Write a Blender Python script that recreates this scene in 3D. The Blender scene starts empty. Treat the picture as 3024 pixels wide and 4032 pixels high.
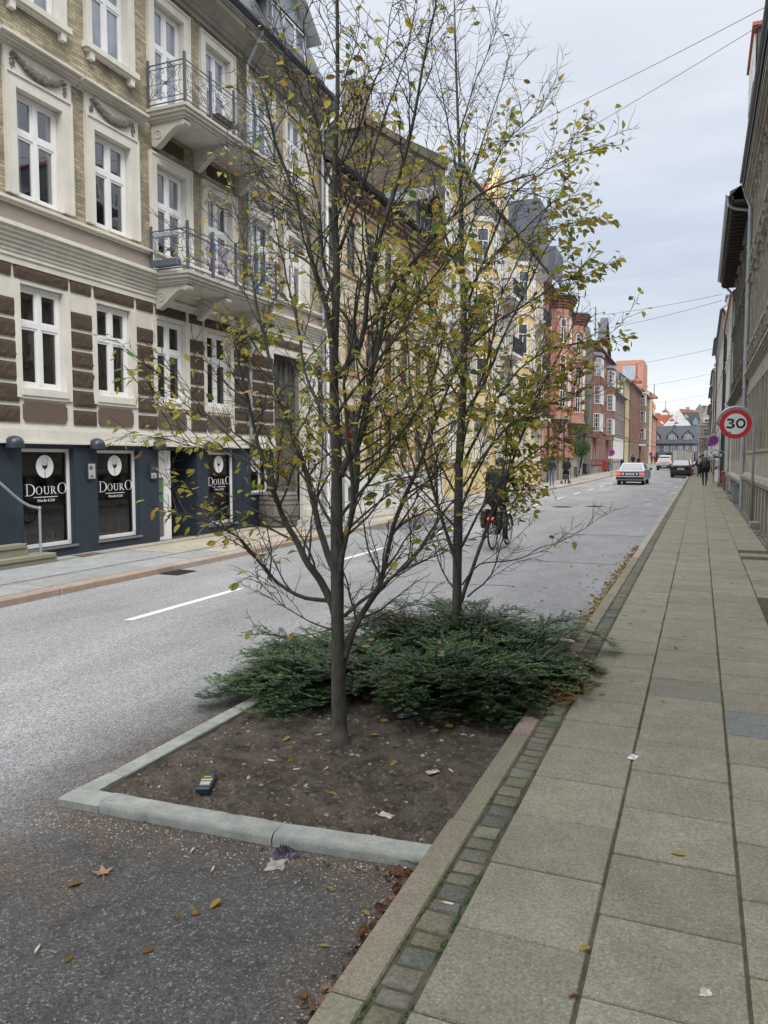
import bpy, math, random
from math import sin, cos, pi, radians, sqrt, atan, atan2, exp
from mathutils import Vector, Matrix
random.seed(7)
SC = bpy.context.scene
COL = SC.collection
PI = pi
# ---------------------------------------------------------------- camera
F, VPX, VPY, CZ = 3028.0, 2757.0, 1805.0, 1.65
pitch = atan((2016 - VPY) / F)
yaw = atan((VPX - 1512) / F * cos(pitch))
camd = bpy.data.cameras.new('camera')
cam = bpy.data.objects.new('camera', camd)
COL.objects.link(cam)
cam.location = (0, 0, CZ)
cam.rotation_euler = (PI / 2 - pitch, 0, yaw)
camd.sensor_fit = 'VERTICAL'
camd.sensor_height = 36.0
camd.lens = F / 4032 * 36.0
camd.clip_start = 0.05
camd.clip_end = 2000
SC.camera = cam
RM = Matrix.Rotation(yaw, 3, 'Z') @ Matrix.Rotation(PI / 2 - pitch, 3, 'X')
def ray(u, v): return RM @ Vector((u - 1512, -(v - 2016), -F))
def on_z(u, v, z=0.0):
    d = ray(u, v); t = (z - CZ) / d.z
    return Vector((0, 0, CZ)) + d * t
def on_y(u, v, y):
    d = ray(u, v); t = y / d.y
    return Vector((0, 0, CZ)) + d * t
def gz(y): return max(0.0, y - 55) * 0.006          # the street rises gently far away
# ---------------------------------------------------------------- objects
def tag(o, label=None, cat=None, group=None, kind=None):
    if label: o['label'] = label
    if cat: o['category'] = cat
    if group: o['group'] = group
    if kind: o['kind'] = kind
    return o
def thing(name, label, cat, loc=(0, 0, 0), rz=0.0, group=None):
    o = bpy.data.objects.new(name, None); COL.objects.link(o)
    o.empty_display_size = 0.1
    o.location = loc; o.rotation_euler = (0, 0, rz)
    return tag(o, label, cat, group)
class MB:
    def __init__(s): s.v = []; s.f = []; s.m = []; s.c = None; s.T = None
    def add(s, vs, fs, m=0):
        n = len(s.v)
        if s.T is not None: vs = [s.T @ Vector(p) for p in vs]
        s.v.extend([tuple(p) for p in vs])
        for f in fs: s.f.append(tuple(i + n for i in f)); s.m.append(m)
    def box(s, x0, x1, y0, y1, z0, z1, m=0):
        if x0 > x1: x0, x1 = x1, x0
        if y0 > y1: y0, y1 = y1, y0
        if z0 > z1: z0, z1 = z1, z0
        v = [(x0,y0,z0),(x1,y0,z0),(x1,y1,z0),(x0,y1,z0),(x0,y0,z1),(x1,y0,z1),(x1,y1,z1),(x0,y1,z1)]
        s.add(v, [(0,3,2,1),(4,5,6,7),(0,1,5,4),(1,2,6,5),(2,3,7,6),(3,0,4,7)], m)
    def bbox(s, x0, x1, y0, y1, z0, z1, b=0.01, m=0):
        # box with chamfered edges
        if x0 > x1: x0, x1 = x1, x0
        if y0 > y1: y0, y1 = y1, y0
        if z0 > z1: z0, z1 = z1, z0
        X = (x0, x1); Y = (y0, y1); Z = (z0, z1); vs = []; idx = {}
        for i in (0, 1):
            for j in (0, 1):
                for k in (0, 1):
                    x, y, z = X[i], Y[j], Z[k]
                    dx = b if i == 0 else -b; dy = b if j == 0 else -b; dz = b if k == 0 else -b
                    idx[i,j,k,0] = len(vs); vs.append((x, y+dy, z+dz))
                    idx[i,j,k,1] = len(vs); vs.append((x+dx, y, z+dz))
                    idx[i,j,k,2] = len(vs); vs.append((x+dx, y+dy, z))
        g = lambda i,j,k,a: idx[i,j,k,a]
        fs = [(g(0,0,0,0),g(0,0,1,0),g(0,1,1,0),g(0,1,0,0)),(g(1,0,0,0),g(1,1,0,0),g(1,1,1,0),g(1,0,1,0)),
              (g(0,0,0,1),g(1,0,0,1),g(1,0,1,1),g(0,0,1,1)),(g(0,1,0,1),g(0,1,1,1),g(1,1,1,1),g(1,1,0,1)),
              (g(0,0,0,2),g(0,1,0,2),g(1,1,0,2),g(1,0,0,2)),(g(0,0,1,2),g(1,0,1,2),g(1,1,1,2),g(0,1,1,2))]
        for j in (0,1):
            for k in (0,1): fs.append((g(0,j,k,1),g(1,j,k,1),g(1,j,k,2),g(0,j,k,2)))
        for i in (0,1):
            for k in (0,1): fs.append((g(i,0,k,0),g(i,1,k,0),g(i,1,k,2),g(i,0,k,2)))
            for j in (0,1): fs.append((g(i,j,0,0),g(i,j,1,0),g(i,j,1,1),g(i,j,0,1)))
        for i in (0,1):
            for j in (0,1):
                for k in (0,1): fs.append((g(i,j,k,0),g(i,j,k,1),g(i,j,k,2)))
        s.add(vs, fs, m)
    def quad(s, a, b, c, d, m=0): s.add([a, b, c, d], [(0, 1, 2, 3)], m)
    def prism(s, pts, ax, a0, a1, m=0):
        # pts: 2D polygon in the plane across axis ax; (y,z) for x, (x,z) for y, (x,y) for z
        def p3(p, a):
            return (a, p[0], p[1]) if ax == 'x' else ((p[0], a, p[1]) if ax == 'y' else (p[0], p[1], a))
        n = len(pts)
        v = [p3(p, a0) for p in pts] + [p3(p, a1) for p in pts]
        f = [tuple(range(n)), tuple(range(2*n-1, n-1, -1))]
        for i in range(n): j = (i+1) % n; f.append((i, n+i, n+j, j))
        s.add(v, f, m)
    def tube(s, path, radii, n=6, m=0, cap=True):
        if not isinstance(radii, (list, tuple)): radii = [radii] * len(path)
        P = [Vector(p) for p in path]; k = len(P); vs = []; ref = None
        for i in range(k):
            d = (P[min(i+1, k-1)] - P[max(i-1, 0)])
            if d.length < 1e-9: d = Vector((0, 0, 1))
            d.normalize()
            if ref is None:
                ref = Vector((1, 0, 0)) if abs(d.x) < 0.8 else Vector((0, 1, 0))
            a = (ref - d * ref.dot(d))
            if a.length < 1e-6: a = d.orthogonal()
            a.normalize(); ref = a; b = d.cross(a)
            for j in range(n):
                t = 2 * PI * j / n
                vs.append(P[i] + (a * cos(t) + b * sin(t)) * radii[i])
        fs = []
        for i in range(k-1):
            for j in range(n):
                j2 = (j+1) % n
                fs.append((i*n+j, i*n+j2, (i+1)*n+j2, (i+1)*n+j))
        if cap:
            fs.append(tuple(range(n-1, -1, -1))); fs.append(tuple(range((k-1)*n, k*n)))
        s.add(vs, fs, m)
    def lathe(s, prof, c=(0, 0, 0), n=16, m=0, axis='z', a0=0.0, a1=2*PI):
        vs = []; full = abs(a1 - a0 - 2*PI) < 1e-6
        cols = n if full else n + 1
        for r, h in prof:
            for j in range(cols):
                t = a0 + (a1 - a0) * j / n
                x, y = r*cos(t), r*sin(t)
                if axis == 'z': p = (c[0]+x, c[1]+y, c[2]+h)
                elif axis == 'y': p = (c[0]+x, c[1]+h, c[2]+y)
                else: p = (c[0]+h, c[1]+x, c[2]+y)
                vs.append(p)
        fs = []
        for i in range(len(prof)-1):
            for j in range(n):
                j2 = (j+1) % cols if full else j+1
                fs.append((i*cols+j, i*cols+j2, (i+1)*cols+j2, (i+1)*cols+j))
        s.add(vs, fs, m)
    def ell(s, c, r, n=12, k=8, m=0):
        prof = [(max(1e-4, sin(PI*i/k)), -cos(PI*i/k)) for i in range(k+1)]
        vs = []; fs = []
        for a, h in prof:
            for j in range(n):
                t = 2*PI*j/n
                vs.append((c[0]+r[0]*a*cos(t), c[1]+r[1]*a*sin(t), c[2]+r[2]*h))
        for i in range(k):
            for j in range(n):
                j2 = (j+1) % n
                fs.append((i*n+j, i*n+j2, (i+1)*n+j2, (i+1)*n+j))
        s.add(vs, fs, m)
    def mk(s):
        if not hasattr(s, 'marks'): s.marks = []
        s.marks.append((len(s.v), len(s.f)))
    def build_split(s, name, mats, parent=None):
        # one mesh object per marked piece
        ends = s.marks[1:]+[(len(s.v), len(s.f))]; out = []
        for (v0, f0), (v1, f1) in zip(s.marks, ends):
            if f1 == f0: continue
            q = MB(); q.v = s.v[v0:v1]; q.f = [tuple(i-v0 for i in f) for f in s.f[f0:f1]]; q.m = s.m[f0:f1]; out.append(q.build(name, mats, parent))
        return out
    def build(s, name, mats, parent=None, smooth=False, loc=None, rz=None):
        me = bpy.data.meshes.new(name)
        me.from_pydata(s.v, [], s.f)
        if not isinstance(mats, (list, tuple)): mats = [mats]
        for mm in mats: me.materials.append(mm)
        if len(mats) > 1: me.polygons.foreach_set('material_index', s.m)
        if smooth: me.polygons.foreach_set('use_smooth', [True]*len(s.f))
        if s.c is not None:
            ca = me.color_attributes.new('col', 'FLOAT_COLOR', 'POINT')
            flat = []
            for q in s.c: flat.extend((q[0], q[1], q[2], 1.0))
            ca.data.foreach_set('color', flat)
        me.update()
        return put(name, me, parent, loc, rz)
def put(name, me, parent=None, loc=None, rz=None):
    o = bpy.data.objects.new(name, me); COL.objects.link(o)
    if parent is not None: o.parent = parent
    if loc is not None: o.location = loc
    if rz is not None: o.rotation_euler = (0, 0, rz)
    return o
def kids(o): return list(o.children)
def copy_tree(o, parent=None):
    c = o.copy(); COL.objects.link(c); c.parent = parent
    for ch in kids(o): copy_tree(ch, c)
    return c
def smoothed(o, angle=40):
    me = o.data
    me.polygons.foreach_set('use_smooth', [True]*len(me.polygons))
    try: me.set_sharp_from_angle(angle=radians(angle))
    except Exception: pass
    return o
_txt = {}
def text_geo(body, size=1.0, bold=0.0, ext=0.0):
    k = (body, size, bold, ext)
    if k in _txt: return _txt[k]
    cu = bpy.data.curves.new('lettering', 'FONT'); cu.body = body; cu.size = size; cu.offset = bold; cu.extrude = ext
    cu.align_x = 'CENTER'; cu.resolution_u = 4
    o = bpy.data.objects.new('lettering', cu); COL.objects.link(o)
    dg = bpy.context.evaluated_depsgraph_get(); dg.update()
    me = bpy.data.meshes.new_from_object(o.evaluated_get(dg))
    vs = [tuple(v.co) for v in me.vertices]; fs = [tuple(p.vertices) for p in me.polygons]
    bpy.data.objects.remove(o); bpy.data.meshes.remove(me)
    _txt[k] = (vs, fs); return vs, fs
def text(mb, body, size, origin, sx=1.0, m=0, shear=0.0, off=0.0, bold=0.0):
    # lettering in the local x-z plane facing -y, centred on origin
    vs, fs = text_geo(body, size, bold)
    mb.add([(origin[0] + v[0]*sx + v[1]*shear, origin[1] - off, origin[2] + v[1]) for v in vs], fs, m)
# ---------------------------------------------------------------- materials
def _nt(name):
    m = bpy.data.materials.new(name); m.use_nodes = True
    nt = m.node_tree; nt.nodes.clear()
    out = nt.nodes.new('ShaderNodeOutputMaterial')
    b = nt.nodes.new('ShaderNodeBsdfPrincipled')
    nt.links.new(b.outputs[0], out.inputs[0])
    return m, nt, b, out
class NG:
    def __init__(s, nt): s.nt = nt
    def n(s, t, **kw):
        q = s.nt.nodes.new('ShaderNode' + t)
        for k, v in kw.items():
            if k in ('operation', 'blend_type', 'data_type', 'feature', 'distance', 'noise_dimensions', 'attribute_name', 'interpolation', 'offset', 'offset_frequency', 'squash', 'vector_type', 'sky_type', 'sun_disc', 'sun_elevation', 'sun_rotation', 'gradient_type', 'wave_type', 'bands_direction', 'ground_albedo','air_density','dust_density','clamp','use_clamp'): setattr(q, k, v)
            else: s.set(q.inputs[k.replace('_', ' ')], v)
        return q
    def set(s, inp, v):
        if isinstance(v, bpy.types.NodeSocket): s.nt.links.new(v, inp)
        elif isinstance(v, bpy.types.Node): s.nt.links.new(v.outputs[0], inp)
        else:
            if inp.type == 'RGBA' and len(v) == 3: v = (*v, 1)
            inp.default_value = v
    def math(s, op, a, b=None, c=None):
        q = s.nt.nodes.new('ShaderNodeMath'); q.operation = op
        s.set(q.inputs[0], a)
        if b is not None: s.set(q.inputs[1], b)
        if c is not None: s.set(q.inputs[2], c)
        return q.outputs[0]
    def mix(s, f, a, b, bt='MIX'):
        q = s.nt.nodes.new('ShaderNodeMix'); q.data_type = 'RGBA'; q.blend_type = bt
        s.set(q.inputs[0], f); s.set(q.inputs[6], a); s.set(q.inputs[7], b)
        return q.outputs[2]
    def noise(s, vec, scale, detail=4, rough=0.6, dist=0.0):
        q = s.nt.nodes.new('ShaderNodeTexNoise')
        s.set(q.inputs['Vector'], vec); q.inputs['Scale'].default_value = scale
        q.inputs['Detail'].default_value = detail; q.inputs['Roughness'].default_value = rough
        q.inputs['Distortion'].default_value = dist
        return q.outputs[0]
    def ramp(s, f, stops):
        q = s.nt.nodes.new('ShaderNodeValToRGB'); e = q.color_ramp.elements
        while len(e) < len(stops): e.new(0.5)
        for i, (p, c) in enumerate(stops):
            e[i].position = p
            e[i].color = (c, c, c, 1) if isinstance(c, (int, float)) else (*c, 1)
        s.set(q.inputs[0], f); return q.outputs[0]
    def obj(s): return s.nt.nodes.new('ShaderNodeTexCoord').outputs['Object']
    def geo(s): return s.nt.nodes.new('ShaderNodeNewGeometry').outputs['Position']
    def bump(s, h, strength=0.3, dist=0.01):
        q = s.nt.nodes.new('ShaderNodeBump'); q.inputs['Strength'].default_value = strength
        q.inputs['Distance'].default_value = dist; s.set(q.inputs['Height'], h); return q.outputs[0]
    def scale(s, vec, sc):
        q = s.nt.nodes.new('ShaderNodeVectorMath'); q.operation = 'MULTIPLY'
        s.set(q.inputs[0], vec); q.inputs[1].default_value = sc; return q.outputs[0]
def M(name, col, rough=0.7, var=0.15, vs=2.5, fine=0.08, fs=40, bump=0.0, bs=60, spec=0.5, metal=0.0, tint=None, streak=0.0, coat=0.0):
    m, nt, b, out = _nt(name); g = NG(nt); P = g.obj()
    c = col
    if var > 0 or tint:
        n1 = g.noise(P, vs, 5, 0.65)
        f = g.ramp(n1, [(0.3, 0.0), (0.7, 1.0)])
        lo = tuple(x*(1-var) for x in col); hi = tint if tint else tuple(min(1, x*(1+var)) for x in col)
        c = g.mix(f, lo, hi)
    if streak > 0:
        n3 = g.noise(g.scale(P, (3.0, 3.0, 0.35)), 2.2, 5, 0.7)
        f3 = g.ramp(n3, [(0.45, 0.0), (0.75, 1.0)])
        c = g.mix(g.math('MULTIPLY', f3, streak), c, tuple(x*0.35 for x in col))
    if fine > 0:
        n2 = g.noise(P, fs, 3, 0.7)
        k = g.math('MULTIPLY_ADD', n2, 2*fine*2, 1-2*fine)
        c = g.mix(1.0, c, k, 'MULTIPLY')
    g.set(b.inputs['Base Color'], c)
    b.inputs['Roughness'].default_value = rough; b.inputs['Metallic'].default_value = metal
    b.inputs['Specular IOR Level'].default_value = spec
    if coat: b.inputs['Coat Weight'].default_value = coat; b.inputs['Coat Roughness'].default_value = 0.05
    if bump > 0: g.set(b.inputs['Normal'], g.bump(g.noise(P, bs, 4, 0.7), bump, 0.01))
    return m
def brick(name, c1, c2, mortar, row=0.055, wid=0.19, dark=None, darkamt=0.5, rough=0.85, ms=0.006, ds=0.6):
    m, nt, b, out = _nt(name); g = NG(nt); P = g.obj()
    sep = g.n('SeparateXYZ', Vector=P)
    u = g.math('ADD', sep.outputs[0], sep.outputs[1])
    cmb = g.n('CombineXYZ', X=u, Y=sep.outputs[2], Z=0.0)
    t = g.n('TexBrick', Vector=cmb, Color1=c1, Color2=c2, Mortar=mortar, Scale=1.0)
    t.inputs['Mortar Size'].default_value = ms; t.inputs['Brick Width'].default_value = wid
    t.inputs['Row Height'].default_value = row; t.inputs['Mortar Smooth'].default_value = 0.2
    t.inputs['Bias'].default_value = 0.0
    c = t.outputs[0]
    # each brick a little different, large sooty patches
    nv = g.noise(g.scale(cmb.outputs[0], (1/wid*0.9, 1/row*0.9, 1)), 1.0, 1, 0.5)
    c = g.mix(1.0, c, g.math('MULTIPLY_ADD', nv, 0.9, 0.55), 'MULTIPLY')
    if dark:
        nd = g.noise(P, ds, 6, 0.7)
        c = g.mix(g.math('MULTIPLY', g.ramp(nd, [(0.42, 0.0), (0.62, 1.0)]), darkamt), c, dark)
    g.set(b.inputs['Base Color'], c); b.inputs['Roughness'].default_value = rough
    b.inputs['Specular IOR Level'].default_value = 0.2
    g.set(b.inputs['Normal'], g.bump(g.math('SUBTRACT', g.noise(P, 50, 3, 0.6), t.outputs['Fac']), 0.5, 0.008))
    return m
def glassy(name, col, ior=1.9, rough=0.02, wav=0.03, curtain=0.0):
    m, nt, b, out = _nt(name); g = NG(nt); P = g.obj()
    n = g.noise(P, 1.3, 2, 0.5)
    c = g.mix(g.ramp(n, [(0.4, 0), (0.6, 1)]), tuple(x*0.6 for x in col), col)
    if curtain > 0:                      # pale curtains drawn to the sides in some of the windows
        oi = g.nt.nodes.new('ShaderNodeObjectInfo').outputs['Random']
        sx = g.n('SeparateXYZ', Vector=P); ax = g.math('ABSOLUTE', sx.outputs[0])
        wv = g.math('MULTIPLY_ADD', g.math('SINE', g.math('MULTIPLY', sx.outputs[0], 150.0)), .12, .88)
        q = g.nt.nodes.new('ShaderNodeMapRange'); g.set(q.inputs[0], g.math('SUBTRACT', ax, g.math('MULTIPLY', oi, .28))); q.inputs[1].default_value = .10; q.inputs[2].default_value = .13
        on = g.math('GREATER_THAN', g.math('FRACT', g.math('MULTIPLY', oi, 7.3)), .45)
        c = g.mix(g.math('MULTIPLY', q.outputs[0], on), c, g.mix(1.0, (curtain,)*3, wv, 'MULTIPLY'))
    g.set(b.inputs['Base Color'], c)
    b.inputs['Roughness'].default_value = rough; b.inputs['IOR'].default_value = ior
    g.set(b.inputs['Normal'], g.bump(g.noise(P, 2.0, 2, 0.5), wav, 0.05))
    return m
def clear_glass(name, refl_ior=1.75, tint=(0.80, 0.82, 0.82)):
    m, nt, b, out = _nt(name); g = NG(nt)
    fr = g.n('Fresnel', IOR=refl_ior); tr = g.n('BsdfTransparent', Color=tint)
    gl = g.n('BsdfGlossy', Roughness=0.015, Color=(1, 1, 1))
    mx = g.n('MixShader', Fac=fr.outputs[0])
    nt.links.new(tr.outputs[0], mx.inputs[1]); nt.links.new(gl.outputs[0], mx.inputs[2])
    nt.links.new(mx.outputs[0], out.inputs[0]); nt.nodes.remove(b)
    return m
def emis(name, col, s=1.0):
    m, nt, b, out = _nt(name)
    b.inputs['Base Color'].default_value = (*col, 1)
    b.inputs['Emission Color'].default_value = (*col, 1); b.inputs['Emission Strength'].default_value = s
    return m
def leafmat(name, trans=0.35, rough=0.5, spec=0.4):
    m, nt, b, out = _nt(name); g = NG(nt)
    at = g.n('Attribute', attribute_name='col')
    n = g.noise(g.obj(), 60, 3, 0.6)
    c = g.mix(1.0, at.outputs[0], g.math('MULTIPLY_ADD', n, 0.6, 0.7), 'MULTIPLY')
    g.set(b.inputs['Base Color'], c); b.inputs['Roughness'].default_value = rough
    b.inputs['Specular IOR Level'].default_value = spec
    tl = g.n('BsdfTranslucent', Color=c)
    mx = g.n('MixShader', Fac=trans)
    nt.links.new(b.outputs[0], mx.inputs[1]); nt.links.new(tl.outputs[0], mx.inputs[2])
    nt.links.new(mx.outputs[0], out.inputs[0])
    return m
# ---------------------------------------------------------------- sky and light
SUN_EL, SUN_AZ = radians(50), radians(142)
w = bpy.data.worlds.new('World'); SC.world = w; w.use_nodes = True
nt = w.node_tree; nt.nodes.clear(); g = NG(nt)
wo = nt.nodes.new('ShaderNodeOutputWorld'); bg = nt.nodes.new('ShaderNodeBackground')
nt.links.new(bg.outputs[0], wo.inputs[0])
sky = g.n('TexSky', sky_type='NISHITA', sun_disc=False, sun_elevation=SUN_EL, sun_rotation=SUN_AZ)
D = nt.nodes.new('ShaderNodeTexCoord').outputs['Generated']
sp = g.n('SeparateXYZ', Vector=D)
el = g.math('MAXIMUM', sp.outputs[2], 0.0)
den = g.math('ADD', el, 0.16)
cv = g.n('CombineXYZ', X=g.math('DIVIDE', sp.outputs[0], den), Y=g.math('DIVIDE', sp.outputs[1], den), Z=0.0)
n1 = g.noise(cv, 0.75, 6, 0.55, 0.4)
n2 = g.noise(g.scale(D, (1.3, 1.3, 9.0)), 1.6, 5, 0.6, 0.3)
grad = g.ramp(el, [(0.0, (0.78, 0.80, 0.80)), (0.075, (0.80, 0.83, 0.84)), (0.125, (0.57, 0.635, 0.70)), (0.19, (0.46, 0.525, 0.62)), (0.26, (0.50, 0.56, 0.66)),
                   (0.36, (0.57, 0.61, 0.69)), (0.5, (0.66, 0.69, 0.75)), (1.0, (1.0, 1.0, 1.0))])
cl = g.mix(g.math('MULTIPLY', g.ramp(n2, [(0.40, 0.0), (0.66, 1.0)]), 0.42), grad, (0.80, 0.82, 0.84))
cl = g.mix(g.math('MULTIPLY', g.ramp(n1, [(0.35, 1.0), (0.62, 0.0)]), 0.25), cl, (0.42, 0.48, 0.58))
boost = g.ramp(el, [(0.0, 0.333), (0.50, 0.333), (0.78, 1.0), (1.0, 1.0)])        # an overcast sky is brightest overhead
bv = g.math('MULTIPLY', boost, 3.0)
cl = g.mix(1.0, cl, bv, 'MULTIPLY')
# clouds hide nearly all of the clear sky
skyc = g.mix(1.0, sky.outputs[0], (0.08, 0.08, 0.08), 'MULTIPLY')
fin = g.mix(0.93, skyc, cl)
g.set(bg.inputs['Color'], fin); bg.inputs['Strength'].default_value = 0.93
sd = bpy.data.lights.new('sun', 'SUN'); sd.energy = 1.5; sd.angle = radians(22); sd.color = (1.0, 0.97, 0.93)
so = bpy.data.objects.new('sun', sd); COL.objects.link(so)
# the sky texture's azimuth runs clockwise from +Y
dirv = Vector((sin(SUN_AZ)*cos(SUN_EL), cos(SUN_AZ)*cos(SUN_EL), sin(SUN_EL)))
so.rotation_euler = dirv.to_track_quat('Z', 'Y').to_euler(); so.location = (0, 0, 30)
SC.view_settings.view_transform = 'Standard'; SC.view_settings.look = 'None'
SC.view_settings.exposure = 0.50; SC.view_settings.gamma = 1.0
from mathutils import noise as MN
def rnd(a, b): return random.uniform(a, b)
def jit(c, a=0.08):
    k = 1 + rnd(-a, a); return tuple(max(0.0, x*k*(1+rnd(-a, a)*0.3)) for x in c)
def paint(mb, col):
    if mb.c is None: mb.c = []
    while len(mb.c) < len(mb.v): mb.c.append(col)
def smooth_mask(g, v, a, b):
    q = g.nt.nodes.new('ShaderNodeMapRange'); q.interpolation_type = 'SMOOTHSTEP'
    g.set(q.inputs[0], v); q.inputs[1].default_value = a; q.inputs[2].default_value = b
    return q.outputs[0]
def attr_stone(name, rough=0.85, speck=0.5, bumpv=0.35, fs=130, moss=0.0, mossc=(0.10, 0.12, 0.035), spk=(0.64, 0.72)):
    m, nt, b, out = _nt(name); g = NG(nt); P = g.obj()
    at = g.n('Attribute', attribute_name='col')
    n1 = g.noise(P, fs, 3, 0.75); n2 = g.noise(P, 6, 5, 0.7)
    c = g.mix(1.0, at.outputs[0], g.math('MULTIPLY_ADD', g.ramp(n1, [(.30, 0), (.70, 1)]), .75, .62), 'MULTIPLY')
    c = g.mix(1.0, c, g.math('MULTIPLY_ADD', n2, 0.8, 0.6), 'MULTIPLY')
    sp_ = g.ramp(g.noise(P, fs*1.25, 2, 0.5), [(spk[0], 0.0), (spk[1], 1.0)])
    c = g.mix(g.math('MULTIPLY', sp_, speck), c, (0.62, 0.60, 0.54))
    if moss:
        c = g.mix(g.math('MULTIPLY', g.ramp(g.noise(P, 2.2, 6, 0.7), [(0.48, 0), (0.68, 1)]), moss), c, mossc)
    g.set(b.inputs['Base Color'], c); b.inputs['Roughness'].default_value = rough
    b.inputs['Specular IOR Level'].default_value = 0.3
    g.set(b.inputs['Normal'], g.bump(n1, bumpv, 0.004))
    return m
def asphalt():
    m, nt, b, out = _nt('asphalt'); g = NG(nt); P = g.geo()
    sep = g.n('SeparateXYZ', Vector=P); X, Y = sep.outputs[0], sep.outputs[1]
    nd = g.math('MULTIPLY', g.math('SUBTRACT', g.noise(P, 1.6, 5, 0.65), 0.5), 1.0)
    Xd = g.math('ADD', X, nd); Yd = g.math('ADD', Y, g.math('MULTIPLY', g.math('SUBTRACT', g.noise(P, 2.3, 4, 0.6), 0.5), 0.9))
    big = g.ramp(g.noise(g.scale(P, (1.0, 0.22, 1.0)), 0.9, 6, 0.65), [(0.32, 0.0), (0.68, 1.0)])
    base = g.mix(big, (0.20, 0.20, 0.202), (0.33, 0.33, 0.33))
    dark = g.mix(g.noise(P, 3.0, 5, 0.7), (0.010, 0.013, 0.0125), (0.026, 0.031, 0.029))
    # parking bay: darker, damp asphalt in front of and beside the planter
    bay = g.math('MULTIPLY', smooth_mask(g, Xd, -3.05, -2.35), smooth_mask(g, Yd, 3.3, 2.6))
    c = g.mix(g.math('MULTIPLY', bay, 0.92), base, dark)
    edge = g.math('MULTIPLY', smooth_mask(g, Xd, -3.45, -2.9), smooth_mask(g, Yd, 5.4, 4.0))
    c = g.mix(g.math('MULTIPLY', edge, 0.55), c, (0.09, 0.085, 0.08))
    # lane beyond the planter, slightly bluer and patched
    lane = g.math('MULTIPLY', smooth_mask(g, Xd, -3.3, -2.7), smooth_mask(g, Yd, 6.2, 7.2))
    pat = g.ramp(g.noise(g.scale(P, (1.0, 0.5, 1.0)), 1.1, 5, 0.7), [(0.42, 0.0), (0.58, 1.0)])
    c = g.mix(g.math('MULTIPLY', g.math('MULTIPLY', lane, pat), 0.5), c, (0.30, 0.30, 0.31))
    c = g.mix(g.math('MULTIPLY', lane, 0.25), c, (0.14, 0.142, 0.155))
    # brown dirt drifting against the planter and the kerbs
    dn = g.ramp(g.noise(P, 4.5, 5, 0.7), [(0.40, 0.0), (0.60, 1.0)])
    k1 = g.math('MULTIPLY', g.math('MULTIPLY', smooth_mask(g, Yd, 2.35, 2.70), smooth_mask(g, Y, 3.2, 2.9)), smooth_mask(g, X, -3.1, -2.7))
    k2 = g.math('MULTIPLY', smooth_mask(g, Xd, -1.25, -0.98), smooth_mask(g, Y, 12.0, 2.0))
    k3 = g.math('MULTIPLY', g.math('MULTIPLY', smooth_mask(g, Yd, 1.95, 2.08), smooth_mask(g, Yd, 2.36, 2.2)), smooth_mask(g, Xd, -1.9, -2.2))
    k4 = g.math('MULTIPLY', smooth_mask(g, Xd, -3.1, -2.85), smooth_mask(g, Y, 7.0, 4.0))
    k4 = g.math('MULTIPLY', k4, smooth_mask(g, Y, 2.7, 3.4))
    kk = g.math('MAXIMUM', g.math('MAXIMUM', k1, k2), g.math('MAXIMUM', g.math('MULTIPLY', k3, 0.95), k4))
    wetd = g.ramp(g.noise(P, 2.4, 6, .75), [(.50, 0), (.60, 1)])
    c = g.mix(g.math('MULTIPLY', g.math('MULTIPLY', wetd, bay), .55), c, (.012, .013, .013))
    dirt = g.mix(g.noise(P, 30, 4, 0.7), (0.05, 0.036, 0.027), (0.125, 0.093, 0.072))
    c = g.mix(g.math('MULTIPLY', kk, g.math('MULTIPLY_ADD', dn, 0.72, 0.22)), c, dirt)
    # stone chips
    vo = g.n('TexVoronoi', Vector=P, Scale=150.0)
    ch = g.n('SeparateColor', Color=vo.outputs['Color'])
    mid = g.math('MULTIPLY_ADD', g.noise(P, 22, 5, .75), 0.8, 0.6)
    c = g.mix(1.0, c, mid, 'MULTIPLY')
    chip = g.math('MULTIPLY_ADD', ch.outputs[0], 1.15, 0.42)
    c = g.mix(1.0, c, chip, 'MULTIPLY')
    white = g.ramp(ch.outputs[1], [(0.92, 0.0), (0.95, 1.0)])
    c = g.mix(g.math('MULTIPLY', white, 0.30), c, (0.55, 0.55, 0.52))
    blk = g.ramp(ch.outputs[2], [(0.84, 0.0), (0.9, 1.0)])
    c = g.mix(g.math('MULTIPLY', blk, 0.5), c, (0.05, 0.05, 0.05))
    # tar joints
    g.set(b.inputs['Base Color'], c)
    damp = g.math('MAXIMUM', g.math('MULTIPLY', g.math('MULTIPLY', lane, pat), 0.9), g.math('MULTIPLY', bay, 0.3))
    wet = g.ramp(g.noise(g.scale(P, (1.0, 0.16, 1.0)), 1.3, 4, 0.6), [(0.56, 0.0), (0.64, 1.0)])
    far = g.math('MULTIPLY', g.math('MULTIPLY', smooth_mask(g, X, -2.8, -1.6), smooth_mask(g, Y, 14.0, 22.0)), wet)
    r = g.math('SUBTRACT', 0.82, g.math('MULTIPLY', damp, 0.22))
    r = g.math('SUBTRACT', r, g.math('MULTIPLY', far, 0.5))
    g.set(b.inputs['Roughness'], r)
    h = g.math('ADD', g.math('MULTIPLY', vo.outputs['Distance'], 1.0), g.math('MULTIPLY', g.noise(P, 220, 2, 0.5), 0.6))
    g.set(b.inputs['Normal'], g.bump(h, 0.55, 0.006))
    return m
MT = {}
MT['asphalt'] = asphalt()
MT['slab'] = attr_stone('paving_slab', 0.9, 0.42, 0.6, 95, 0.25, (0.15, 0.145, 0.085))
MT['sett'] = attr_stone('sett_stone', 0.85, 0.2, 0.8, 70, 0.45)
MT['kerb'] = attr_stone('kerb_granite', 0.85, 0.2, 0.5, 100, 0.3, (0.15, 0.14, 0.07))
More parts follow.
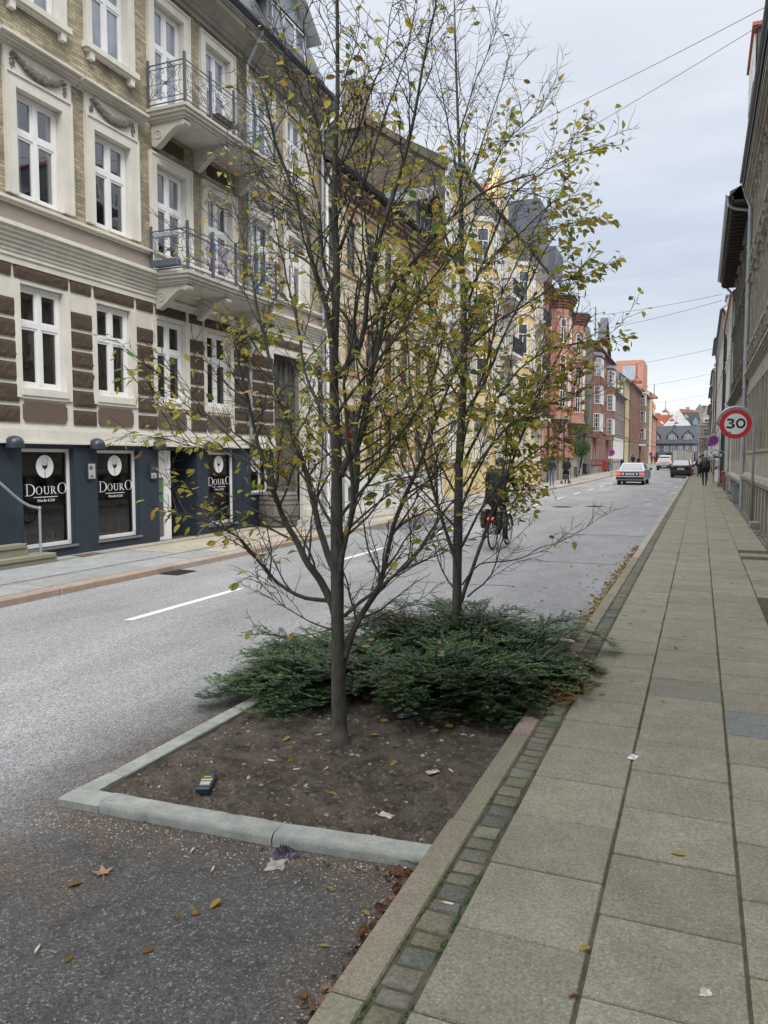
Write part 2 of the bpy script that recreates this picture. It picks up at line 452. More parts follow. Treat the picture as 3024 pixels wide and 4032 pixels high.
MT['precast'] = M('precast_concrete', (0.31, 0.325, 0.305), 0.85, 0.2, 9, 0.16, 110, 0.5, 130, tint=(0.40, 0.41, 0.37), streak=0.3)
MT['soil'] = M('soil', (0.066, 0.055, 0.044), 1.0, 0.45, 9, 0.3, 70, 1.0, 60, spec=0.1, tint=(0.135, 0.114, 0.093))
MT['joint'] = M('joint_dirt', (0.085, 0.078, 0.062), 1.0, 0.4, 12, 0.2, 60, 0.8, 60, spec=0.1, tint=(0.12, 0.115, 0.07))
MT['paint'] = M('road_paint', (0.72, 0.73, 0.72), 0.7, 0.1, 8, 0.15, 80, 0.2, 150)
MT['ground'] = M('far_ground', (0.16, 0.16, 0.15), 0.95, 0.2, 0.5)
def sheet(name, x0, x1, ys, z, mt, lab=None, dz=gz):
    mb = MB()
    n = len(ys)
    vs = [(x, y, z + dz(y)) for y in ys for x in (x0, x1)]
    mb.add(vs, [(2*i, 2*i+1, 2*i+3, 2*i+2) for i in range(n-1)])
    return tag(mb.build(name, mt), kind='structure')
YS = [-30, -10, 0, 20, 55, 70, 90, 110, 140, 170, 200, 240]
sheet('ground', -700, 700, [-700, 0, 55, 240, 900], -0.05, MT['ground'], dz=lambda y: min(gz(y), 1.2) - 0.0)
sheet('road', -7.12, -0.93, YS, 0.0, MT['asphalt'])
# centre line dashes
mb = MB()
for i in range(-1, 16):
    y0 = 6.16 + (i if i < 3 else i) * 5.0
    if i == 0: y0 = 6.16
    x = -5.36
    mb.add([(x-0.045, y0, 0.004+gz(y0)), (x+0.045, y0+0.06, 0.004+gz(y0)), (x+0.045, y0+2.12, 0.004+gz(y0+2)), (x-0.045, y0+2.06, 0.004+gz(y0+2))], [(0, 1, 2, 3)])
tag(mb.build('lane_marking', MT['paint']), kind='structure')
# drain and manhole covers
MT['iron'] = M('cast_iron', (0.045, 0.043, 0.042), 0.55, 0.3, 20, 0.2, 80, 0.5, 60, metal=0.4)
for x, y, r in ((-4.3, 26.5, 0.33), (-3.3, 27.2, 0.33)):
    mb = MB(); mb.lathe([(0.001, 0.008), (r*0.8, 0.008), (r*0.82, 0.004), (r, 0.009), (r, 0.0)], (x, y, 0), 24)
    for k in range(-4, 5):
        hw = sqrt(max(0, (r*0.75)**2 - (k*r*0.17)**2)); mb.box(x-hw, x+hw, y+k*r*0.17-0.012, y+k*r*0.17+0.012, 0.0082, 0.011)
    tag(mb.build('manhole_cover', MT['iron']), 'round iron manhole cover %s in the grey road' % ('nearer the centre line' if x < -4 else 'farther right, behind the cyclist'), 'manhole cover', 'manhole covers in the road')
mb = MB(); mb.box(-7.1, -6.78, 8.85, 9.3, 0.002, 0.008)
for k in range(9): mb.box(-7.08, -6.8, 8.88+k*0.047, 8.9+k*0.047, 0.0085, 0.016)
tag(mb.build('storm_drain', MT['iron']), 'rusty iron gully grating at the far kerb across the road', 'drain')
mb = MB(); mb.box(-9.28, -9.05, 9.45, 9.9, 0.0945, 0.099)
tag(mb.build('metal_grate', M('rusty_iron', (0.16, 0.09, 0.06), 0.8, 0.3, 12, 0.2)), 'small brown rusty cover in the pavement under the second shop window', 'cover')
MT['tar'] = M('tar_seam', (0.05, 0.05, 0.052), 0.8, 0.3, 20, 0.2)
for (xa, ya, xb, yb, wd_) in ((-3.6, 9.6, -2.2, 9.75, .012), (-5.2, 12.2, -1.0, 12.35, .014), (-3.2, 17.0, -.98, 17.05, .02), (-7.1, 24.0, -.98, 24.2, .02), (-3.0, 31.0, -1.0, 31.1, .03)):
    n_ = 14; vs = []
    for i in range(n_+1):
        t = i/n_; x = xa+(xb-xa)*t; y = ya+(yb-ya)*t; e = .035*MN.noise(Vector((x*2.1, y*2.1, 4)))
        if abs(xb-xa) > abs(yb-ya): vs += [(x, y+e-wd_, .0035), (x, y+e+wd_, .0035)]
        else: vs += [(x+e-wd_, y, .0035), (x+e+wd_, y, .0035)]
    mb = MB(); mb.add(vs, [(2*i, 2*i+2, 2*i+3, 2*i+1) for i in range(n_)]); tag(mb.build('tar_seam', MT['tar']), kind='structure')
# ------------------------------------------------ right pavement
ZP = 0.12
sheet('pavement_bed', -0.93, 1.3, YS, ZP-0.007, MT['joint'])
sl = MB(); base = (0.232, 0.218, 0.166)
cols = [(-0.702, -0.283, 1.915), (-0.275, 0.167, 2.155), (0.176, 0.617, 2.43), (0.626, 1.07, 2.0)]
for ci, (x0, x1, ph) in enumerate(cols):
    y = ph - 0.4325*8; k = 0
    while y < 150:
        L = 0.4265
        if ci == 3 and (7.2 < y < 9.0 or rnd(0, 1) < 0.02):      # broken-out slabs
            sl.box(x0, x1, y, y+L, ZP-.03+gz(y), ZP-.012+gz(y)); paint(sl, (0.16, 0.135, 0.115)); y += 0.4325; continue
        z = ZP + gz(y) + rnd(-0.002, 0.002)
        near = y < 14
        t = [rnd(-0.0015, 0.0015) for _ in range(4)]
        b = 0.004 if near else 0.0
        vs = []
        if near:
            n0 = len(sl.v); sl.bbox(x0+rnd(0, .003), x1-rnd(0, .003), y+rnd(0, .003), y+L-rnd(0, .003), ZP-0.03, z, 0.0045)
        else: sl.box(x0, x1, y, y+L, z-0.03, z)
        c = jit(base, 0.06)
        r = rnd(0, 1)
        if r < 0.10: c = jit((0.205, 0.190, 0.152), 0.05)
        if ci == 2 and abs(y - 4.6) < 0.2: c = (0.18, 0.185, 0.185)
        if ci == 1 and 5.0 < y < 5.5: c = (0.185, 0.18, 0.15)
        paint(sl, c); y += 0.4325
tag(sl.build('pavement', MT['slab']), kind='structure')
# setts between kerb and slabs
st = MB(); y = -1.5
while y < 120:
    L = rnd(0.062, 0.108) if y < 30 else 0.4
    jx = rnd(-0.004, 0.004)
    st.bbox(-0.822+jx, -0.715+jx, y, y+L, ZP-0.03, ZP+gz(y)+rnd(-0.005, 0.001), 0.009 if y < 30 else 0.004)
    # wobble the outline
    c = random.choice([(0.135, 0.132, 0.112), (0.16, 0.153, 0.125), (0.11, 0.112, 0.105), (0.18, 0.155, 0.125), (0.145, 0.138, 0.095)])
    paint(st, jit(c, 0.1)); y += L + 0.011
nv = []
for p in st.v:
    if p[1] < 30:
        d = MN.noise_vector(Vector(p)*22)
        nv.append((p[0]+d.x*0.008, p[1]+d.y*0.008, p[2]+(d.z*0.003)))
    else: nv.append(p)
st.v = nv
tag(smoothed(st.build('cobble_strip', MT['sett']), 50), kind='structure')
kb = MB(); y = -2.0; js = [-2.0, -0.6, 0.75, 1.9, 3.05, 4.16, 5.25, 6.5, 7.57, 8.9]
while js[-1] < 140: js.append(js[-1] + rnd(1.0, 1.5))
for a, b in zip(js[:-1], js[1:]):
    off = 0.0 if a > 3 else -0.008
    kb.bbox(-0.94+off, -0.832, a+0.004, b-0.004, -0.03+gz(a), ZP+gz(a)+rnd(-0.002, 0.004), 0.007)
    c = (0.205, 0.19, 0.142)
    if 4.1 < a < 5.3: c = (0.25, 0.195, 0.16)
    paint(kb, jit(c if a < 12 else (0.34, 0.30, 0.26), 0.1))
tag(kb.build('kerb', MT['kerb']), kind='structure')
# strip of cobbles and gravel along the wall
st2 = MB(); y = 0.0
while y < 60:
    x = 1.085
    while x < 1.24:
        st2.bbox(x, x+0.07, y, y+rnd(0.07, 0.09), ZP-0.03, ZP-0.006+rnd(-0.004, 0.004), 0.01); x += 0.078
        paint(st2, jit((0.20, 0.19, 0.165), 0.2))
    y += 0.1
tag(st2.build('wall_cobbles', MT['sett']), kind='structure')
# broken stretch filled with rubble
# ------------------------------------------------ left pavement
ZL = 0.09
sheet('far_pavement_bed', -9.8, -7.2, YS, ZL-0.012, MT['joint'])
lp = MB()
for (x0, x1, dl, ph, cs) in ((-7.84, -7.30, 0.95, 5.15, 0), (-8.98, -7.97, 1.02, 5.3, 1), (-9.40, -9.12, 0.9, 5.9, 2)):
    y = ph - 6*dl
    while y < 185:
        L = dl - 0.012
        c = (0.285, 0.295, 0.29)
        sandy = (10.2 < y < 14.5) or (y > 16 and rnd(0, 1) < 0.4)
        if cs == 2 and y > 9.9: sandy = True
        if sandy: c = (0.38, 0.34, 0.27)
        if y > 20: c = (0.36, 0.335, 0.31)
        z = ZL + gz(y) + rnd(-0.002, 0.002)
        lp.box(x0, x1, y, y+L, z-0.03, z); paint(lp, jit(c, 0.09)); y += dl
tag(lp.build('far_pavement', MT['slab']), kind='structure')
lc = MB()
for (x0, x1) in ((-7.95, -7.86), (-9.105, -8.995)):
    y = 3.0
    while y < 60:
        L = rnd(0.08, 0.12)
        lc.bbox(x0, x1, y, y+L, ZL-0.03, ZL+rnd(-0.006, 0.001), 0.012); paint(lc, jit((0.24, 0.225, 0.19), 0.2)); y += L+0.012
for r_ in range(3):                       # cobbled corner by the steps
    y = 5.5
    while y < 8.9:
        lc.bbox(-9.38+r_*0.095, -9.30+r_*0.095, y, y+0.1, ZL-0.03, ZL+0.004+rnd(-0.004, 0.002), 0.012); paint(lc, jit((0.30, 0.26, 0.22), 0.15)); y += 0.112
tag(lc.build('far_cobble_strip', MT['sett']), kind='structure')
lk = MB(); y = -2.0
js = [-2, 0.5, 2.6, 4.85, 7.04, 9.22, 11.4]
while js[-1] < 190: js.append(js[-1] + rnd(1.6, 2.2))
for a, b in zip(js[:-1], js[1:]):
    lk.bbox(-7.285, -7.11, a+0.004, b-0.004, -0.03+gz(a), ZL+gz(a)+0.004, 0.02); paint(lk, jit((0.33, 0.27, 0.215), 0.12))
tag(lk.build('far_kerb', MT['kerb']), kind='structure')
# asphalt behind the planter, dug-up patch across the road near the gateway
MT['patch'] = M('asphalt_patch', (0.11, 0.115, 0.12), 0.9, 0.2, 4, 0.2, 90, 0.5, 120)
mb = MB(); mb.add([(-7.1, 16.3, 0.004), (-6.3, 16.6, 0.004), (-6.1, 19.8, 0.004), (-7.1, 20.4, 0.004)], [(0, 1, 2, 3)])
tag(mb.build('road_patch', MT['patch']), kind='structure')
# ------------------------------------------------ planter
BX0, BX1, BY0, BY1 = -2.70, -0.945, 2.64, 6.86
def kerbstone(name, p, q, wd, label):
    # precast kerb from p to q with a splayed outer face (outer side on the left of p->q)
    p = Vector((p[0], p[1], 0)); q = Vector((q[0], q[1], 0)); d = (q-p); L = d.length; d.normalize(); nrm = Vector((-d.y, d.x, 0))
    prof = [(0.0, -0.03), (0.0, 0.028), (0.004, 0.042), (0.013, 0.050), (wd-0.006, 0.053), (wd, 0.047), (wd, -0.03)]
    mb = MB(); K = 26; vs = []
    for i in range(K+1):
        t = L*i/K; t = min(max(t, 0.003), L-0.003)
        for (a, h) in prof:
            pt = p + d*t - nrm*a
            e = 0.003*MN.noise(Vector((pt.x*7, pt.y*7, h*20)))+0.002*MN.noise(Vector((pt.x*31, pt.y*31, h*40)))
            vs.append((pt.x+e, pt.y+e, h+e*0.8))
    n = len(prof); fs = []
    for i in range(K):
        for j in range(n-1): fs.append((i*n+j, i*n+j+1, (i+1)*n+j+1, (i+1)*n+j))
    fs.append(tuple(range(n))); fs.append(tuple(range((K+1)*n-1, K*n-1, -1)))
    mb.add(vs, fs)
    o = smoothed(mb.build(name, MT['precast']), 35)
    return tag(o, label, 'kerbstone', 'precast kerbstones round the planter')
# front row, corner, left row, far row.  outer face = road side
W_ = 0.115
kerbstone('kerbstone', (BX1-0.01, 2.825), (-1.645, 2.755), W_, 'pale precast kerbstone at the pavement end of the planter front')
kerbstone('kerbstone', (-1.645, 2.755), (-2.55, 2.712), W_, 'pale mossy precast kerbstone in the middle of the planter front')
mb = MB()
cpro = [(-2.785, 2.70), (-2.55, 2.711), (-2.555, 2.826), (-2.642, 2.826), (-2.645, 3.0), (-2.762, 3.0)]
ins = [(-2.765, 2.722), (-2.55, 2.731), (-2.555, 2.82), (-2.648, 2.82), (-2.65, 3.0), (-2.747, 3.0)]
n = len(cpro)
mb2 = MB(); vs = [(x, y, -0.03) for x, y in cpro] + [(x, y, 0.034) for x, y in cpro] + [(x, y, 0.051) for x, y in ins]
fs = []
for i in range(n):
    j = (i+1) % n; fs.append((i, j, n+j, n+i)); fs.append((n+i, n+j, 2*n+j, 2*n+i))
fs.append(tuple(range(2*n, 3*n))); mb2.add(vs, fs)
tag(smoothed(mb2.build('kerbstone', MT['precast']), 35), 'L-shaped precast kerbstone at the road corner of the planter', 'kerbstone', 'precast kerbstones round the planter')
for a, b, l in ((3.0, 3.82, 'nearest to the corner, in full view'), (3.82, 4.75, 'second from the corner'), (4.75, 5.7, 'third from the corner'), (5.7, 6.72, 'last before the far end')):
    kerbstone('kerbstone', (-2.757, a), (-2.757, b), W_, 'grey kerbstone on the planter\'s road side, ' + l)
kerbstone('kerbstone', (-2.757, 6.86), (-1.82, 6.86), W_, "precast kerbstone closing the planter's far end on the road side")
kerbstone('kerbstone', (-1.82, 6.86), (BX1-0.01, 6.86), W_, "precast kerbstone closing the planter's far end beside the leaf drift")
for o in list(COL.objects):
    pass
def soil_h(x, y):
    v = Vector((x, y, 0))
    h = 0.032 + 0.012*MN.noise(v*2.1) + 0.009*MN.noise(v*9) + 0.009*MN.noise(v*24) + 0.005*MN.noise(v*60)
    return h
mb = MB(); nx, ny = 120, 260; x0, x1, y0, y1 = -2.66, -0.935, 2.81, 6.78
vs = [(x0+(x1-x0)*i/nx, y0+(y1-y0)*j/ny, 0) for j in range(ny+1) for i in range(nx+1)]
vs = [(x, y, soil_h(x, y)) for x, y, _ in vs]
mb.add(vs, [(j*(nx+1)+i, j*(nx+1)+i+1, (j+1)*(nx+1)+i+1, (j+1)*(nx+1)+i) for j in range(ny) for i in range(nx)])
tag(mb.build('soil', MT['soil'], smooth=True), kind='structure')
# clods, grit and small stones in the soil and on the dirty asphalt: nobody could count them
mb = MB(); mb.c = []
def clod(x, y, z, s, col, n=5):
    vs = []; a = rnd(0, 6.28)
    sx, sy, sz = s*rnd(.7, 1.2), s*rnd(.6, 1.1), s*rnd(.4, .8)
    for k in range(n): t = a + 2*PI*k/n; vs.append((x+sx*cos(t)*rnd(.8, 1.1), y+sy*sin(t)*rnd(.8, 1.1), z))
    vs.append((x+rnd(-.2, .2)*sx, y+rnd(-.2, .2)*sy, z+sz))
    mb.add(vs, [(k, (k+1) % n, n) for k in range(n)]); paint(mb, col)
for k in range(13000):
    x = rnd(-2.63, -0.96); y = 2.88 + (6.7-2.88)*rnd(0, 1)**1.6
    s = 0.003 + 0.020*rnd(0, 1)**4.5
    c = jit((0.105, 0.088, 0.070), 0.45)
    if rnd(0, 1) < 0.07: c = jit((0.36, 0.33, 0.28), 0.2); s *= 0.8
    clod(x, y, soil_h(x, y)-0.002, s, c)
for k in range(2600):
    x = rnd(-2.85, -0.96); y = 2.74+(x+1.8)*.06 - abs(random.gauss(0, 0.11))
    clod(x, y, 0.0, rnd(0.002, 0.006), jit((0.14, 0.10, 0.08) if rnd(0, 1) < .8 else (0.4, 0.38, 0.33), 0.3))
for k in range(1500):
    y = rnd(0.2, 2.75); x = -0.955 - abs(random.gauss(0, 0.10))
    clod(x, y, 0.0, rnd(0.002, 0.006), jit((0.11, 0.08, 0.06) if rnd(0, 1) < .8 else (0.4, 0.38, 0.33), 0.3))
MT['grit'] = attr_stone('grit', 0.95, 0.0, 0.5, 200)
tag(mb.build('soil_grit', MT['grit']), 'brown clods, pebbles and grit scattered on the planter soil and gutter', 'grit', kind='stuff')
# moss tufts in the joints
mb = MB()
for k in range(150):
    y = random.choice([2.2, 2.35, 2.5, 2.62, 3.3, 1.9, 1.75])+rnd(-.06, .06); x = random.choice([-0.83, -0.712])+rnd(-.006, .006)
    mb.ell((x, y, ZP-0.006), (rnd(.004, .01), rnd(.005, .013), rnd(.003, .009)), 6, 4)
for k in range(16): mb.ell((rnd(-2.3, -1.0), 2.72+rnd(-.02, .01), 0.002), (rnd(.004, .012), rnd(.004, .01), .006), 6, 4)
tag(mb.build('moss', M('moss', (0.075, 0.12, 0.03), 0.95, 0.3, 60, 0.3, 200, 1.0, 300)), 'green moss tufts growing in the joints of the setts', 'moss', kind='stuff')
# ---------------------------------------------------------------- building kit
# every building is built in its own frame: x along the front, -y out into the street, z up
MT['white'] = M('white_frame', (0.78, 0.78, 0.77), 0.45, 0.05, 3, 0.03, 60)
MT['cream'] = M('cream_render', (0.66, 0.63, 0.555), 0.85, 0.10, 1.5, 0.05, 60, 0.15, 90, streak=0.18)
MT['zinc'] = M('zinc_pipe', (0.36, 0.39, 0.42), 0.5, 0.15, 4, 0.06, 60, metal=0.35)
MT['gutter'] = M('dark_gutter', (0.035, 0.04, 0.05), 0.5, 0.2, 4, 0.06, 60)
MT['slate'] = M('slate_roof', (0.055, 0.060, 0.072), 0.6, 0.25, 6, 0.15, 40, 0.3, 40)
MT['tile'] = M('orange_tiles', (0.42, 0.135, 0.07), 0.8, 0.25, 5, 0.15, 30, 0.4, 25)
MT['lead'] = M('lead_sheet', (0.25, 0.28, 0.32), 0.5, 0.2, 3, 0.06, 40, metal=0.3)
MT['g_mid'] = glassy('window_glass', (0.015, 0.015, 0.018), 2.5, curtain=.16)
MT['g_sky'] = glassy('window_glass_sky_tint', (0.26, 0.30, 0.36), 2.2)  # blue-grey base colour paints in the bright sky reflection, with pale curtains behind
MT['g_dark'] = glassy('window_glass_dark', (0.02, 0.017, 0.014), 1.8, curtain=.11)
MT['g_far'] = glassy('far_window_glass', (0.03, 0.033, 0.038), 1.9, curtain=.2)
MT['stain'] = M('weathered_sill', (0.28, 0.26, 0.22), 0.9, 0.3, 4, 0.1, 40)
def wall(mb, x0, x1, z0, z1, holes=(), depth=0.12, m=0, y=0.0, rm=None):
    hs = [h for h in holes if h[1] > x0+1e-4 and h[0] < x1-1e-4 and h[3] > z0+1e-4 and h[2] < z1-1e-4]
    xs = sorted(set([x0, x1] + [min(max(v, x0), x1) for h in hs for v in h[:2]]))
    zs = sorted(set([z0, z1] + [min(max(v, z0), z1) for h in hs for v in h[2:4]]))
    for j in range(len(zs)-1):
        run = None
        for i in range(len(xs)-1):
            cx, cz = (xs[i]+xs[i+1])/2, (zs[j]+zs[j+1])/2
            inside = any(h[0] < cx < h[1] and h[2] < cz < h[3] for h in hs)
            if inside:
                if run is not None: mb.quad((run, y, zs[j]), (xs[i], y, zs[j]), (xs[i], y, zs[j+1]), (run, y, zs[j+1]), m); run = None
            elif run is None: run = xs[i]
        if run is not None: mb.quad((run, y, zs[j]), (xs[-1], y, zs[j]), (xs[-1], y, zs[j+1]), (run, y, zs[j+1]), m)
    r = m if rm is None else rm
    for a, b, c, d in [h[:4] for h in hs]:
        c0, d0 = max(c, z0), min(d, z1)
        mb.quad((a, y, c0), (a, y+depth, c0), (a, y+depth, d0), (a, y, d0), r)
        mb.quad((b, y, c0), (b, y, d0), (b, y+depth, d0), (b, y+depth, c0), r)
        if c >= z0: mb.quad((a, y, c), (b, y, c), (b, y+depth, c), (a, y+depth, c), r)
        if d <= z1: mb.quad((a, y, d), (a, y+depth, d), (b, y+depth, d), (b, y, d), r)
_wm = {}
def win_mesh(w, h, style, fm, gm):
    k = (round(w, 3), round(h, 3), style, fm, gm)
    if k in _wm: return _wm[k]
    f = MB(); gl = MB(); t = 0.058*max(0.7, min(1.3, w/0.85)); d = 0.05; x0, x1 = -w/2, w/2
    def fr(a, b, c, e, tt, y0=0.0, y1=d):
        f.box(a, b, y0, y1, c, c+tt); f.box(a, b, y0, y1, e-tt, e); f.box(a, a+tt, y0, y1, c+tt, e-tt); f.box(b-tt, b, y0, y1, c+tt, e-tt)
    fr(x0, x1, 0, h, t)
    if style in ('cross', 'door'):
        zt = h*0.63
        f.box(x0+t, x1-t, -0.004, d, zt-t*0.8, zt+t*0.5)
        f.box(-t*0.62, t*0.62, -0.006, d, t, zt-t*0.8); f.box(-t*0.62, t*0.62, -0.006, d, zt+t*0.5, h-t)
        s = t*0.62
        for (a, b) in ((x0+t, -t*0.62), (t*0.62, x1-t)):
            for (c, e) in ((t, zt-t*0.8), (zt+t*0.5, h-t)):
                fr(a, b, c, e, s, 0.008, d-0.005)
            if style == 'door': f.box(a+s, b-s, 0.012, d-0.005, t+s, t+s+0.22)
    elif style == 'small':       # two casements with glazing bars
        s = t*0.55
        f.box(-t*0.6, t*0.6, -0.004, d, t, h-t)
        for a, b in ((x0+t, -t*0.6), (t*0.6, x1-t)):
            f.box(a, b, 0.006, d-0.01, h*0.36-s/2, h*0.36+s/2); f.box(a, b, 0.006, d-0.01, h*0.68-s/2, h*0.68+s/2)
    elif style == 'grid':
        s = t*0.5
        for i in (1, 2): f.box(x0+w*i/3-s/2, x0+w*i/3+s/2, 0.006, d-0.01, t, h-t)
        for i in range(1, 4): f.box(x0+t, x1-t, 0.007, d-0.011, h*i/4-s/2, h*i/4+s/2)
    elif style == 'tall':
        f.box(x0+t, x1-t, -0.004, d, h*0.66-t/2, h*0.66+t/2); f.box(-t*0.5, t*0.5, -0.003, d, t, h*0.66-t/2)
    elif style == 'single':
        pass
    gl.quad((x0+t*0.5, 0.03, t*0.5), (x1-t*0.5, 0.03, t*0.5), (x1-t*0.5, 0.03, h-t*0.5), (x0+t*0.5, 0.03, h-t*0.5))
    fo = bpy.data.meshes.new('window'); fo.from_pydata(f.v, [], f.f); fo.materials.append(MT[fm])
    go = bpy.data.meshes.new('pane'); go.from_pydata(gl.v, [], gl.f); go.materials.append(MT[gm])
    _wm[k] = (fo, go); return _wm[k]
def window(B, x, z, w, h, style='cross', fm='white', gm='g_mid', y=0.07, rz=0.0, name='window'):
    a, b = win_mesh(w, h, style, fm, gm)
    if rz or y < -.25: x += .045*sin(rz); y -= .045*cos(rz)        # windows fixed on the face of a bay
    o = put(name, a, B, (x, y, z), rz); put('pane', b, o)
    return o
def surround(mb, x, z, w, h, t=0.14, pr=0.05, m=0, sill=True, top=True):
    # moulded architrave round an opening centred on x
    a, b = x-w/2, x+w/2
    mb.box(a-t, a, -pr, 0.0, z, z+h+t, m); mb.box(b, b+t, -pr, 0.0, z, z+h+t, m); mb.box(a, b, -pr, 0.0, z+h, z+h+t, m)
    mb.box(a-t, a-t+0.035, -pr-0.02, -pr, z, z+h+t, m); mb.box(b+t-0.035, b+t, -pr-0.02, -pr, z, z+h+t, m); mb.box(a-t+0.035, b+t-0.035, -pr-0.02, -pr, z+h+t-0.035, z+h+t, m)
    if sill: mb.box(a-t-0.05, b+t+0.05, -pr-0.07, 0.0, z-0.09, z, m); mb.box(a-t-0.02, b+t+0.02, -pr-0.04, 0.0, z-0.13, z-0.09, m)
def cornice(mb, x0, x1, z0, z1, out, steps=5, m=0):
    # stepped moulding growing outwards to the top
    for i in range(steps):
        a = z0+(z1-z0)*i/steps; b = z0+(z1-z0)*(i+1)/steps
        mb.box(x0, x1, -out*((i+1)/steps)**1.3, 0.0, a, b, m)
def shell(mb, L, D, H, m=0, z0=-0.1):
    # side walls, back and floor of a building L long and D deep (front left open for wall())
    mb.quad((0, 0, z0), (0, 0, H), (0, D, H), (0, D, z0), m); mb.quad((L, 0, z0), (L, D, z0), (L, D, H), (L, 0, H), m)
    mb.quad((0, D, z0), (0, D, H), (L, D, H), (L, D, z0), m)
def gable_roof(mb, L, D, H, rise, over=0.25, m=0, gm=None, ridge=0.5):
    yr = D*ridge; t = 0.09
    e0 = H - over*rise/yr
    mb.prism([(-over, e0), (yr, H+rise), (D+over, H - over*rise/(D-yr)), (D+over, H-over*rise/(D-yr)+t), (yr, H+rise+t), (-over, e0+t)], 'x', -0.02, L+0.02, m)
def gable_ends(mb, L, D, H, rise, m=0, ridge=0.5):
    yr = D*ridge
    mb.add([(0, 0, H), (0, yr, H+rise), (0, D, H)], [(0, 1, 2)], m); mb.add([(L, 0, H), (L, yr, H+rise), (L, D, H)], [(0, 2, 1)], m)
def gutter_pipe(mb, x0, x1, y, z, r=0.06, m=0):
    n = 8; vs = []; 
    for x in (x0, x1):
        for k in range(n+1):
            t = PI + PI*k/n; vs.append((x, y+r*cos(t), z+r*sin(t)))
        for k in range(n+1):
            t = 2*PI - PI*k/n; vs.append((x, y+(r-0.008)*cos(t), z+(r-0.008)*sin(t)))
    q = 2*(n+1); fs = [(i, (i+1) % q, q+(i+1) % q, q+i) for i in range(q)] + [tuple(range(q-1, -1, -1)), tuple(range(q, 2*q))]
    mb.add(vs, fs, m)
def pipe(B, x, z0, z1, mat, y=-0.09, r=0.045, topy=None, topz=None):
    mb = MB(); path = [(x, y, z0), (x, y, z1)]
    if topy is not None: path += [(x, y, z1), (x, (y+topy)/2, (z1+topz)/2), (x, topy, topz)]
    mb.tube(path, r, 10)
    z = z0+0.4
    while z < z1-0.2: mb.lathe([(r, -0.02), (r+0.012, -0.015), (r+0.012, 0.015), (r, 0.02)], (x, y, z), 10); z += 1.3
    return smoothed(mb.build('downpipe', mat, B))
def roof_box_dormer(B, x, z, w, h, y0, y1, wallm, roofm, gable=True, nw=2, over=0.1, style='cross', rise=None, gm='g_sky'):
    # dormer whose front wall stands at y0 and whose cheeks run back to y1
    mb = MB(); mb.box(x-w/2, x+w/2, y0+0.03, y1, z, z+h)
    d = mb.build('dormer', wallm, B)
    r = MB(); rise = rise or w*0.45
    if gable:
        r.add([(x-w/2, y0+0.03, z+h), (x+w/2, y0+0.03, z+h), (x, y0+0.03, z+h+rise)], [(0, 1, 2)])
        fr = MB(); fr.add([(x-w/2, y0+0.025, z+h), (x+w/2, y0+0.025, z+h), (x, y0+0.025, z+h+rise)], [(0, 1, 2)]); fr.build('dormer_gable', wallm, d)
        t = 0.07; k = over
        sl = rise/(w/2)
        r = MB(); r.prism([(x-w/2-k, z+h-k*sl), (x, z+h+rise), (x+w/2+k, z+h-k*sl), (x+w/2+k, z+h-k*sl+t), (x, z+h+rise+t), (x-w/2-k, z+h-k*sl+t)], 'y', y0-over, y1+0.4)
    else: r = MB(); r.box(x-w/2-over, x+w/2+over, y0-over, y1+0.2, z+h, z+h+0.08)
    r.build('dormer_roof', roofm, d)
    ww = (w-0.16)/nw
    for i in range(nw): window(d, x-w/2+0.08+ww*(i+0.5), z+0.1, ww-0.06, h-0.2, style, gm=gm, y=y0-0.005)
    return d
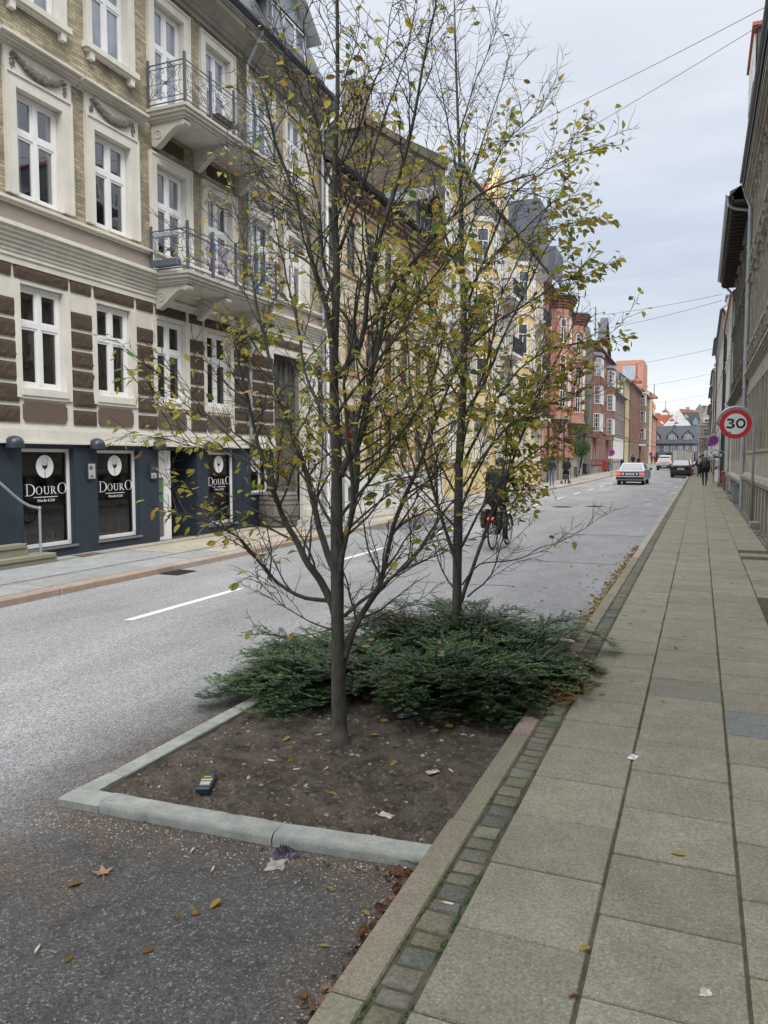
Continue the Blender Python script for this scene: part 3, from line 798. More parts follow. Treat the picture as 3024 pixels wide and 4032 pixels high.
def row_house(name, label, side, y0, y1, H, walls, floors, trim, roofm, rise=2.2, D=8.0, X=None, gut='gutter', base=None, fm='white', gm='g_far', roof_over=0.3, cat='building', pipes=True, dormers=(), ridge=0.5, xtra=None, corn=0.3, sidem=None, surr=True, gutz=None):
    # floors: list of (z sill, height, [window centres] or count, width, style)
    L = y1-y0; zb = gz((y0+y1)/2)
    if side == 'L': B = thing(name, label, cat, (X if X is not None else -9.4, y0, 0), PI/2)
    else: B = thing(name, label, cat, (X if X is not None else 1.3, y1, 0), -PI/2)
    mb = MB(); holes = []
    for fl in floors:
        z, h, cs, w = fl[:4]
        if isinstance(cs, int): cs = [L*(i+0.5)/cs for i in range(cs)]
        for c in cs: holes.append((c-w/2, c+w/2, z, z+h))
    mats = [a for _, a in walls] + [sidem or walls[-1][1]]
    zprev = -0.1
    for i, (zt, wm) in enumerate(walls):
        wall(mb, 0, L, zprev, zt, holes, 0.12, i); zprev = zt
    shell(mb, L, D, H, len(mats)-1); gable_ends(mb, L, D, H, rise, len(mats)-1, ridge)
    mb.build('wall', mats, B)
    tr = MB()
    for fl in floors:
        z, h, cs, w = fl[:4]; style = fl[4] if len(fl) > 4 else 'cross'
        if isinstance(cs, int): cs = [L*(i+0.5)/cs for i in range(cs)]
        for c in cs:
            window(B, c, z, w-0.01, h-0.01, style, fm, gm)
            if surr: surround(tr, c, z, w, h, 0.08, 0.03)
            else: tr.box(c-w/2-0.05, c+w/2+0.05, -0.06, 0.0, z-0.07, z)
    zc = [a for a, _ in walls[:-1]]
    for z in zc: cornice(tr, 0, L, z-0.06, z+0.08, 0.08, 3)
    cornice(tr, 0, L, H-0.4, H, corn, 5)
    tr.build('trim', trim, B)
    rf = MB(); gable_roof(rf, L, D, H, rise, roof_over, ridge=ridge); rf.build('roof', roofm, B)
    gt = MB(); gutter_pipe(gt, 0, L, -roof_over-0.03, H - roof_over*rise/(D*ridge)+0.03, 0.07); gt.build('gutter', MT[gut], B)
    if pipes: pipe(B, L-0.15, 0.1, H-0.5, MT[gut], -0.1, 0.05, -roof_over, H-0.1)
    for (x, z, w, h, yy, gb) in dormers: roof_box_dormer(B, x, z, w, h, yy, yy+2.0, MT['lead'] if not gb else walls[-1][1], roofm, gb, 2 if w > 1.0 else 1)
    return B
# ---------------------------------------------------------------- corner cafe building (near left)
Y0 = 3.0
def lx(y): return y - Y0
MT['ybrick'] = brick('yellow_brick', (0.52, 0.455, 0.29), (0.33, 0.28, 0.19), (0.25, 0.225, 0.18), 0.053, 0.17, dark=(0.135, 0.118, 0.09), darkamt=0.8, ds=0.9)
MT['brown'] = M('brown_roughcast', (0.092, 0.067, 0.050), 0.95, 0.15, 3, 0.3, 60, 1.0, 55, spec=0.2)
MT['brownp'] = M('brown_smooth_panel', (0.125, 0.090, 0.070), 0.9, 0.06, 3, 0.06, 60, 0.3, 60)
MT['taupe'] = M('taupe_render', (0.30, 0.255, 0.225), 0.9, 0.08, 2, 0.05, 60)
MT['blue'] = M('dark_blue_paint', (0.020, 0.031, 0.048), 0.6, 0.15, 2.5, 0.06, 60, 0.15, 40, tint=(0.028, 0.042, 0.060))
MT['cleanwhite'] = M('sign_white', (0.80, 0.80, 0.80), 0.6, 0, 1, 0)
MT['shopglass'] = clear_glass('shop_glass')
MT['interior'] = M('shop_interior', (0.035, 0.030, 0.027), 0.9, 0.2, 2, 0.1)
MT['gatewood'] = M('gate_grey_wood', (0.10, 0.095, 0.085), 0.7, 0.2, 5, 0.1, 40)
MT['brownglass'] = M('brown_ceramic', (0.18, 0.07, 0.035), 0.4, 0.1)
B = thing('cafe_building', 'yellow brick apartment house with brown rusticated first floor above a dark blue wine bar front', 'building', (-9.4, Y0, 0), PI/2)
L = 18.5-Y0; HW = 10.36; D_ = 9.0
wx2 = [lx(7.55), lx(9.14), lx(10.70)]                        # windows left of the balconies
colx = [lx(7.55), lx(9.11), lx(10.66), lx(12.2), lx(13.77)]
d2 = [lx(12.28), lx(13.86)]
rx = [lx(15.55), lx(17.05)]
holes = []; W = []
def hole(c, z, w, h, style, gm, y=0.08): holes.append((c-w/2, c+w/2, z, z+h)); W.append((c, z, w, h, style, gm, y))
for c in (lx(6.0), lx(7.55), lx(9.13), lx(10.70)):            # second and third floor
    hole(c, 5.51, 0.88, 1.54, 'cross', 'g_mid')
    hole(c, 8.36, 0.86, 1.54, 'cross', 'g_sky')
for c in d2: hole(c, 5.20, 0.88, 1.85, 'door', 'g_mid'); hole(c, 8.0, 0.88, 1.95, 'door', 'g_sky')
for c in (lx(15.55), lx(17.15)):
    hole(c, 5.51, 0.86, 1.54, 'cross', 'g_mid'); hole(c, 8.36, 0.86, 1.54, 'cross', 'g_sky')
for c in (lx(6.0), lx(7.53), lx(9.10), lx(10.66), lx(12.2), lx(13.76)): hole(c, 2.72, 0.87, 1.53, 'cross', 'g_dark')
# shop front openings: (y0, y1, z0, z1)
shops = [(6.55, 7.75, 0.26, 1.80), (8.62, 9.66, 0.26, 1.80), (10.18, 11.22, 0.26, 1.79), (13.35, 14.37, 0.26, 1.78)]
sh = [(lx(a), lx(b), c, d) for a, b, c, d in shops]
door_h = (lx(11.77), lx(12.96), -0.1, 1.80)
s4 = (lx(14.97), lx(15.83), 0.86, 1.78)
gate_h = (lx(16.04), lx(17.45), -0.1, 4.14)
mb = MB()
allh = holes + sh + [door_h, s4, gate_h]
wall(mb, 0, lx(16.02), -0.1, 1.87, allh, 0.16, 1)                       # blue shop front
wall(mb, lx(16.02), L, -0.1, 1.87, allh, 0.16, 2)
wall(mb, 0, L, 1.87, 4.58, allh, 0.10, 2)                       # cream ground for the rustication
wall(mb, 0, L, 4.58, 5.05, allh, 0.1, 2)
wall(mb, 0, L, 5.05, 5.42, allh, 0.1, 3)
wall(mb, 0, L, 5.42, HW+0.3, allh, 0.10, 0, rm=2)
shell(mb, L, D_, HW+0.3, 0)
mb.build('wall', [MT['ybrick'], MT['blue'], MT['cream'], MT['taupe']], B)
for (c, z, w, h, st_, gm, y) in W: window(B, c, z, w-0.01, h-0.01, st_, 'white', gm, y, name='balcony_door' if st_ == 'door' else 'window')
# --- mouldings
tr = MB()
cornice(tr, 0, L, 4.68, 5.05, 0.20, 6)
tr.box(0, L, -0.03, 0, 4.50, 4.60); tr.box(0, L, -0.05, 0, 4.60, 4.64)
cornice(tr, 0, L, 5.36, 5.44, 0.08, 2)
LG = lx(16.0)
tr.box(0, LG, -0.055, 0, 1.91, 2.09); tr.box(0, LG, -0.035, 0, 2.09, 2.13); tr.box(0, LG, -0.075, 0, 1.875, 1.91)
for c in (lx(6.0), lx(7.55), lx(9.13), lx(10.70)):
    surround(tr, c, 5.51, 0.88, 1.54, 0.20, 0.05, sill=False)
    a, b = c-0.64, c+0.64
    tr.box(a, b, -0.045, 0, 7.255, 7.56)                          # frieze above the window
    cornice(tr, a-0.13, b+0.13, 7.56, 7.72, 0.20, 4)
    surround(tr, c, 8.36, 0.86, 1.54, 0.15, 0.05, sill=True)
    for s in (-1, 1): tr.box(c+s*0.48-0.05, c+s*0.48+0.05, -0.09, 0, 8.12, 8.23)
for c in d2:
    surround(tr, c, 5.12, 0.88, 1.93, 0.18, 0.045, sill=False); surround(tr, c, 7.95, 0.88, 2.0, 0.18, 0.05, sill=False)
for c in (lx(15.55), lx(17.15)):
    surround(tr, c, 5.51, 0.86, 1.54, 0.18, 0.05, sill=False); cornice(tr, c-0.7, c+0.7, 7.56, 7.72, 0.18, 4); tr.box(c-0.6, c+0.6, -0.045, 0, 7.255, 7.56)
    surround(tr, c, 8.36, 0.86, 1.54, 0.15, 0.05, sill=True)
for c in (lx(6.0), lx(7.53), lx(9.10), lx(10.66), lx(12.2), lx(13.76)):
    # sill and apron of the first-floor windows
    tr.box(c-0.46, c+0.46, -0.05, 0, 2.60, 2.70); tr.box(c-0.44, c+0.44, -0.03, 0, 2.55, 2.60)
    for s in (-1, 1): tr.box(c+s*0.49-0.055, c+s*0.49+0.055, -0.032, 0, 2.56, 4.28)
# window jamb pillars between the brown blocks are the cream wall itself
tr.build('stucco_trim', MT['cream'], B)
# garlands above the second-floor windows
def garland(c):
    gm = MB(); random.seed(int(c*10)+3)
    for k in range(46):
        t = k/45*2-1
        x = c+t*0.46; z = 7.50-0.15*(1-t*t)**0.9
        s = 0.03+0.034*(1-abs(t))**0.5
        for _ in range(3): gm.ell((x+rnd(-.015, .015), -0.05-s*0.4, z+rnd(-.5, .5)*s), (s*rnd(.5, 1), s*0.8, s*rnd(.5, 1)), 6, 4)
    for s_ in (-1, 1):
        for k in range(16): gm.ell((c+s_*(0.5+rnd(-.035, .035)), -0.055, 7.50-k*0.014+rnd(-.01, .01)), (0.02*rnd(.5, 1.2), 0.018, 0.02*rnd(.5, 1.2)), 6, 4)
    gm.build('garland', MT['garl'], B)
MT['garl'] = M('garland_plaster', (0.20, 0.175, 0.145), 0.95, 0.35, 12, 0.2, 60)
for c in (lx(7.55), lx(9.13), lx(10.70), lx(15.55), lx(17.15)): garland(c)
random.seed(11)
# --- brown rusticated blocks
bl = MB()
def block(a, b, z0, z1, m=0, pr=0.035):
    nx_ = max(2, int((b-a)/0.05)); nz_ = max(2, int((z1-z0)/0.05)); vs = []; fs = []
    for j in range(nz_+1):
        for i in range(nx_+1):
            x = a+(b-a)*i/nx_; z = z0+(z1-z0)*j/nz_
            e = (i in (0, nx_)) or (j in (0, nz_))
            h = -0.020 if e else -pr*.85-0.010*MN.noise(Vector((x*9, z*9, a)))-0.007*MN.noise(Vector((x*24, z*24, 3)))
            vs.append((x, h, z))
    n = nx_+1
    for j in range(nz_):
        for i in range(nx_): fs.append((j*n+i, j*n+i+1, (j+1)*n+i+1, (j+1)*n+i))
    k = len(vs)
    for (x, z) in ((a, z0), (b, z0), (b, z1), (a, z1)): vs.append((x, 0.0, z))
    for q, (i0, i1) in enumerate(((0, nx_), (nx_, nz_*n+nx_), (nz_*n+nx_, nz_*n), (nz_*n, 0))): fs.append((k+q, k+(q+1) % 4, i1, i0))
    bl.add(vs, fs, m)
rows = [(2.19, 2.43), (2.49, 2.75), (2.81, 3.07), (3.13, 3.38), (3.44, 3.69), (3.75, 4.0), (4.05, 4.29)]
piers = [(3.2, 3.95), (4.0, 4.7), (4.75, 5.45), (6.58, 7.0), (8.10, 8.60), (9.68, 10.18), (11.24, 11.74), (12.80, 13.30)]
for (a, b) in piers:
    for (z0, z1) in rows[:-1]: block(lx(a), lx(b), z0, z1)
for (z0, z1) in rows:
    block(lx(14.36), lx(14.9), z0, z1)
    if z0 < 4.0: block(lx(14.98), lx(15.98), z0, z1)
    block(lx(17.52), lx(18.0), z0, z1) if z0 > 2.2 else None
    block(lx(18.1), lx(18.45), z0, z1)
for (a, b) in ((3.2, 4.7), (4.75, 5.5), (5.55, 6.45), (6.6, 7.0), (7.07, 8.0), (8.08, 8.52), (8.58, 9.62), (9.68, 10.12), (10.20, 11.16), (11.24, 11.68), (11.76, 12.66), (12.78, 13.2), (13.3, 14.25), (14.36, 14.9), (14.98, 16.0), (16.1, 17.4)):
    block(lx(a), lx(b), 4.32, 4.49) if a < 14 else block(lx(a), lx(b), 4.32, 4.47)
for c in (6.0, 7.53, 9.10, 10.66, 12.2, 13.76):                  # smooth apron panels with notched corners
    bl.prism([(lx(c)-0.40, 2.20), (lx(c)+0.40, 2.20), (lx(c)+0.40, 2.25), (lx(c)+0.43, 2.25), (lx(c)+0.43, 2.46), (lx(c)+0.40, 2.46), (lx(c)+0.40, 2.51), (lx(c)-0.40, 2.51), (lx(c)-0.40, 2.46), (lx(c)-0.43, 2.46), (lx(c)-0.43, 2.25), (lx(c)-0.40, 2.25)], 'y', -0.022, 0.0, 1)
bl.build('rustication', [MT['brown'], MT['brownp']], B)
# --- shop front
sf = MB()
for (a, b, z0, z1) in sh:
    sf.mk(); t = 0.05; y0_, y1_ = 0.10, 0.17
    sf.box(a, b, y0_, y1_, z0, z0+t*1.2); sf.box(a, b, y0_, y1_, z1-t, z1); sf.box(a, a+t, y0_, y1_, z0+t, z1-t); sf.box(b-t, b, y0_, y1_, z0+t, z1-t)
a, b, z0, z1 = s4
sf.mk(); sf.box(a, b, .10, .17, z0, z0+.05); sf.box(a, b, .10, .17, z1-.05, z1); sf.box(a, a+.05, .10, .17, z0, z1); sf.box(b-.05, b, .10, .17, z0, z1); sf.box((a+b)/2+0.08, (a+b)/2+0.13, .10, .17, z0, z1)
sl_ = MB()
for (a, b, z0, z1) in sh: sl_.mk(); sl_.box(a-0.03, b+0.03, -0.03, 0.11, z0-0.035, z0)
sl_.mk(); sl_.box(s4[0]-0.03, s4[1]+0.03, -0.03, 0.11, s4[2]-0.035, s4[2])
ib = MB()
for (a, b, z0, z1) in sh + [s4]:
    ib.mk()
    ib.quad((a-.1, 0.19, z0), (b+.1, 0.19, z0), (b+.1, 1.2, z0), (a-.1, 1.2, z0)); ib.quad((a-.1, 1.2, z0-.1), (b+.1, 1.2, z0-.1), (b+.1, 1.2, z1+.1), (a-.1, 1.2, z1+.1))
    ib.quad((a-.1, 0.19, z0), (a-.1, 1.2, z0), (a-.1, 1.2, z1+.1), (a-.1, .19, z1+.1)); ib.quad((b+.1, 0.19, z0), (b+.1, 1.2, z0), (b+.1, 1.2, z1+.1), (b+.1, .19, z1+.1))
    ib.quad((a-.1, 0.19, z1+.02), (b+.1, .19, z1+.02), (b+.1, 1.2, z1+.02), (a-.1, 1.2, z1+.02))
ib.build_split('shop_interior', MT['interior'], B)
sl_.build_split('shop_sill', M('grey_sill', (0.17, 0.18, 0.19), 0.6, 0.1), B)
sf.build_split('shop_window_frame', MT['white'], B)
def serif_letters():
    # strokes as flat polygons: returns list of (verts, faces) builder calls on unit height
    out = []
    def poly(p): out.append(p)
    def ring(cx, cz, rx_, rz_, thin, thick, n=40):
        vs = []; 
        for k in range(n):
            t = 2*PI*k/n
            ox, oz = cx+rx_*cos(t), cz+rz_*sin(t)
            th = thin+(thick-thin)*abs(cos(t))**1.3
            vs.append(((ox, oz), (cx+(rx_-th)*cos(t), cz+(rz_-(thin*1.1))*sin(t))))
        for k in range(n): 
            a, b = vs[k], vs[(k+1) % n]; poly([a[0], b[0], b[1], a[1]])
    def bar(x0, z0, x1, z1): poly([(x0, z0), (x1, z0), (x1, z1), (x0, z1)])
    # D
    bar(0.06, 0, 0.13, 1.0); bar(-0.02, 0.955, 0.20, 1.0); bar(-0.02, 0, 0.20, 0.045)
    n = 22; vs = []
    for k in range(n+1):
        t = -PI/2+PI*k/n; th = 0.045+0.055*cos(t)
        vs.append(((0.20+0.40*cos(t), 0.5+0.5*sin(t)), (0.20+(0.40-th)*cos(t), 0.5+0.455*sin(t))))
    for k in range(n): poly([vs[k][0], vs[k+1][0], vs[k+1][1], vs[k][1]])
    # o
    ring(0.84, 0.43, 0.20, 0.34, 0.025, 0.06)
    # u
    z0, h = 0.10, 0.66
    bar(1.16, z0+0.16, 1.22, z0+h); bar(1.11, z0+h-0.03, 1.27, z0+h); bar(1.42, z0+0.16, 1.455, z0+h); bar(1.37, z0+h-0.03, 1.50, z0+h)
    for k in range(12):
        t0, t1 = PI+PI*k/12, PI+PI*(k+1)/12
        def pt(t, q): return (1.3075+(0.1475-q)*cos(t), z0+0.16+(0.17-q*0.8)*sin(t))
        poly([pt(t0, 0), pt(t1, 0), pt(t1, 0.05), pt(t0, 0.05)])
    # r (small capital)
    bar(1.62, z0, 1.68, z0+h); bar(1.57, z0, 1.73, z0+0.03); bar(1.57, z0+h-0.03, 1.70, z0+h)
    for k in range(10):
        t0, t1 = -PI/2+PI*k/10, -PI/2+PI*(k+1)/10
        def pt2(t, q): return (1.70+(0.15-q)*cos(t), z0+h-0.165+(0.165-q*0.6)*sin(t))
        poly([pt2(t0, 0), pt2(t1, 0), pt2(t1, 0.045), pt2(t0, 0.045)])
    poly([(1.71, z0+h-0.33), (1.78, z0+h-0.33), (1.95, z0), (1.87, z0)]); bar(1.84, z0, 2.0, z0+0.025)
    # O
    ring(2.33, 0.56, 0.30, 0.47, 0.03, 0.085)
    return out
SL = serif_letters()
def logo(B_, c, zt, brown=False, small=False):
    # round badge with a wine glass, the name, a rule and the tag line, stuck to the glass
    y = 0.118; mb = MB()
    n = 40; rx_, rz_ = 0.175, 0.18; zc = 1.524
    wh = [(c+rx_*cos(2*PI*k/n), y, zc+rz_*sin(2*PI*k/n)) for k in range(n)]
    mb.add(wh, [tuple(range(n))], 0)
    def P(pts, m=1, dy=0.003): mb.add([(c+p[0], y-dy, zc+p[1]) for p in pts], [tuple(range(len(pts)))], m)
    P([(-.006, -.181), (.006, -.181), (.004, -.03), (-.004, -.03)])                   # stem
    bowl = [(-.055, .03), (-.052, .0), (-.035, -.03), (0, -.05), (.035, -.03), (.052, .0), (.057, .04), (.045, .035), (.03, .012), (.012, .03), (-.01, .008), (-.03, .02)]
    P(bowl)
    for s, e in ((-1, 0.10), (1, 0.13)):
        for k in range(6):
            z_a, z_b = 0.02+k*e/6, 0.02+(k+1)*e/6
            xa, xb = s*(0.056-0.030*(k/6)**2), s*(0.056-0.030*((k+1)/6)**2)
            P([(xa-.003, z_a), (xa+.003, z_a), (xb+.003, z_b), (xb-.003, z_b)])
    for k in range(14):                                                               # curl of wine
        t0, t1 = k*0.42, (k+1)*0.42; r0, r1 = 0.024-0.0013*k, 0.024-0.0013*(k+1)
        P([(.005+r0*cos(t0), .045+r0*sin(t0)), (.005+r1*cos(t1), .045+r1*sin(t1)), (.005+(r1-.007)*cos(t1), .045+(r1-.007)*sin(t1)), (.005+(r0-.007)*cos(t0), .045+(r0-.007)*sin(t0))])
    if not small:
        S = 0.185; x0 = c-0.40
        wdt = 0.83/2.65
        for p in SL: mb.add([(x0+q[0]*wdt+0.01, y, 1.07+q[1]*S) for q in p], [tuple(range(len(p)))], 0)
        mb.add([(c-.24, y, 1.040), (c+.24, y, 1.040), (c+.24, y, 1.050), (c-.24, y, 1.050)], [(0, 1, 2, 3)], 0)
        text(mb, 'Wine Bar & Café', 0.062, (c, y, 0.972), 0.82, 0, shear=0.25, bold=0.0006)
    return mb.build('window_sign', [MT['cleanwhite'], MT['winecol']], B_)
MT['winecol'] = M('wine_dark', (0.035, 0.012, 0.014), 0.5, 0, 1, 0)
gp = MB()
for (a, b, z0, z1) in sh + [s4]: gp.mk(); gp.quad((a+.03, 0.125, z0+.03), (b-.03, 0.125, z0+.03), (b-.03, 0.125, z1-.03), (a+.03, 0.125, z1-.03))
gp.build_split('shop_pane', MT['shopglass'], B)
for (a, b, z0, z1) in sh: logo(B, (a+b)/2+0.03, z1)
logo(B, (s4[0]+s4[1])/2-0.08, 1.78, small=True)
# recessed entrance
en = MB(); a, b = door_h[0], door_h[1]
en.quad((a, 0.16, -.1), (a, 1.0, -.1), (a, 1.0, 1.9), (a, 0.16, 1.9)); en.quad((b, .16, -.1), (b, .16, 1.9), (b, 1.0, 1.9), (b, 1.0, -.1)); en.quad((a, 1.0, -.1), (b, 1.0, -.1), (b, 1.0, 1.9), (a, 1.0, 1.9)); en.quad((a, .1, 1.81), (a, 1.0, 1.81), (b, 1.0, 1.81), (b, .1, 1.81))
en.build('entrance_niche', MT['blue'], B)
dm = MB(); x0, x1 = a+0.02, a+0.53
for (p, q, r_, s_) in ((x0, x0+.05, .02, 1.8), (x1-.07, x1, .02, 1.8), (x0+.05, x1-.07, 1.72, 1.8), (x0+.05, x1-.07, 1.36, 1.42)): dm.box(p, q, .14, .2, r_, s_)
dm.box(x0+.05, x1-.07, .165, .19, 1.42, 1.72)
dm.box(x0+.05, x0+.11, .15, .19, .02, 1.36); dm.box(x1-.20, x1-.07, .15, .19, .02, 1.36); dm.box(x0+.11, x1-.20, .15, .19, 1.28, 1.36); dm.box(x0+.11, x1-.20, .15, .19, .02, .14)
dr = dm.build('entrance_door', MT['white'], B)
dg_ = MB(); dg_.quad((x0+.1, .17, .1), (x1-.18, .17, .1), (x1-.18, .17, 1.3), (x0+.1, .17, 1.3)); dg_.build('pane', MT['g_dark'], dr)
nt_ = MB(); nt_.box(x0+.16, x0+.29, .155, .16, 1.0, 1.25); nt_.box(x0+.16, x0+.29, .155, .16, .8, .95); nt_.build('notice', M('green_notice', (0.10, 0.22, 0.12), 0.6, 0.4, 30), dr)
hn = MB(); hn.tube([(x1-.13, .13, .72), (x1-.13, .10, .74), (x1-.13, .10, .94), (x1-.13, .13, .96)], .009, 6); hn.build('handle', MT['zinc'], dr)
# grilled gateway
gt = MB(); a, b = gate_h[0], gate_h[1]
gt.quad((a, .6, -.1), (b, .6, -.1), (b, .6, 4.2), (a, .6, 4.2)); gt.quad((a, .1, -.1), (a, .6, -.1), (a, .6, 4.2), (a, .1, 4.2)); gt.quad((b, .1, -.1), (b, .1, 4.2), (b, .6, 4.2), (b, .6, -.1))
gt.build('gateway_reveal', M('gateway_render', (0.23, 0.215, 0.19), 0.9, 0.2, 2, 0.08, 50, streak=0.4), B)
gd = MB(); y = .26
gd.box(a, b, y-.03, y+.03, 4.05, 4.15); gd.box(a, b, y-.05, y+.03, 3.22, 3.32); gd.box(a, b, y-.05, y+.03, 2.62, 2.72); gd.box(a, b, y-.02, y+.03, 2.72, 3.22)
for k in range(4): x = a+(b-a)*k/3; gd.box(x-.04, x+.04, y-.05, y+.03, 2.72, 4.05)
for k in range(3):
    x = a+(b-a)*(k+.5)/3
    gd.lathe([(.10, -.02), (.12, -.03), (.14, -.02), (.12, 0)], (x, y-.03, 2.97), 20, axis='y'); gd.box(x-.17, x+.17, y-.035, y-.02, 2.79, 2.83); gd.box(x-.17, x+.17, y-.035, y-.02, 3.11, 3.15)
    gd.tube([(x, y-.01, 3.32), (x, y-.01, 4.05)], .02, 6); 
    for q in (3.5, 3.85): gd.ell((x, y-.02, q), (.035, .03, .05), 8, 6)
gd.box(a, b, y-.02, y+.03, 0.05, 2.62)
for k in range(2): 
    x = a+(b-a)*(0.25+.5*k); gd.box(x-.28, x+.28, y-.04, y-.02, .3, 1.2); gd.box(x-.28, x+.28, y-.04, y-.02, 1.35, 2.4)
gate = gd.build('gate', MT['gatewood'], B)
gg = MB(); gg.quad((a, y+.0, 3.3), (b, y+.0, 3.3), (b, y+.0, 4.1), (a, y+.0, 4.1)); gg.build('pane', MT['g_dark'], gate)
gf = MB(); random.seed(5)
for k in range(9):
    px, pz = a+rnd(.12, .62), rnd(1.25, 1.85); pts = []
    ang = rnd(0, 6.28)
    for i in range(9): pts.append((px, .205, pz)); ang += rnd(-1.1, 1.1); px += .06*cos(ang); pz += .08*sin(ang)
    gf.tube(pts, .010, 4)
gf.build('graffiti', M('red_spray', (0.42, 0.03, 0.03), 0.7, 0, 1, 0), gate)
pl = MB(); pl.box(lx(17.60), lx(18.0), -.085, -.06, 1.38, 1.62)
plq = pl.build('plaque', M('black_plaque', (.02, .02, .02), .4, 0, 1, 0), B)
t_ = MB()
for k in range(6): t_.box(lx(17.64), lx(17.96-0.05*(k % 3)), -.088, -.086, 1.415+k*.032, 1.426+k*.032)
t_.build('plaque_lettering', MT['cleanwhite'], plq)
ps = MB(); ps.box(lx(17.50), lx(18.20), -.06, 0, -0.1, 4.1); ps.box(lx(17.46), lx(18.24), -.08, 0, 4.1, 4.3); ps.box(lx(17.46), lx(18.24), -.09, 0, -.1, .35); ps.build('pilaster', MT['cream'], B)
# menu cases
for (a, b, z0, z1, dk) in ((9.915, 10.095, 1.30, 1.575, 0), (11.49, 11.66, 1.27, 1.545, 1)):
    m_ = MB(); m_.bbox(lx(a), lx(b), -.045, 0, z0, z1, .006)
    c_ = m_.build('menu_case', MT['gutter'], B)
    m_ = MB(); m_.box(lx(a)+.015, lx(b)-.015, -.048, -.045, z0+.015, z1-.015 if not dk else z0+.11); m_.build('menu_sheet', M('menu_paper', (.42, .44, .44), .6, .1, 20), c_)
    m_ = MB(); m_.box(lx(a)+.035, lx(b)-.075, -.05, -.0482, z1-.115, z1-.05)
    for k in range(6): m_.box(lx(a)+.05, lx(b)-.05-.01*(k % 3), -.05, -.0482, z0+.03+k*.009, z0+.034+k*.009)
    m_.build('menu_print', M('menu_ink', (.1, .1, .11), .6, 0, 1, 0), c_)
# dome lamps on the ledge
for i, yy in enumerate((6.85, 8.41, 10.08, 11.67, 13.25, 14.95)):
    m_ = MB(); m_.lathe([(.135, -.05), (.135, -.0), (.128, .05), (.105, .09), (.06, .12), (.001, .13)], (lx(yy), -.10, 1.855), 18)
    m_.box(lx(yy)-.04, lx(yy)+.04, -.10, 0, 1.80, 1.86)
    smoothed(m_.build('wall_lamp', M('lamp_enamel', (.035, .04, .055), .35, .05) if i == 0 else bpy.data.materials['lamp_enamel'], B))
# --- balconies
def scroll(mb, c, r, turns, a0, sgn, rad=.006, y=0.0, n=16):
    pts = []
    for k in range(n+1):
        t = k/n; rr = r*(1-.85*t); an = a0+sgn*turns*2*PI*t
        pts.append((c[0]+rr*cos(an), y, c[1]+rr*sin(an)))
    mb.tube(pts, rad, 5)
def rail_panel(mb, w):
    # wrought-iron panel of width w and height .78, in local x-z
    h = .78; t = .012
    for z in (.06, .74): mb.tube([(0, 0, z), (w, 0, z)], t, 6)
    mb.tube([(0, 0, .15), (w, 0, .15)], .008, 5); mb.tube([(0, 0, .66), (w, 0, .66)], .008, 5)
    c = w/2
    for s in (-1, 1):
        mb.tube([(c, 0, .40), (c+s*w*.46, 0, .66)], .006, 5); mb.tube([(c, 0, .40), (c+s*w*.46, 0, .15)], .006, 5); mb.tube([(c, 0, .40), (c+s*w*.46, 0, .40)], .005, 5)
        for k in (.28, .52): scroll(mb, (c+s*w*.25, k), .065, 1.4, PI/2 if k > .4 else -PI/2, s, .0055)
        scroll(mb, (c+s*.07, .60), .075, 1.3, -PI/2, s, .006); scroll(mb, (c+s*.07, .22), .075, 1.3, PI/2, -s, .006)
        scroll(mb, (c+s*.06, .40), .055, 1.2, PI, s, .0055)
        mb.tube([(c+s*w*.44, 0, .2), (c+s*w*.36, 0, .3), (c+s*w*.40, 0, .40), (c+s*w*.36, 0, .5), (c+s*w*.44, 0, .62)], .0055, 5)
    mb.lathe([(.001, -.012), (.03, -.012), (.03, .012), (.001, .012)], (c, 0, .40), 10, axis='y')
MT['rail'] = M('balcony_iron', (0.115, 0.14, 0.17), 0.5, 0.15, 6, 0.05, metal=0.3)
MT['slabw'] = M('balcony_stucco', (0.50, 0.475, 0.42), .85, .12, 2, .05, 60, streak=.25)
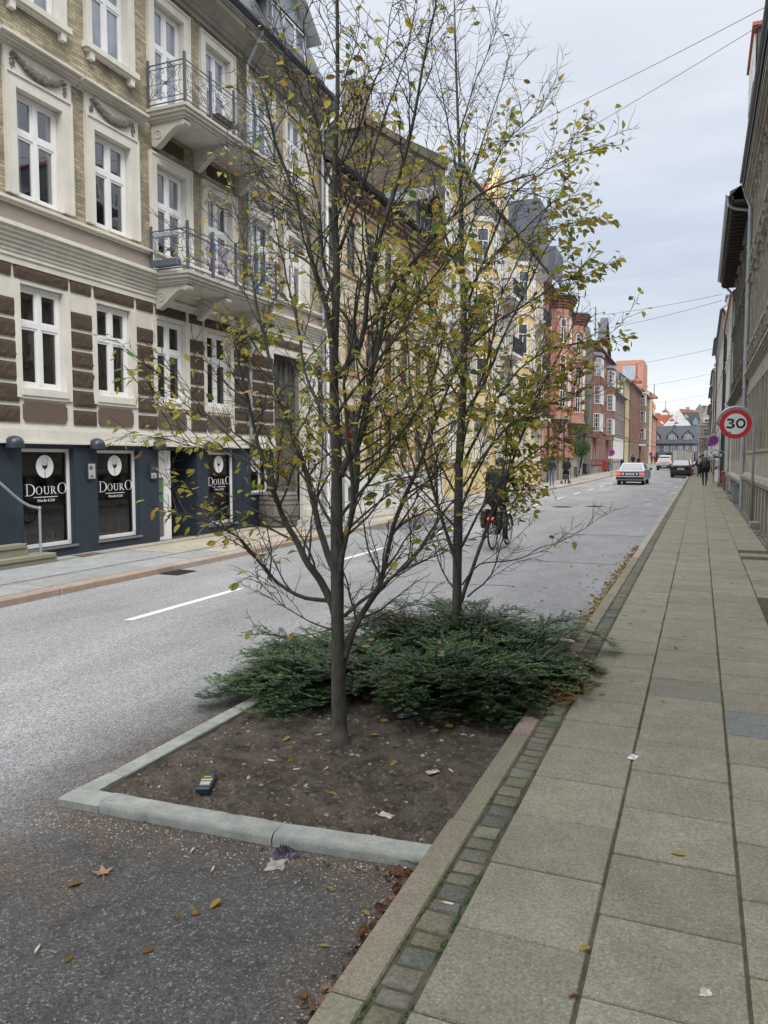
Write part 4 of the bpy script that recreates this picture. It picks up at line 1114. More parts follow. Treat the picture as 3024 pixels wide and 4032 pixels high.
def balcony(zb, name):
    x0, x1 = lx(11.62), lx(14.78); o = .86
    m_ = MB()
    for (g_, z0, z1) in ((0.0, zb-.05, zb), (-.03, zb-.11, zb-.05), (-.07, zb-.17, zb-.11), (-.10, zb-.21, zb-.17)): m_.box(x0-g_, x1+g_, -o-g_, 0, z0, z1)
    bal = m_.build('balcony', MT['slabw'], B)
    for x in (lx(11.83), lx(13.07), lx(14.55)):                   # scroll brackets
        k = MB(); pr = []
        outline = [(0, zb-.21), (-.70, zb-.21), (-.74, zb-.25), (-.75, zb-.30), (-.71, zb-.34), (-.66, zb-.33), (-.60, zb-.30), (-.50, zb-.33), (-.36, zb-.42), (-.24, zb-.52), (-.13, zb-.60), (-.05, zb-.62), (0, zb-.58)]
        k.prism(outline, 'x', x-.07, x+.07)
        for s in (-1, 1):
            pts = []
            for q in range(22): t = q/21; rr = .105*(1-.85*t); an = -PI*.2+t*3.2*PI; pts.append((x+s*.072, -.15+rr*cos(an), zb-.42+rr*sin(an)))
            k.tube(pts, .012, 5)
        k.lathe([(.001, -.085), (.05, -.085), (.055, 0), (.05, .085), (.001, .085)], (x, -.70, zb-.275), 12, axis='x')
        smoothed(k.build('bracket', MT['slabw'], bal), 50)
    # railing
    n = 4; ws = (x1-x0-.06)/n
    for i in range(n):
        r_ = MB(); r_.T = Matrix.Translation((x0+.03+ws*i, -o+.03, zb)); rail_panel(r_, ws); r_.build('rail_panel', MT['rail'], bal)
    for s, xx in ((0, x0+.03), (1, x1-.03)):
        r_ = MB(); r_.T = Matrix.Translation((xx, -.03, zb)) @ Matrix.Rotation(-PI/2, 4, 'Z'); rail_panel(r_, o-.09); r_.build('rail_panel', MT['rail'], bal)
    for i in range(n+1):
        p_ = MB(); xx = x0+.03+ws*i; p_.box(xx-.022, xx+.022, -o+.008, -o+.052, zb, zb+.86); p_.build('rail_post', MT['rail'], bal)
    for xx in (x0+.03, x1-.03):
        p_ = MB(); p_.box(xx-.018, xx+.018, -.06, -.02, zb, zb+.84); p_.build('rail_post', MT['rail'], bal)
    return bal
bal_u = balcony(7.92, 'upper'); bal_l = balcony(5.02, 'lower')
# dark soffit panels above the lower balcony doors
m_ = MB()
for c in d2: m_.mk(); m_.box(c-.40, c+.40, -.02, 0, 7.38, 7.60)
m_.build_split('soffit_panel', MT['brown'], B)
# main cornice, roof, dormers, pipes
m_ = MB()
m_.box(0, L, -.05, 0, HW-.12, HW-.02); m_.box(0, L, -.12, 0, HW-.02, HW+.07); m_.box(0, L, -.42, 0, HW+.20, HW+.30); m_.box(0, L, -.46, 0, HW+.30, HW+.38)
m_.prism([(0, HW+.07), (-.14, HW+.07), (-.20, HW+.12), (-.30, HW+.20), (0, HW+.20)], 'x', 0, L)
m_.build('eaves_cornice', M('cornice_stucco', (.34, .31, .275), .9, .15, 2, .06, 50, streak=.3), B)
m_ = MB(); gutter_pipe(m_, -.05, L+.02, -.52, HW+.46, .085); m_.build('gutter', MT['gutter'], B)
m_ = MB()
m_.prism([(-.44, HW+.38), (.75, HW+2.9), (D_/2, HW+3.9), (D_-.75, HW+2.9), (D_+.2, HW+.38)], 'x', -.02, L-.0, 0)
m_.build('roof', MT['slate'], B)
MT['dormerzinc'] = M('dormer_zinc', (.40, .44, .46), .45, .12, 3, .05, metal=.3)
for cx in (lx(12.2), lx(16.75), lx(7.7)):
    d = MB(); w_ = 1.9; z0 = HW+.62; h_ = 1.15; yf = -.08
    d.box(cx-w_/2, cx+w_/2, yf+.03, 1.6, z0-.1, z0+h_)
    dd = d.build('dormer', MT['dormerzinc'], B)
    g_ = MB(); t = .06; k = .22; rise = .72; sl2 = rise/(w_/2)
    g_.prism([(cx-w_/2-k, z0+h_-k*sl2), (cx, z0+h_+rise), (cx+w_/2+k, z0+h_-k*sl2), (cx+w_/2+k, z0+h_-k*sl2+t), (cx, z0+h_+rise+t), (cx-w_/2-k, z0+h_-k*sl2+t)], 'y', yf-.3, 2.4)
    g_.build('dormer_roof', MT['white'], dd)
    g_ = MB(); g_.add([(cx-w_/2, yf-.01, z0+h_), (cx+w_/2, yf-.01, z0+h_), (cx, yf-.01, z0+h_+rise)], [(0, 1, 2)]); g_.build('dormer_gable', MT['dormerzinc'], dd)
    for i in range(3): window(dd, cx-w_/2+.12+(w_-.24)*(i+.5)/3, z0+.05, (w_-.24)/3-.03, h_-.12, 'single', 'white', 'g_sky', yf-.02)
pipe(B, lx(14.82), 1.95, HW-.25, MT['zinc'], -.12, .042, -.52, HW+.4)
pipe(B, lx(18.44), 0.05, HW-.25, MT['zinc'], -.10, .045, -.52, HW+.4)
# --- steps and rail of the doorway left of the frame
S = thing('stone_steps', 'mossy stone doorstep flight with rounded nosings beside the wine bar', 'steps', (-9.4, 8.0, ZL), 0)
def slabstep(x0, x1, y0, y1, z0, z1, nm):
    m_ = MB(); m_.box(x0, x1-.02, y0, y1-.02, z0, z1-.05)
    r = .10; n = 6
    pts = [(x0, y0), (x1, y0), (x1, y1-r)] + [(x1-r+r*cos(PI/2*k/n), y1-r+r*sin(PI/2*k/n)) for k in range(1, n)] + [(x1-r, y1), (x0, y1)]
    m_.prism(pts, 'z', z1-.05, z1)
    return m_.build(nm, MT['stepstone'], S)
MT['stepstone'] = M('step_stone', (.36, .33, .27), .9, .3, 5, .12, 60, .4, 60, tint=(.22, .22, .13))
slabstep(0.01, .42, -2.0, .88, 0.0, .13, 'step'); slabstep(0.01, .24, -2.0, .50, .131, .30, 'step')
H_ = thing('handrail', 'curved grey metal handrail rising from the doorsteps', 'railing', (-9.12, 8.66, .22))
m_ = MB(); m_.tube([(0, 0, 0), (0, 0, .68)], .019, 8); m_.build('post', MT['zinc'], H_)
m_ = MB(); m_.tube([(0, 0.0, .68), (0, -.06, .70), (0, -.18, .73), (0, -.32, .80), (0, -.46, .90), (0, -.62, 1.03), (0, -.9, 1.25)], .021, 8); m_.ell((0, 0, .69), (.028, .028, .028)); smoothed(m_.build('rail', MT['zinc'], H_))
# black handrail down to the entrance
K_ = thing('entrance_handrail', 'short black iron handrail with curled end at the wine bar door', 'railing', (-9.4, 12.7, .09))
m_ = MB(); m_.tube([(.10, .0, -.05), (.28, .42, .42), (.32, .75, .54), (.33, .83, .56), (.33, .87, .53), (.33, .86, .48), (.33, .81, .48)], .02, 8); m_.build('rail', MT['gutter'], K_)
m_ = MB(); m_.tube([(.28, .45, 0), (.28, .45, .42)], .014, 6); m_.build('post', MT['gutter'], K_)
# barrel
bar = thing('wine_barrel', 'weathered grey oak barrel standing before the small cafe window', 'barrel', (-8.93, 15.40, ZL))
m_ = MB(); m_.lathe([(.001, 0), (.40, 0), (.43, .12), (.455, .28), (.46, .40), (.455, .52), (.43, .68), (.40, .79), (.375, .79), (.375, .76), (.001, .76)], (0, 0, 0), 32)
m, nt, b_, out = _nt('barrel_oak'); g = NG(nt); P = g.obj()
wv = g.noise(g.scale(P, (14, 14, .8)), 1.0, 4, .6); g.set(b_.inputs['Base Color'], g.mix(g.ramp(wv, [(.3, 0), (.7, 1)]), (.10, .09, .078), (.22, .20, .175))); b_.inputs['Roughness'].default_value = .85
m_.build('staves', m, bar, smooth=True)
m_ = MB()
for z, r in ((.06, .418), (.17, .440), (.27, .456), (.53, .456), (.63, .441), (.73, .419)): m_.lathe([(r, -.022), (r+.006, -.02), (r+.006, .02), (r, .022)], (0, 0, z), 32)
m_.build('hoops', M('barrel_hoop', (.14, .13, .12), .6, .3, 10, metal=.4), bar, smooth=True)
# things shown in the shop windows
tp = thing('teapot', 'pale green glazed teapot on the sill of the left wine bar window', 'teapot', (-9.66, 9.40, .262))
m_ = MB(); m_.lathe([(.001, 0), (.062, 0), (.07, .03), (.062, .09), (.040, .14), (.032, .16), (.036, .165), (.04, .18), (.02, .20), (.022, .215), (.001, .225)], (0, 0, 0), 20)
MT['glaze'] = M('celadon_glaze', (.40, .46, .40), .3, .1, 8)
smoothed(m_.build('body', MT['glaze'], tp), 60)
m_ = MB(); m_.tube([(0, .055, .05), (0, .10, .08), (0, .125, .13), (0, .14, .15)], [.018, .013, .009, .008], 8); m_.build('spout', MT['glaze'], tp, smooth=True)
m_ = MB(); m_.tube([(0, -.05, .12), (0, -.11, .13), (0, -.125, .08), (0, -.10, .04), (0, -.06, .03)], .008, 6); m_.build('handle', MT['glaze'], tp, smooth=True)
def vase(nm, lab, x, y, h, r, mat, flowers=False, leaves=False):
    v_ = thing(nm, lab, 'plant' if leaves else 'vase', (x, y, .262))
    k = MB(); k.lathe([(.001, 0), (r*.7, 0), (r, h*.3), (r*.8, h*.7), (r*.5, h*.9), (r*.6, h)], (0, 0, 0), 16); smoothed(k.build('pot' if leaves else 'vase_body', mat, v_))
    k = MB()
    for i in range(26 if flowers else 22):
        a = rnd(0, 6.28); q = rnd(.3, 1)
        top = (q*.13*cos(a), q*.15*sin(a), h+rnd(.12, .30))
        k.tube([(0, 0, h*.9), (top[0]*.5, top[1]*.5, h+.09), top], .0025, 4)
        if flowers: k.ell(top, (.010, .010, .012), 5, 4)
        else:
            s = rnd(.03, .05); k.add([(top[0]-s, top[1], top[2]), (top[0], top[1]+s*.5, top[2]+.01), (top[0]+s, top[1], top[2]), (top[0], top[1]-s*.5, top[2]-.01)], [(0, 1, 2, 3)])
    k.build('dried_flowers' if flowers else 'foliage', M(nm+'_leaf', (.22, .17, .14) if flowers else (.05, .13, .05), .8, .2), v_)
vase('flower_vase', 'tall terracotta vase with dried flowers in the second wine bar window', -9.72, 10.80, .30, .045, M('terracotta', (.30, .13, .07), .7, .1), flowers=True)
vase('candle_vase', 'slim yellow vase with dried twigs in the second wine bar window', -9.72, 11.02, .22, .03, M('mustard_glaze', (.35, .22, .05), .5, .1), flowers=True)
vase('potted_plant', 'green potted plant behind the left edge of the wine bar window', -9.72, 8.86, .28, .09, M('grey_pot', (.16, .16, .15), .7, .1), leaves=True)
vase('window_plant', 'green leafy plant low in the third wine bar window', -9.72, 14.0, .22, .10, M('dark_pot', (.05, .05, .05), .7, .1), leaves=True)
# on the balconies
m_ = MB()
fb = thing('flower_box', 'grey trough hanging on the end of the lower balcony railing', 'planter', (-8.98, 11.6, 5.1))
m_.bbox(-.27, .27, -.07, .05, 0, .12, .01); m_.build('trough', MT['rail'], fb)
m_ = MB(); m_.bbox(-.25, .25, -.06, .04, .52, .60, .008); m_.tube([(-.2, -.0, .6), (-.2, .03, .62)], .01); m_.build('tray', M('pale_tray', (.30, .36, .38), .6, .1), fb)
ct = thing('laundry_cloth', 'pale lilac laundry hanging on the lower balcony railing', 'laundry', (-8.60, 12.62, 5.10))
m_ = MB(); nx_, nz_ = 16, 10; vs = [(.03*sin(i*1.3)+.012*sin(j), i*.045-.36, .12+j*.055) for j in range(nz_) for i in range(nx_)]
m_.add(vs, [(j*nx_+i, j*nx_+i+1, (j+1)*nx_+i+1, (j+1)*nx_+i) for j in range(nz_-1) for i in range(nx_-1) if not 5 < i < 9]); m_.build('cloth', M('lilac_cloth', (.45, .38, .44), .9, .15, 12), ct)
fc = thing('folding_table', 'dark red folding table on the upper balcony', 'table', (-8.95, 13.3, 7.925))
m_ = MB(); m_.box(-.2, .2, -.35, .35, .34, .37); m_.build('table_top', M('dark_red_wood', (.10, .03, .025), .6, .1), fc)
for s in (-1, 1):
    m_ = MB(); m_.tube([(-.18, s*.3, 0), (.18, s*.3, .34)], .012); m_.tube([(.18, s*.28, 0), (-.18, s*.28, .34)], .012); m_.build('leg', bpy.data.materials['dark_red_wood'], fc)
bb = thing('blue_bag', 'blue and white plastic bag on the lower balcony floor', 'bag', (-8.65, 14.3, 5.03))
m_ = MB(); m_.ell((0, 0, .09), (.1, .16, .10), 12, 8); m_.v = [(p[0], p[1], max(0.0, p[2]+.02*MN.noise(Vector(p)*14))) for p in m_.v]; m_.build('sack', M('blue_plastic', (.05, .10, .42), .5, .3, 14, tint=(.5, .5, .55)), bb, smooth=True)
# ---------------------------------------------------------------- left side of the street, going away
MT['cbrick'] = brick('cream_brick', (0.74, 0.67, 0.49), (0.60, 0.53, 0.38), (0.46, 0.42, 0.33), 0.06, 0.19, dark=(0.34, 0.29, 0.22), darkamt=0.3)
MT['gbrick'] = brick('sooty_gable_brick', (0.21, 0.175, 0.115), (0.14, 0.118, 0.082), (0.07, 0.062, 0.05), 0.085, 0.26, dark=(0.075, 0.064, 0.048), darkamt=0.6, ds=0.7)
MT['redbrick'] = brick('red_brick', (0.52, 0.245, 0.18), (0.44, 0.19, 0.14), (0.40, 0.30, 0.25), 0.075, 0.24, dark=(0.34, 0.17, 0.13), darkamt=0.4)
MT['dredbrick'] = brick('dark_red_brick', (0.29, 0.145, 0.11), (0.23, 0.115, 0.09), (0.21, 0.16, 0.14), 0.075, 0.24, dark=(0.14, 0.09, 0.075), darkamt=0.6)
MT['brnbrick'] = brick('brown_brick', (0.32, 0.225, 0.18), (0.26, 0.18, 0.145), (0.17, 0.13, 0.11), 0.075, 0.24, dark=(0.13, 0.09, 0.075), darkamt=0.5)
MT['orbrick'] = brick('orange_brick_trim', (0.50, 0.27, 0.15), (0.43, 0.22, 0.12), (0.30, 0.22, 0.16), 0.06, 0.19)
MT['yellow'] = M('yellow_render', (0.68, 0.545, 0.28), 0.9, 0.08, 1.5, 0.05, 50, streak=0.12)
MT['yellow2'] = M('ochre_render', (0.50, 0.38, 0.19), 0.9, 0.12, 1.5, 0.05, 50, streak=0.2)
MT['pale_y'] = M('pale_yellow_render', (0.52, 0.46, 0.28), 0.9, 0.1, 1.5, 0.05, 50, streak=0.2)
MT['whiter'] = M('white_render', (0.66, 0.66, 0.64), 0.85, 0.08, 1.5, 0.05, 50, streak=0.15)
MT['greyr'] = M('grey_render', (0.34, 0.33, 0.31), 0.9, 0.15, 1.2, 0.06, 40, streak=0.3)
MT['cement'] = M('cement_gable', (0.20, 0.195, 0.175), 0.95, 0.5, 0.35, 0.15, 14, 0.3, 20, tint=(0.30, 0.285, 0.25), streak=0.6)
MT['sand'] = M('sandstone_plinth', (0.30, 0.25, 0.19), 0.9, 0.25, 2, 0.12, 30, 0.4, 20)
MT['glazedred'] = M('red_paint', (0.45, 0.05, 0.04), 0.45, 0.1, 4)
MT['g2'] = glassy('window_glass_pale', (0.09, 0.105, 0.12), 2.1, curtain=.25)
# --- cream brick house next to the cafe
B = thing('brick_house', 'cream brick house with arched dark windows, orange brick trim and one corrugated dormer', 'building', (-9.4, 18.55, 0), PI/2)
L = 29.15-18.55; H = 9.35
cs3 = [0.50+1.43*i for i in range(7)]
holes = []; W = []
for i, c in enumerate(cs3):
    holes.append((c-.33, c+.33, 6.98, 8.42)); W.append((c, 6.98, .65, 1.43, 'tall', 'g2', 'dkframe'))
    holes.append((c-.36, c+.36, 4.15, 5.55)); W.append((c, 4.15, .71, 1.39, 'cross', 'g_mid', 'brnframe'))
    holes.append((c-.36, c+.36, 1.50, 3.05)); W.append((c, 1.50, .71, 1.54, 'cross', 'g_mid', 'brnframe'))
    if i % 2 == 1: holes.append((c-.3, c+.3, 0.35, 0.85)); W.append((c, .35, .59, .49, 'single', 'g_dark', 'white'))
MT['dkframe'] = M('dark_window_frame', (0.075, 0.085, 0.08), 0.5, 0.1); MT['brnframe'] = M('brown_window_frame', (0.10, 0.085, 0.075), 0.6, 0.1)
mb = MB(); wall(mb, 0, L, -.1, 1.2, holes, .1, 1); wall(mb, 0, L, 1.2, H, holes, .1, 0); shell(mb, L, 8, H, 0)
mb.build('wall', [MT['cbrick'], MT['whiter']], B)
for c, z, w_, h_, st_, gm, fm in W: window(B, c, z, w_, h_, st_, fm, gm, .06)
MT['sandband'] = M('sand_brick_band', (.40, .30, .21), .9, .15, 6, .1)
tr = MB()
tr.box(0, L, -.05, 0, 6.80, 6.88, 2); tr.box(0, L, -.03, 0, 5.95, 6.00, 2); tr.box(0, L, -.06, 0, 3.50, 3.62, 2)
for c in cs3:
    for z0, z1 in ((4.15, 5.55), (1.5, 3.05)):
        for s in (-1, 1): tr.box(c+s*.40-.04, c+s*.40+.04, -.02, 0, z0-.05, z1+.0, 0)
        tr.box(c-.48, c+.48, -.035, 0, z1, z1+.14, 0); tr.box(c-.48, c+.48, -.05, 0, z0-.12, z0-.05, 0)
    pts = [(c+.33, 8.42)]+[(c+.33*cos(PI*k/10), 8.42+.14*sin(PI*k/10)) for k in range(1, 10)]+[(c-.33, 8.42)]
    # brick segment arch over each top window
    for k in range(10):
        a0, a1 = PI*k/10, PI*(k+1)/10
        tr.prism([(c+.36*cos(a0), 8.40+.17*sin(a0)), (c+.36*cos(a1), 8.40+.17*sin(a1)), (c+.47*cos(a1), 8.42+.30*sin(a1)), (c+.47*cos(a0), 8.42+.30*sin(a0))], 'y', -.03, 0.0, 0)
    tr.box(c-.42, c+.42, -.05, 0, 6.90, 6.97, 0)
x = .1
while x < L: tr.box(x, x+.16, -.14, 0, 8.98, 9.14, 1); tr.box(x+.03, x+.13, -.09, 0, 8.86, 8.98, 1); x += .32
tr.box(0, L, -.07, 0, 8.78, 8.86, 2); tr.box(0, L, -.20, 0, 9.14, 9.26, 1); tr.box(0, L, -.26, 0, 9.26, 9.35, 1)
tr.build('brick_trim', [MT['orbrick'], MT['brnbrick'], MT['sandband']], B)
m_ = MB(); gutter_pipe(m_, 0, L, -.36, 9.52, .09); m_.build('gutter', MT['gutter'], B)
m_ = MB(); m_.prism([(-.30, 9.38), (4.0, 11.6), (8.2, 9.38), (8.2, 9.48), (4.0, 11.72), (-.30, 9.48)], 'x', 0, L); m_.build('roof', MT['slate'], B)
m_ = MB(); m_.add([(0, 0, H), (0, 4, 11.6), (0, 8, H)], [(0, 1, 2)]); m_.build('gable', MT['cbrick'], B)
# dormer with a corrugated roof
dm = MB(); cx = 29.15-18.55-2.3; dm.box(cx-.75, cx+.75, .12, 3, 9.6, 10.75); dm.add([(cx-.75, .12, 10.75), (cx+.75, .12, 10.75), (cx, .12, 11.3)], [(0, 1, 2)])
MT['greyboard'] = M('pale_grey_board', (.46, .44, .44), .7, .1, 4, .06, 30); d = dm.build('dormer', MT['greyboard'], B)
m_ = MB(); n = 28
for s in (-1, 1):
    vs = []
    for i in range(n+1):
        yy = -.45+3.6*i/n
        for q in (0, 1):
            px = cx+s*(1.05*q); pz = 11.38-q*.77
            vs.append((px, yy, pz+.035*sin(i*PI)+(.03 if i % 2 else -.0)))
    m_.add(vs, [(2*i, 2*i+1, 2*i+3, 2*i+2) for i in range(n)])
m_.build('corrugated_roof', M('corrugated_sheet', (.06, .065, .072), .5, .15, 4), d)
m_ = MB()
for s in (-1, 1): m_.prism([(cx, 11.37), (cx, 11.22), (cx+s*1.05, 10.45), (cx+s*1.05, 10.60)], 'y', -.46, -.42)
m_.build('bargeboard', MT['dkframe'], d)
for s in (-1, 1): window(d, cx+s*.33, 9.7, .58, 1.0, 'cross', 'dkframe', 'g_sky', .08)
pipe(B, 0.14, .1, 8.8, MT['white'], -.1, .045, -.36, 9.4)
# --- yellow and white house with bays; its sooty party gable looks over the cream house
B = thing('bay_house', 'tall yellow and white rendered house with bays and balconies and a sooty brick party gable', 'building', (-9.4, 29.15, 0), PI/2)
L = 49.0-29.15; H = 13.0
holes = []; W = []
cols_ = [1.1, 2.6, 4.6, 6.2, 9.3, 10.8, 12.9, 14.6, 17.0, 18.8]
for c in cols_:
    for z, h_ in ((1.6, 1.6), (4.4, 1.6), (7.2, 1.6), (10.0, 1.55)): holes.append((c-.42, c+.42, z, z+h_)); W.append((c, z, .83, h_-.01))
mb = MB(); wall(mb, 0, L, -.1, 3.9, holes, .1, 0); wall(mb, 0, L, 3.9, H, holes, .1, 0)
mb.quad((0, 0, -.1), (0, 0, H), (0, 3.0, H+1.9), (0, 3.0, -.1), 1)
mb.add([(0, 3.0, -.1), (0, 3.0, H+1.9), (0, 4.05, H+2.6), (0, 5.0, H+2.0), (0, 10, H-1.5), (0, 10, -.1)], [(0, 1, 2, 3, 4, 5)], 1)
mb.quad((L, 0, -.1), (L, 9, -.1), (L, 9, H), (L, 0, H), 0)
mb.build('wall', [MT['yellow'], MT['gbrick']], B)
for c, z, w_, h_ in W: window(B, c, z, w_, h_, 'cross', 'white', 'g2', .06)
tr = MB()
for z in (3.85, 6.75, 9.55): cornice(tr, 0, L, z, z+.15, .1, 3)
cornice(tr, 0, L, H-.55, H, .40, 5)
for c in cols_:
    for z, h_ in ((1.6, 1.6), (4.4, 1.6), (7.2, 1.6), (10.0, 1.55)): surround(tr, c, z, .84, h_, .17, .06)
for x in (0.0, 3.4, 5.3, 7.2, 8.3, 11.7, 13.7, 15.6, 19.4): tr.box(x, x+.38, -.08, 0, 3.9, H-.5)
tr.build('white_trim', MT['whiter'], B)
for cx in (5.4, 13.75):                                             # projecting bays
    m_ = MB(); w_ = 1.3
    for z0, z1 in ((3.9, 12.2),):
        m_.prism([(cx-w_, 0), (cx-w_*.62, -.62), (cx+w_*.62, -.62), (cx+w_, 0)], 'z', z0, z1)
    m_.prism([(cx-w_, 0), (cx-w_*.5, -.45), (cx+w_*.5, -.45), (cx+w_, 0)], 'z', 3.5, 3.9)
    by = m_.build('bay', MT['yellow'], B)
    t2 = MB()
    for z in (3.9, 6.6, 9.4, 12.0): t2.mk(); t2.prism([(cx-w_-.06, 0), (cx-w_*.62-.04, -.70), (cx+w_*.62+.04, -.70), (cx+w_+.06, 0)], 'z', z, z+.2)
    t2.build_split('bay_moulding', MT['whiter'], by)
    for z in (4.5, 7.3, 10.1):
        window(by, cx, z, .9, 1.6, 'cross', 'white', 'g2', -.64)
        for s in (-1, 1): window(by, cx+s*w_*.81, z, .55, 1.6, 'tall', 'white', 'g2', -.33, rz=s*radians(51.5))
for cx, z in ((9.9, 6.9), (9.9, 9.7), (17.9, 6.9), (17.9, 9.7), (17.9, 4.1), (2.0, 6.9)):   # small balconies
    m_ = MB(); m_.box(cx-1.2, cx+1.2, -.75, 0, z-.16, z); m_.prism([(0, z-.7), (-.55, z-.16), (0, z-.16)], 'x', cx-1.0, cx-.85); m_.prism([(0, z-.7), (-.55, z-.16), (0, z-.16)], 'x', cx+.85, cx+1.0)
    b_ = m_.build('balcony', MT['whiter'], B); m_ = MB(); m_.box(cx-1.18, cx+1.18, -.73, -.70, z+.75, z+.79); m_.box(cx-1.18, cx-1.15, -.73, 0, z+.75, z+.79); m_.box(cx+1.15, cx+1.18, -.73, 0, z+.75, z+.79)
    for k in range(24): m_.tube([(cx-1.16+k*2.32/23, -.715, z), (cx-1.16+k*2.32/23, -.715, z+.76)], .014, 4)
    for k in range(6): m_.tube([(cx-1.165, -.12*k-.05, z), (cx-1.165, -.12*k-.05, z+.76)], .012, 4)
    m_.build('railing', MT['gutter'], b_)
m_ = MB(); m_.prism([(-.35, H), (4.3, H+2.6), (9.2, H-.2), (9.2, H-.1), (4.3, H+2.75), (-.35, H+.12)], 'x', .25, L); m_.build('roof', MT['slate'], B)
m_ = MB(); m_.prism([(-.1, H), (3.0, H+2.1), (4.05, H+2.8), (5.0, H+2.2), (5.0, H+1.95), (4.05, H+2.5), (3.0, H+1.8), (-.1, H-.25)], 'x', -.08, .22); m_.build('parapet', MT['gbrick'], B)
m_ = MB(); m_.box(-.12, .7, 3.45, 4.35, H+1.9, H+3.65); m_.box(-.17, .75, 3.40, 4.40, H+3.65, H+3.78); m_.build('chimney', MT['sand'], B)
m_ = MB(); gutter_pipe(m_, .2, L, -.45, H+.10, .1); m_.build('gutter', MT['gutter'], B)
m_ = MB(); cx = 9.0; m_.prism([(cx-1.5, H+.1), (cx+1.5, H+.1), (cx+1.5, H+1.3), (cx, H+2.9), (cx-1.5, H+1.3)], 'y', .0, .35)
d = m_.build('front_gable', MT['yellow'], B); window(d, cx, H+.5, .8, 1.0, 'cross', 'white', 'g_sky', -.03)
m_ = MB(); m_.box(cx+3.0, cx+5.2, .4, 3, H+.1, H+1.2); d = m_.build('dormer', MT['lead'], B); window(d, cx+4.1, H+.2, 1.8, .9, 'small', 'white', 'g_sky', .37)
m_ = MB(); m_.prism([(cx+1.0, H+.2), (cx+2.6, H+.2), (cx+1.8, H+2.9)], 'y', .55, 4.0); m_.build('orange_roof', MT['tile'], B)
pipe(B, 8.0, .1, H-.5, MT['whiter'], -.12, .05)
B_bay = B
for (y, z) in ((33.0, 15.0), ):
    m_ = MB(); m_.tube([(3.6, .3, H), (3.6, .3, H+2.6)], .035, 6); m_.tube([(3.3, .3, H+2.3), (3.9, .3, H+2.3)], .02, 5); m_.tube([(3.3, .3, H+1.9), (3.9, .3, H+1.9)], .02, 5); m_.build('wire_mast', MT['gutter'], B)
# --- red brick house with polygonal bay towers
B = thing('red_brick_house', 'bright red brick house with two polygonal bay towers and a sandstone base', 'building', (-9.4, 49.0, 0), PI/2)
L = 63.2-49.0; H = 12.7
holes = []; W = []
for c, w_ in ((1.1, .6), (3.0, .6), (7.9, .6), (9.0, .6), (13.6, .5)):
    for z, h_ in ((2.1, 1.7), (5.0, 1.7), (7.7, 1.7), (10.2, 1.5)): holes.append((c-w_/2, c+w_/2, z, z+h_)); W.append((c, z, w_-.01, h_-.01))
holes.append((6.2, 7.2, 0.1, 3.2))
mb = MB(); wall(mb, 0, L, -.1, 1.6, holes, .14, 1); wall(mb, 0, L, 1.6, H, holes, .14, 0); shell(mb, L, 8, H, 0)
mb.build('wall', [MT['redbrick'], MT['sand']], B)
for c, z, w_, h_ in W: window(B, c, z, w_, h_, 'tall', 'white', 'g_mid', .08)
dd = MB(); dd.box(6.2, 7.2, .1, .14, .1, 3.2); dd.build('arched_door', MT['brnframe'], B)
tr = MB(); cornice(tr, 0, L, 1.55, 1.72, .12, 3); cornice(tr, 0, L, 4.35, 4.55, .1, 3); tr.build('stone_band', MT['sand'], B)
tr = MB(); tr.mk(); cornice(tr, 0, L, H-.7, H, .4, 6)
for c, z, w_, h_ in W: 
    tr.mk()
    for k in range(6):
        a0, a1 = PI*k/6, PI*(k+1)/6
        tr.prism([(c+.30*cos(a0), z+h_+.18*sin(a0)), (c+.30*cos(a1), z+h_+.18*sin(a1)), (c+.42*cos(a1), z+h_+.34*sin(a1)), (c+.42*cos(a0), z+h_+.34*sin(a0))], 'y', -.03, 0)
tr.build_split('brick_moulding', MT['dredbrick'], B)
for cx, z0 in ((5.0, 3.4), (11.9, 3.4)):
    def oct_(r, k=1.0): return [(cx-r, 0), (cx-r, -.35*k), (cx-r*.52, -.95*k), (cx+r*.52, -.95*k), (cx+r, -.35*k), (cx+r, 0)]
    m_ = MB(); m_.prism(oct_(1.35), 'z', z0+.9, 11.6); by = m_.build('bay_tower', MT['redbrick'], B)
    m_ = MB()
    m_.mk()
    for i in range(5): m_.prism(oct_(1.35*(.35+.13*i), .35+.13*i), 'z', z0+.18*i, z0+.18*(i+1))
    for z in (4.3, 9.1): m_.mk(); m_.prism(oct_(1.42, 1.06), 'z', z, z+.22)
    m_.mk(); m_.prism(oct_(1.37, 1.02), 'z', 11.0, 11.25); m_.build_split('bay_stone', MT['sand'], by)
    m_ = MB()
    for i in range(5): m_.prism(oct_(1.35+.07*i, 1.0+.09*i), 'z', 11.6+.17*i, 11.6+.17*(i+1))
    m_.build('bay_cornice', MT['dredbrick'], by)
    m_ = MB(); b0 = oct_(1.75, 1.45); v = [(p[0], p[1], 12.45) for p in b0] + [(p[0], p[1], 12.55) for p in b0] + [(cx, .3, 13.9)]
    m_.add(v, [(i, (i+1) % 6, 6+(i+1) % 6, 6+i) for i in range(6)] + [(6+i, 6+(i+1) % 6, 12) for i in range(6)]); m_.build('bay_roof', MT['lead'], by)
    # perforated brick panel
    m_ = MB()
    for i in range(6):
        for j in range(4): m_.box(cx-.62+i*.22, cx-.52+i*.22, -.97, -.95, 11.32+j*.0+j*.065, 11.36+j*.065)
    m_.build('brick_grille', MT['brnframe'], by)
    for z, h_ in ((5.1, 1.7), (7.0, 1.6), (9.4, 1.6)):
        for q in (-.3, .3): window(by, cx+q, z, .42, h_, 'tall', 'white', 'g_mid', -.97)
        for s in (-1, 1): window(by, cx+s*1.03, z, .42, h_, 'tall', 'white', 'g_mid', -.67, rz=s*radians(51))
m_ = MB(); gable_roof(m_, L, 8, H, 3.2, .3); m_.build('roof', MT['slate'], B)
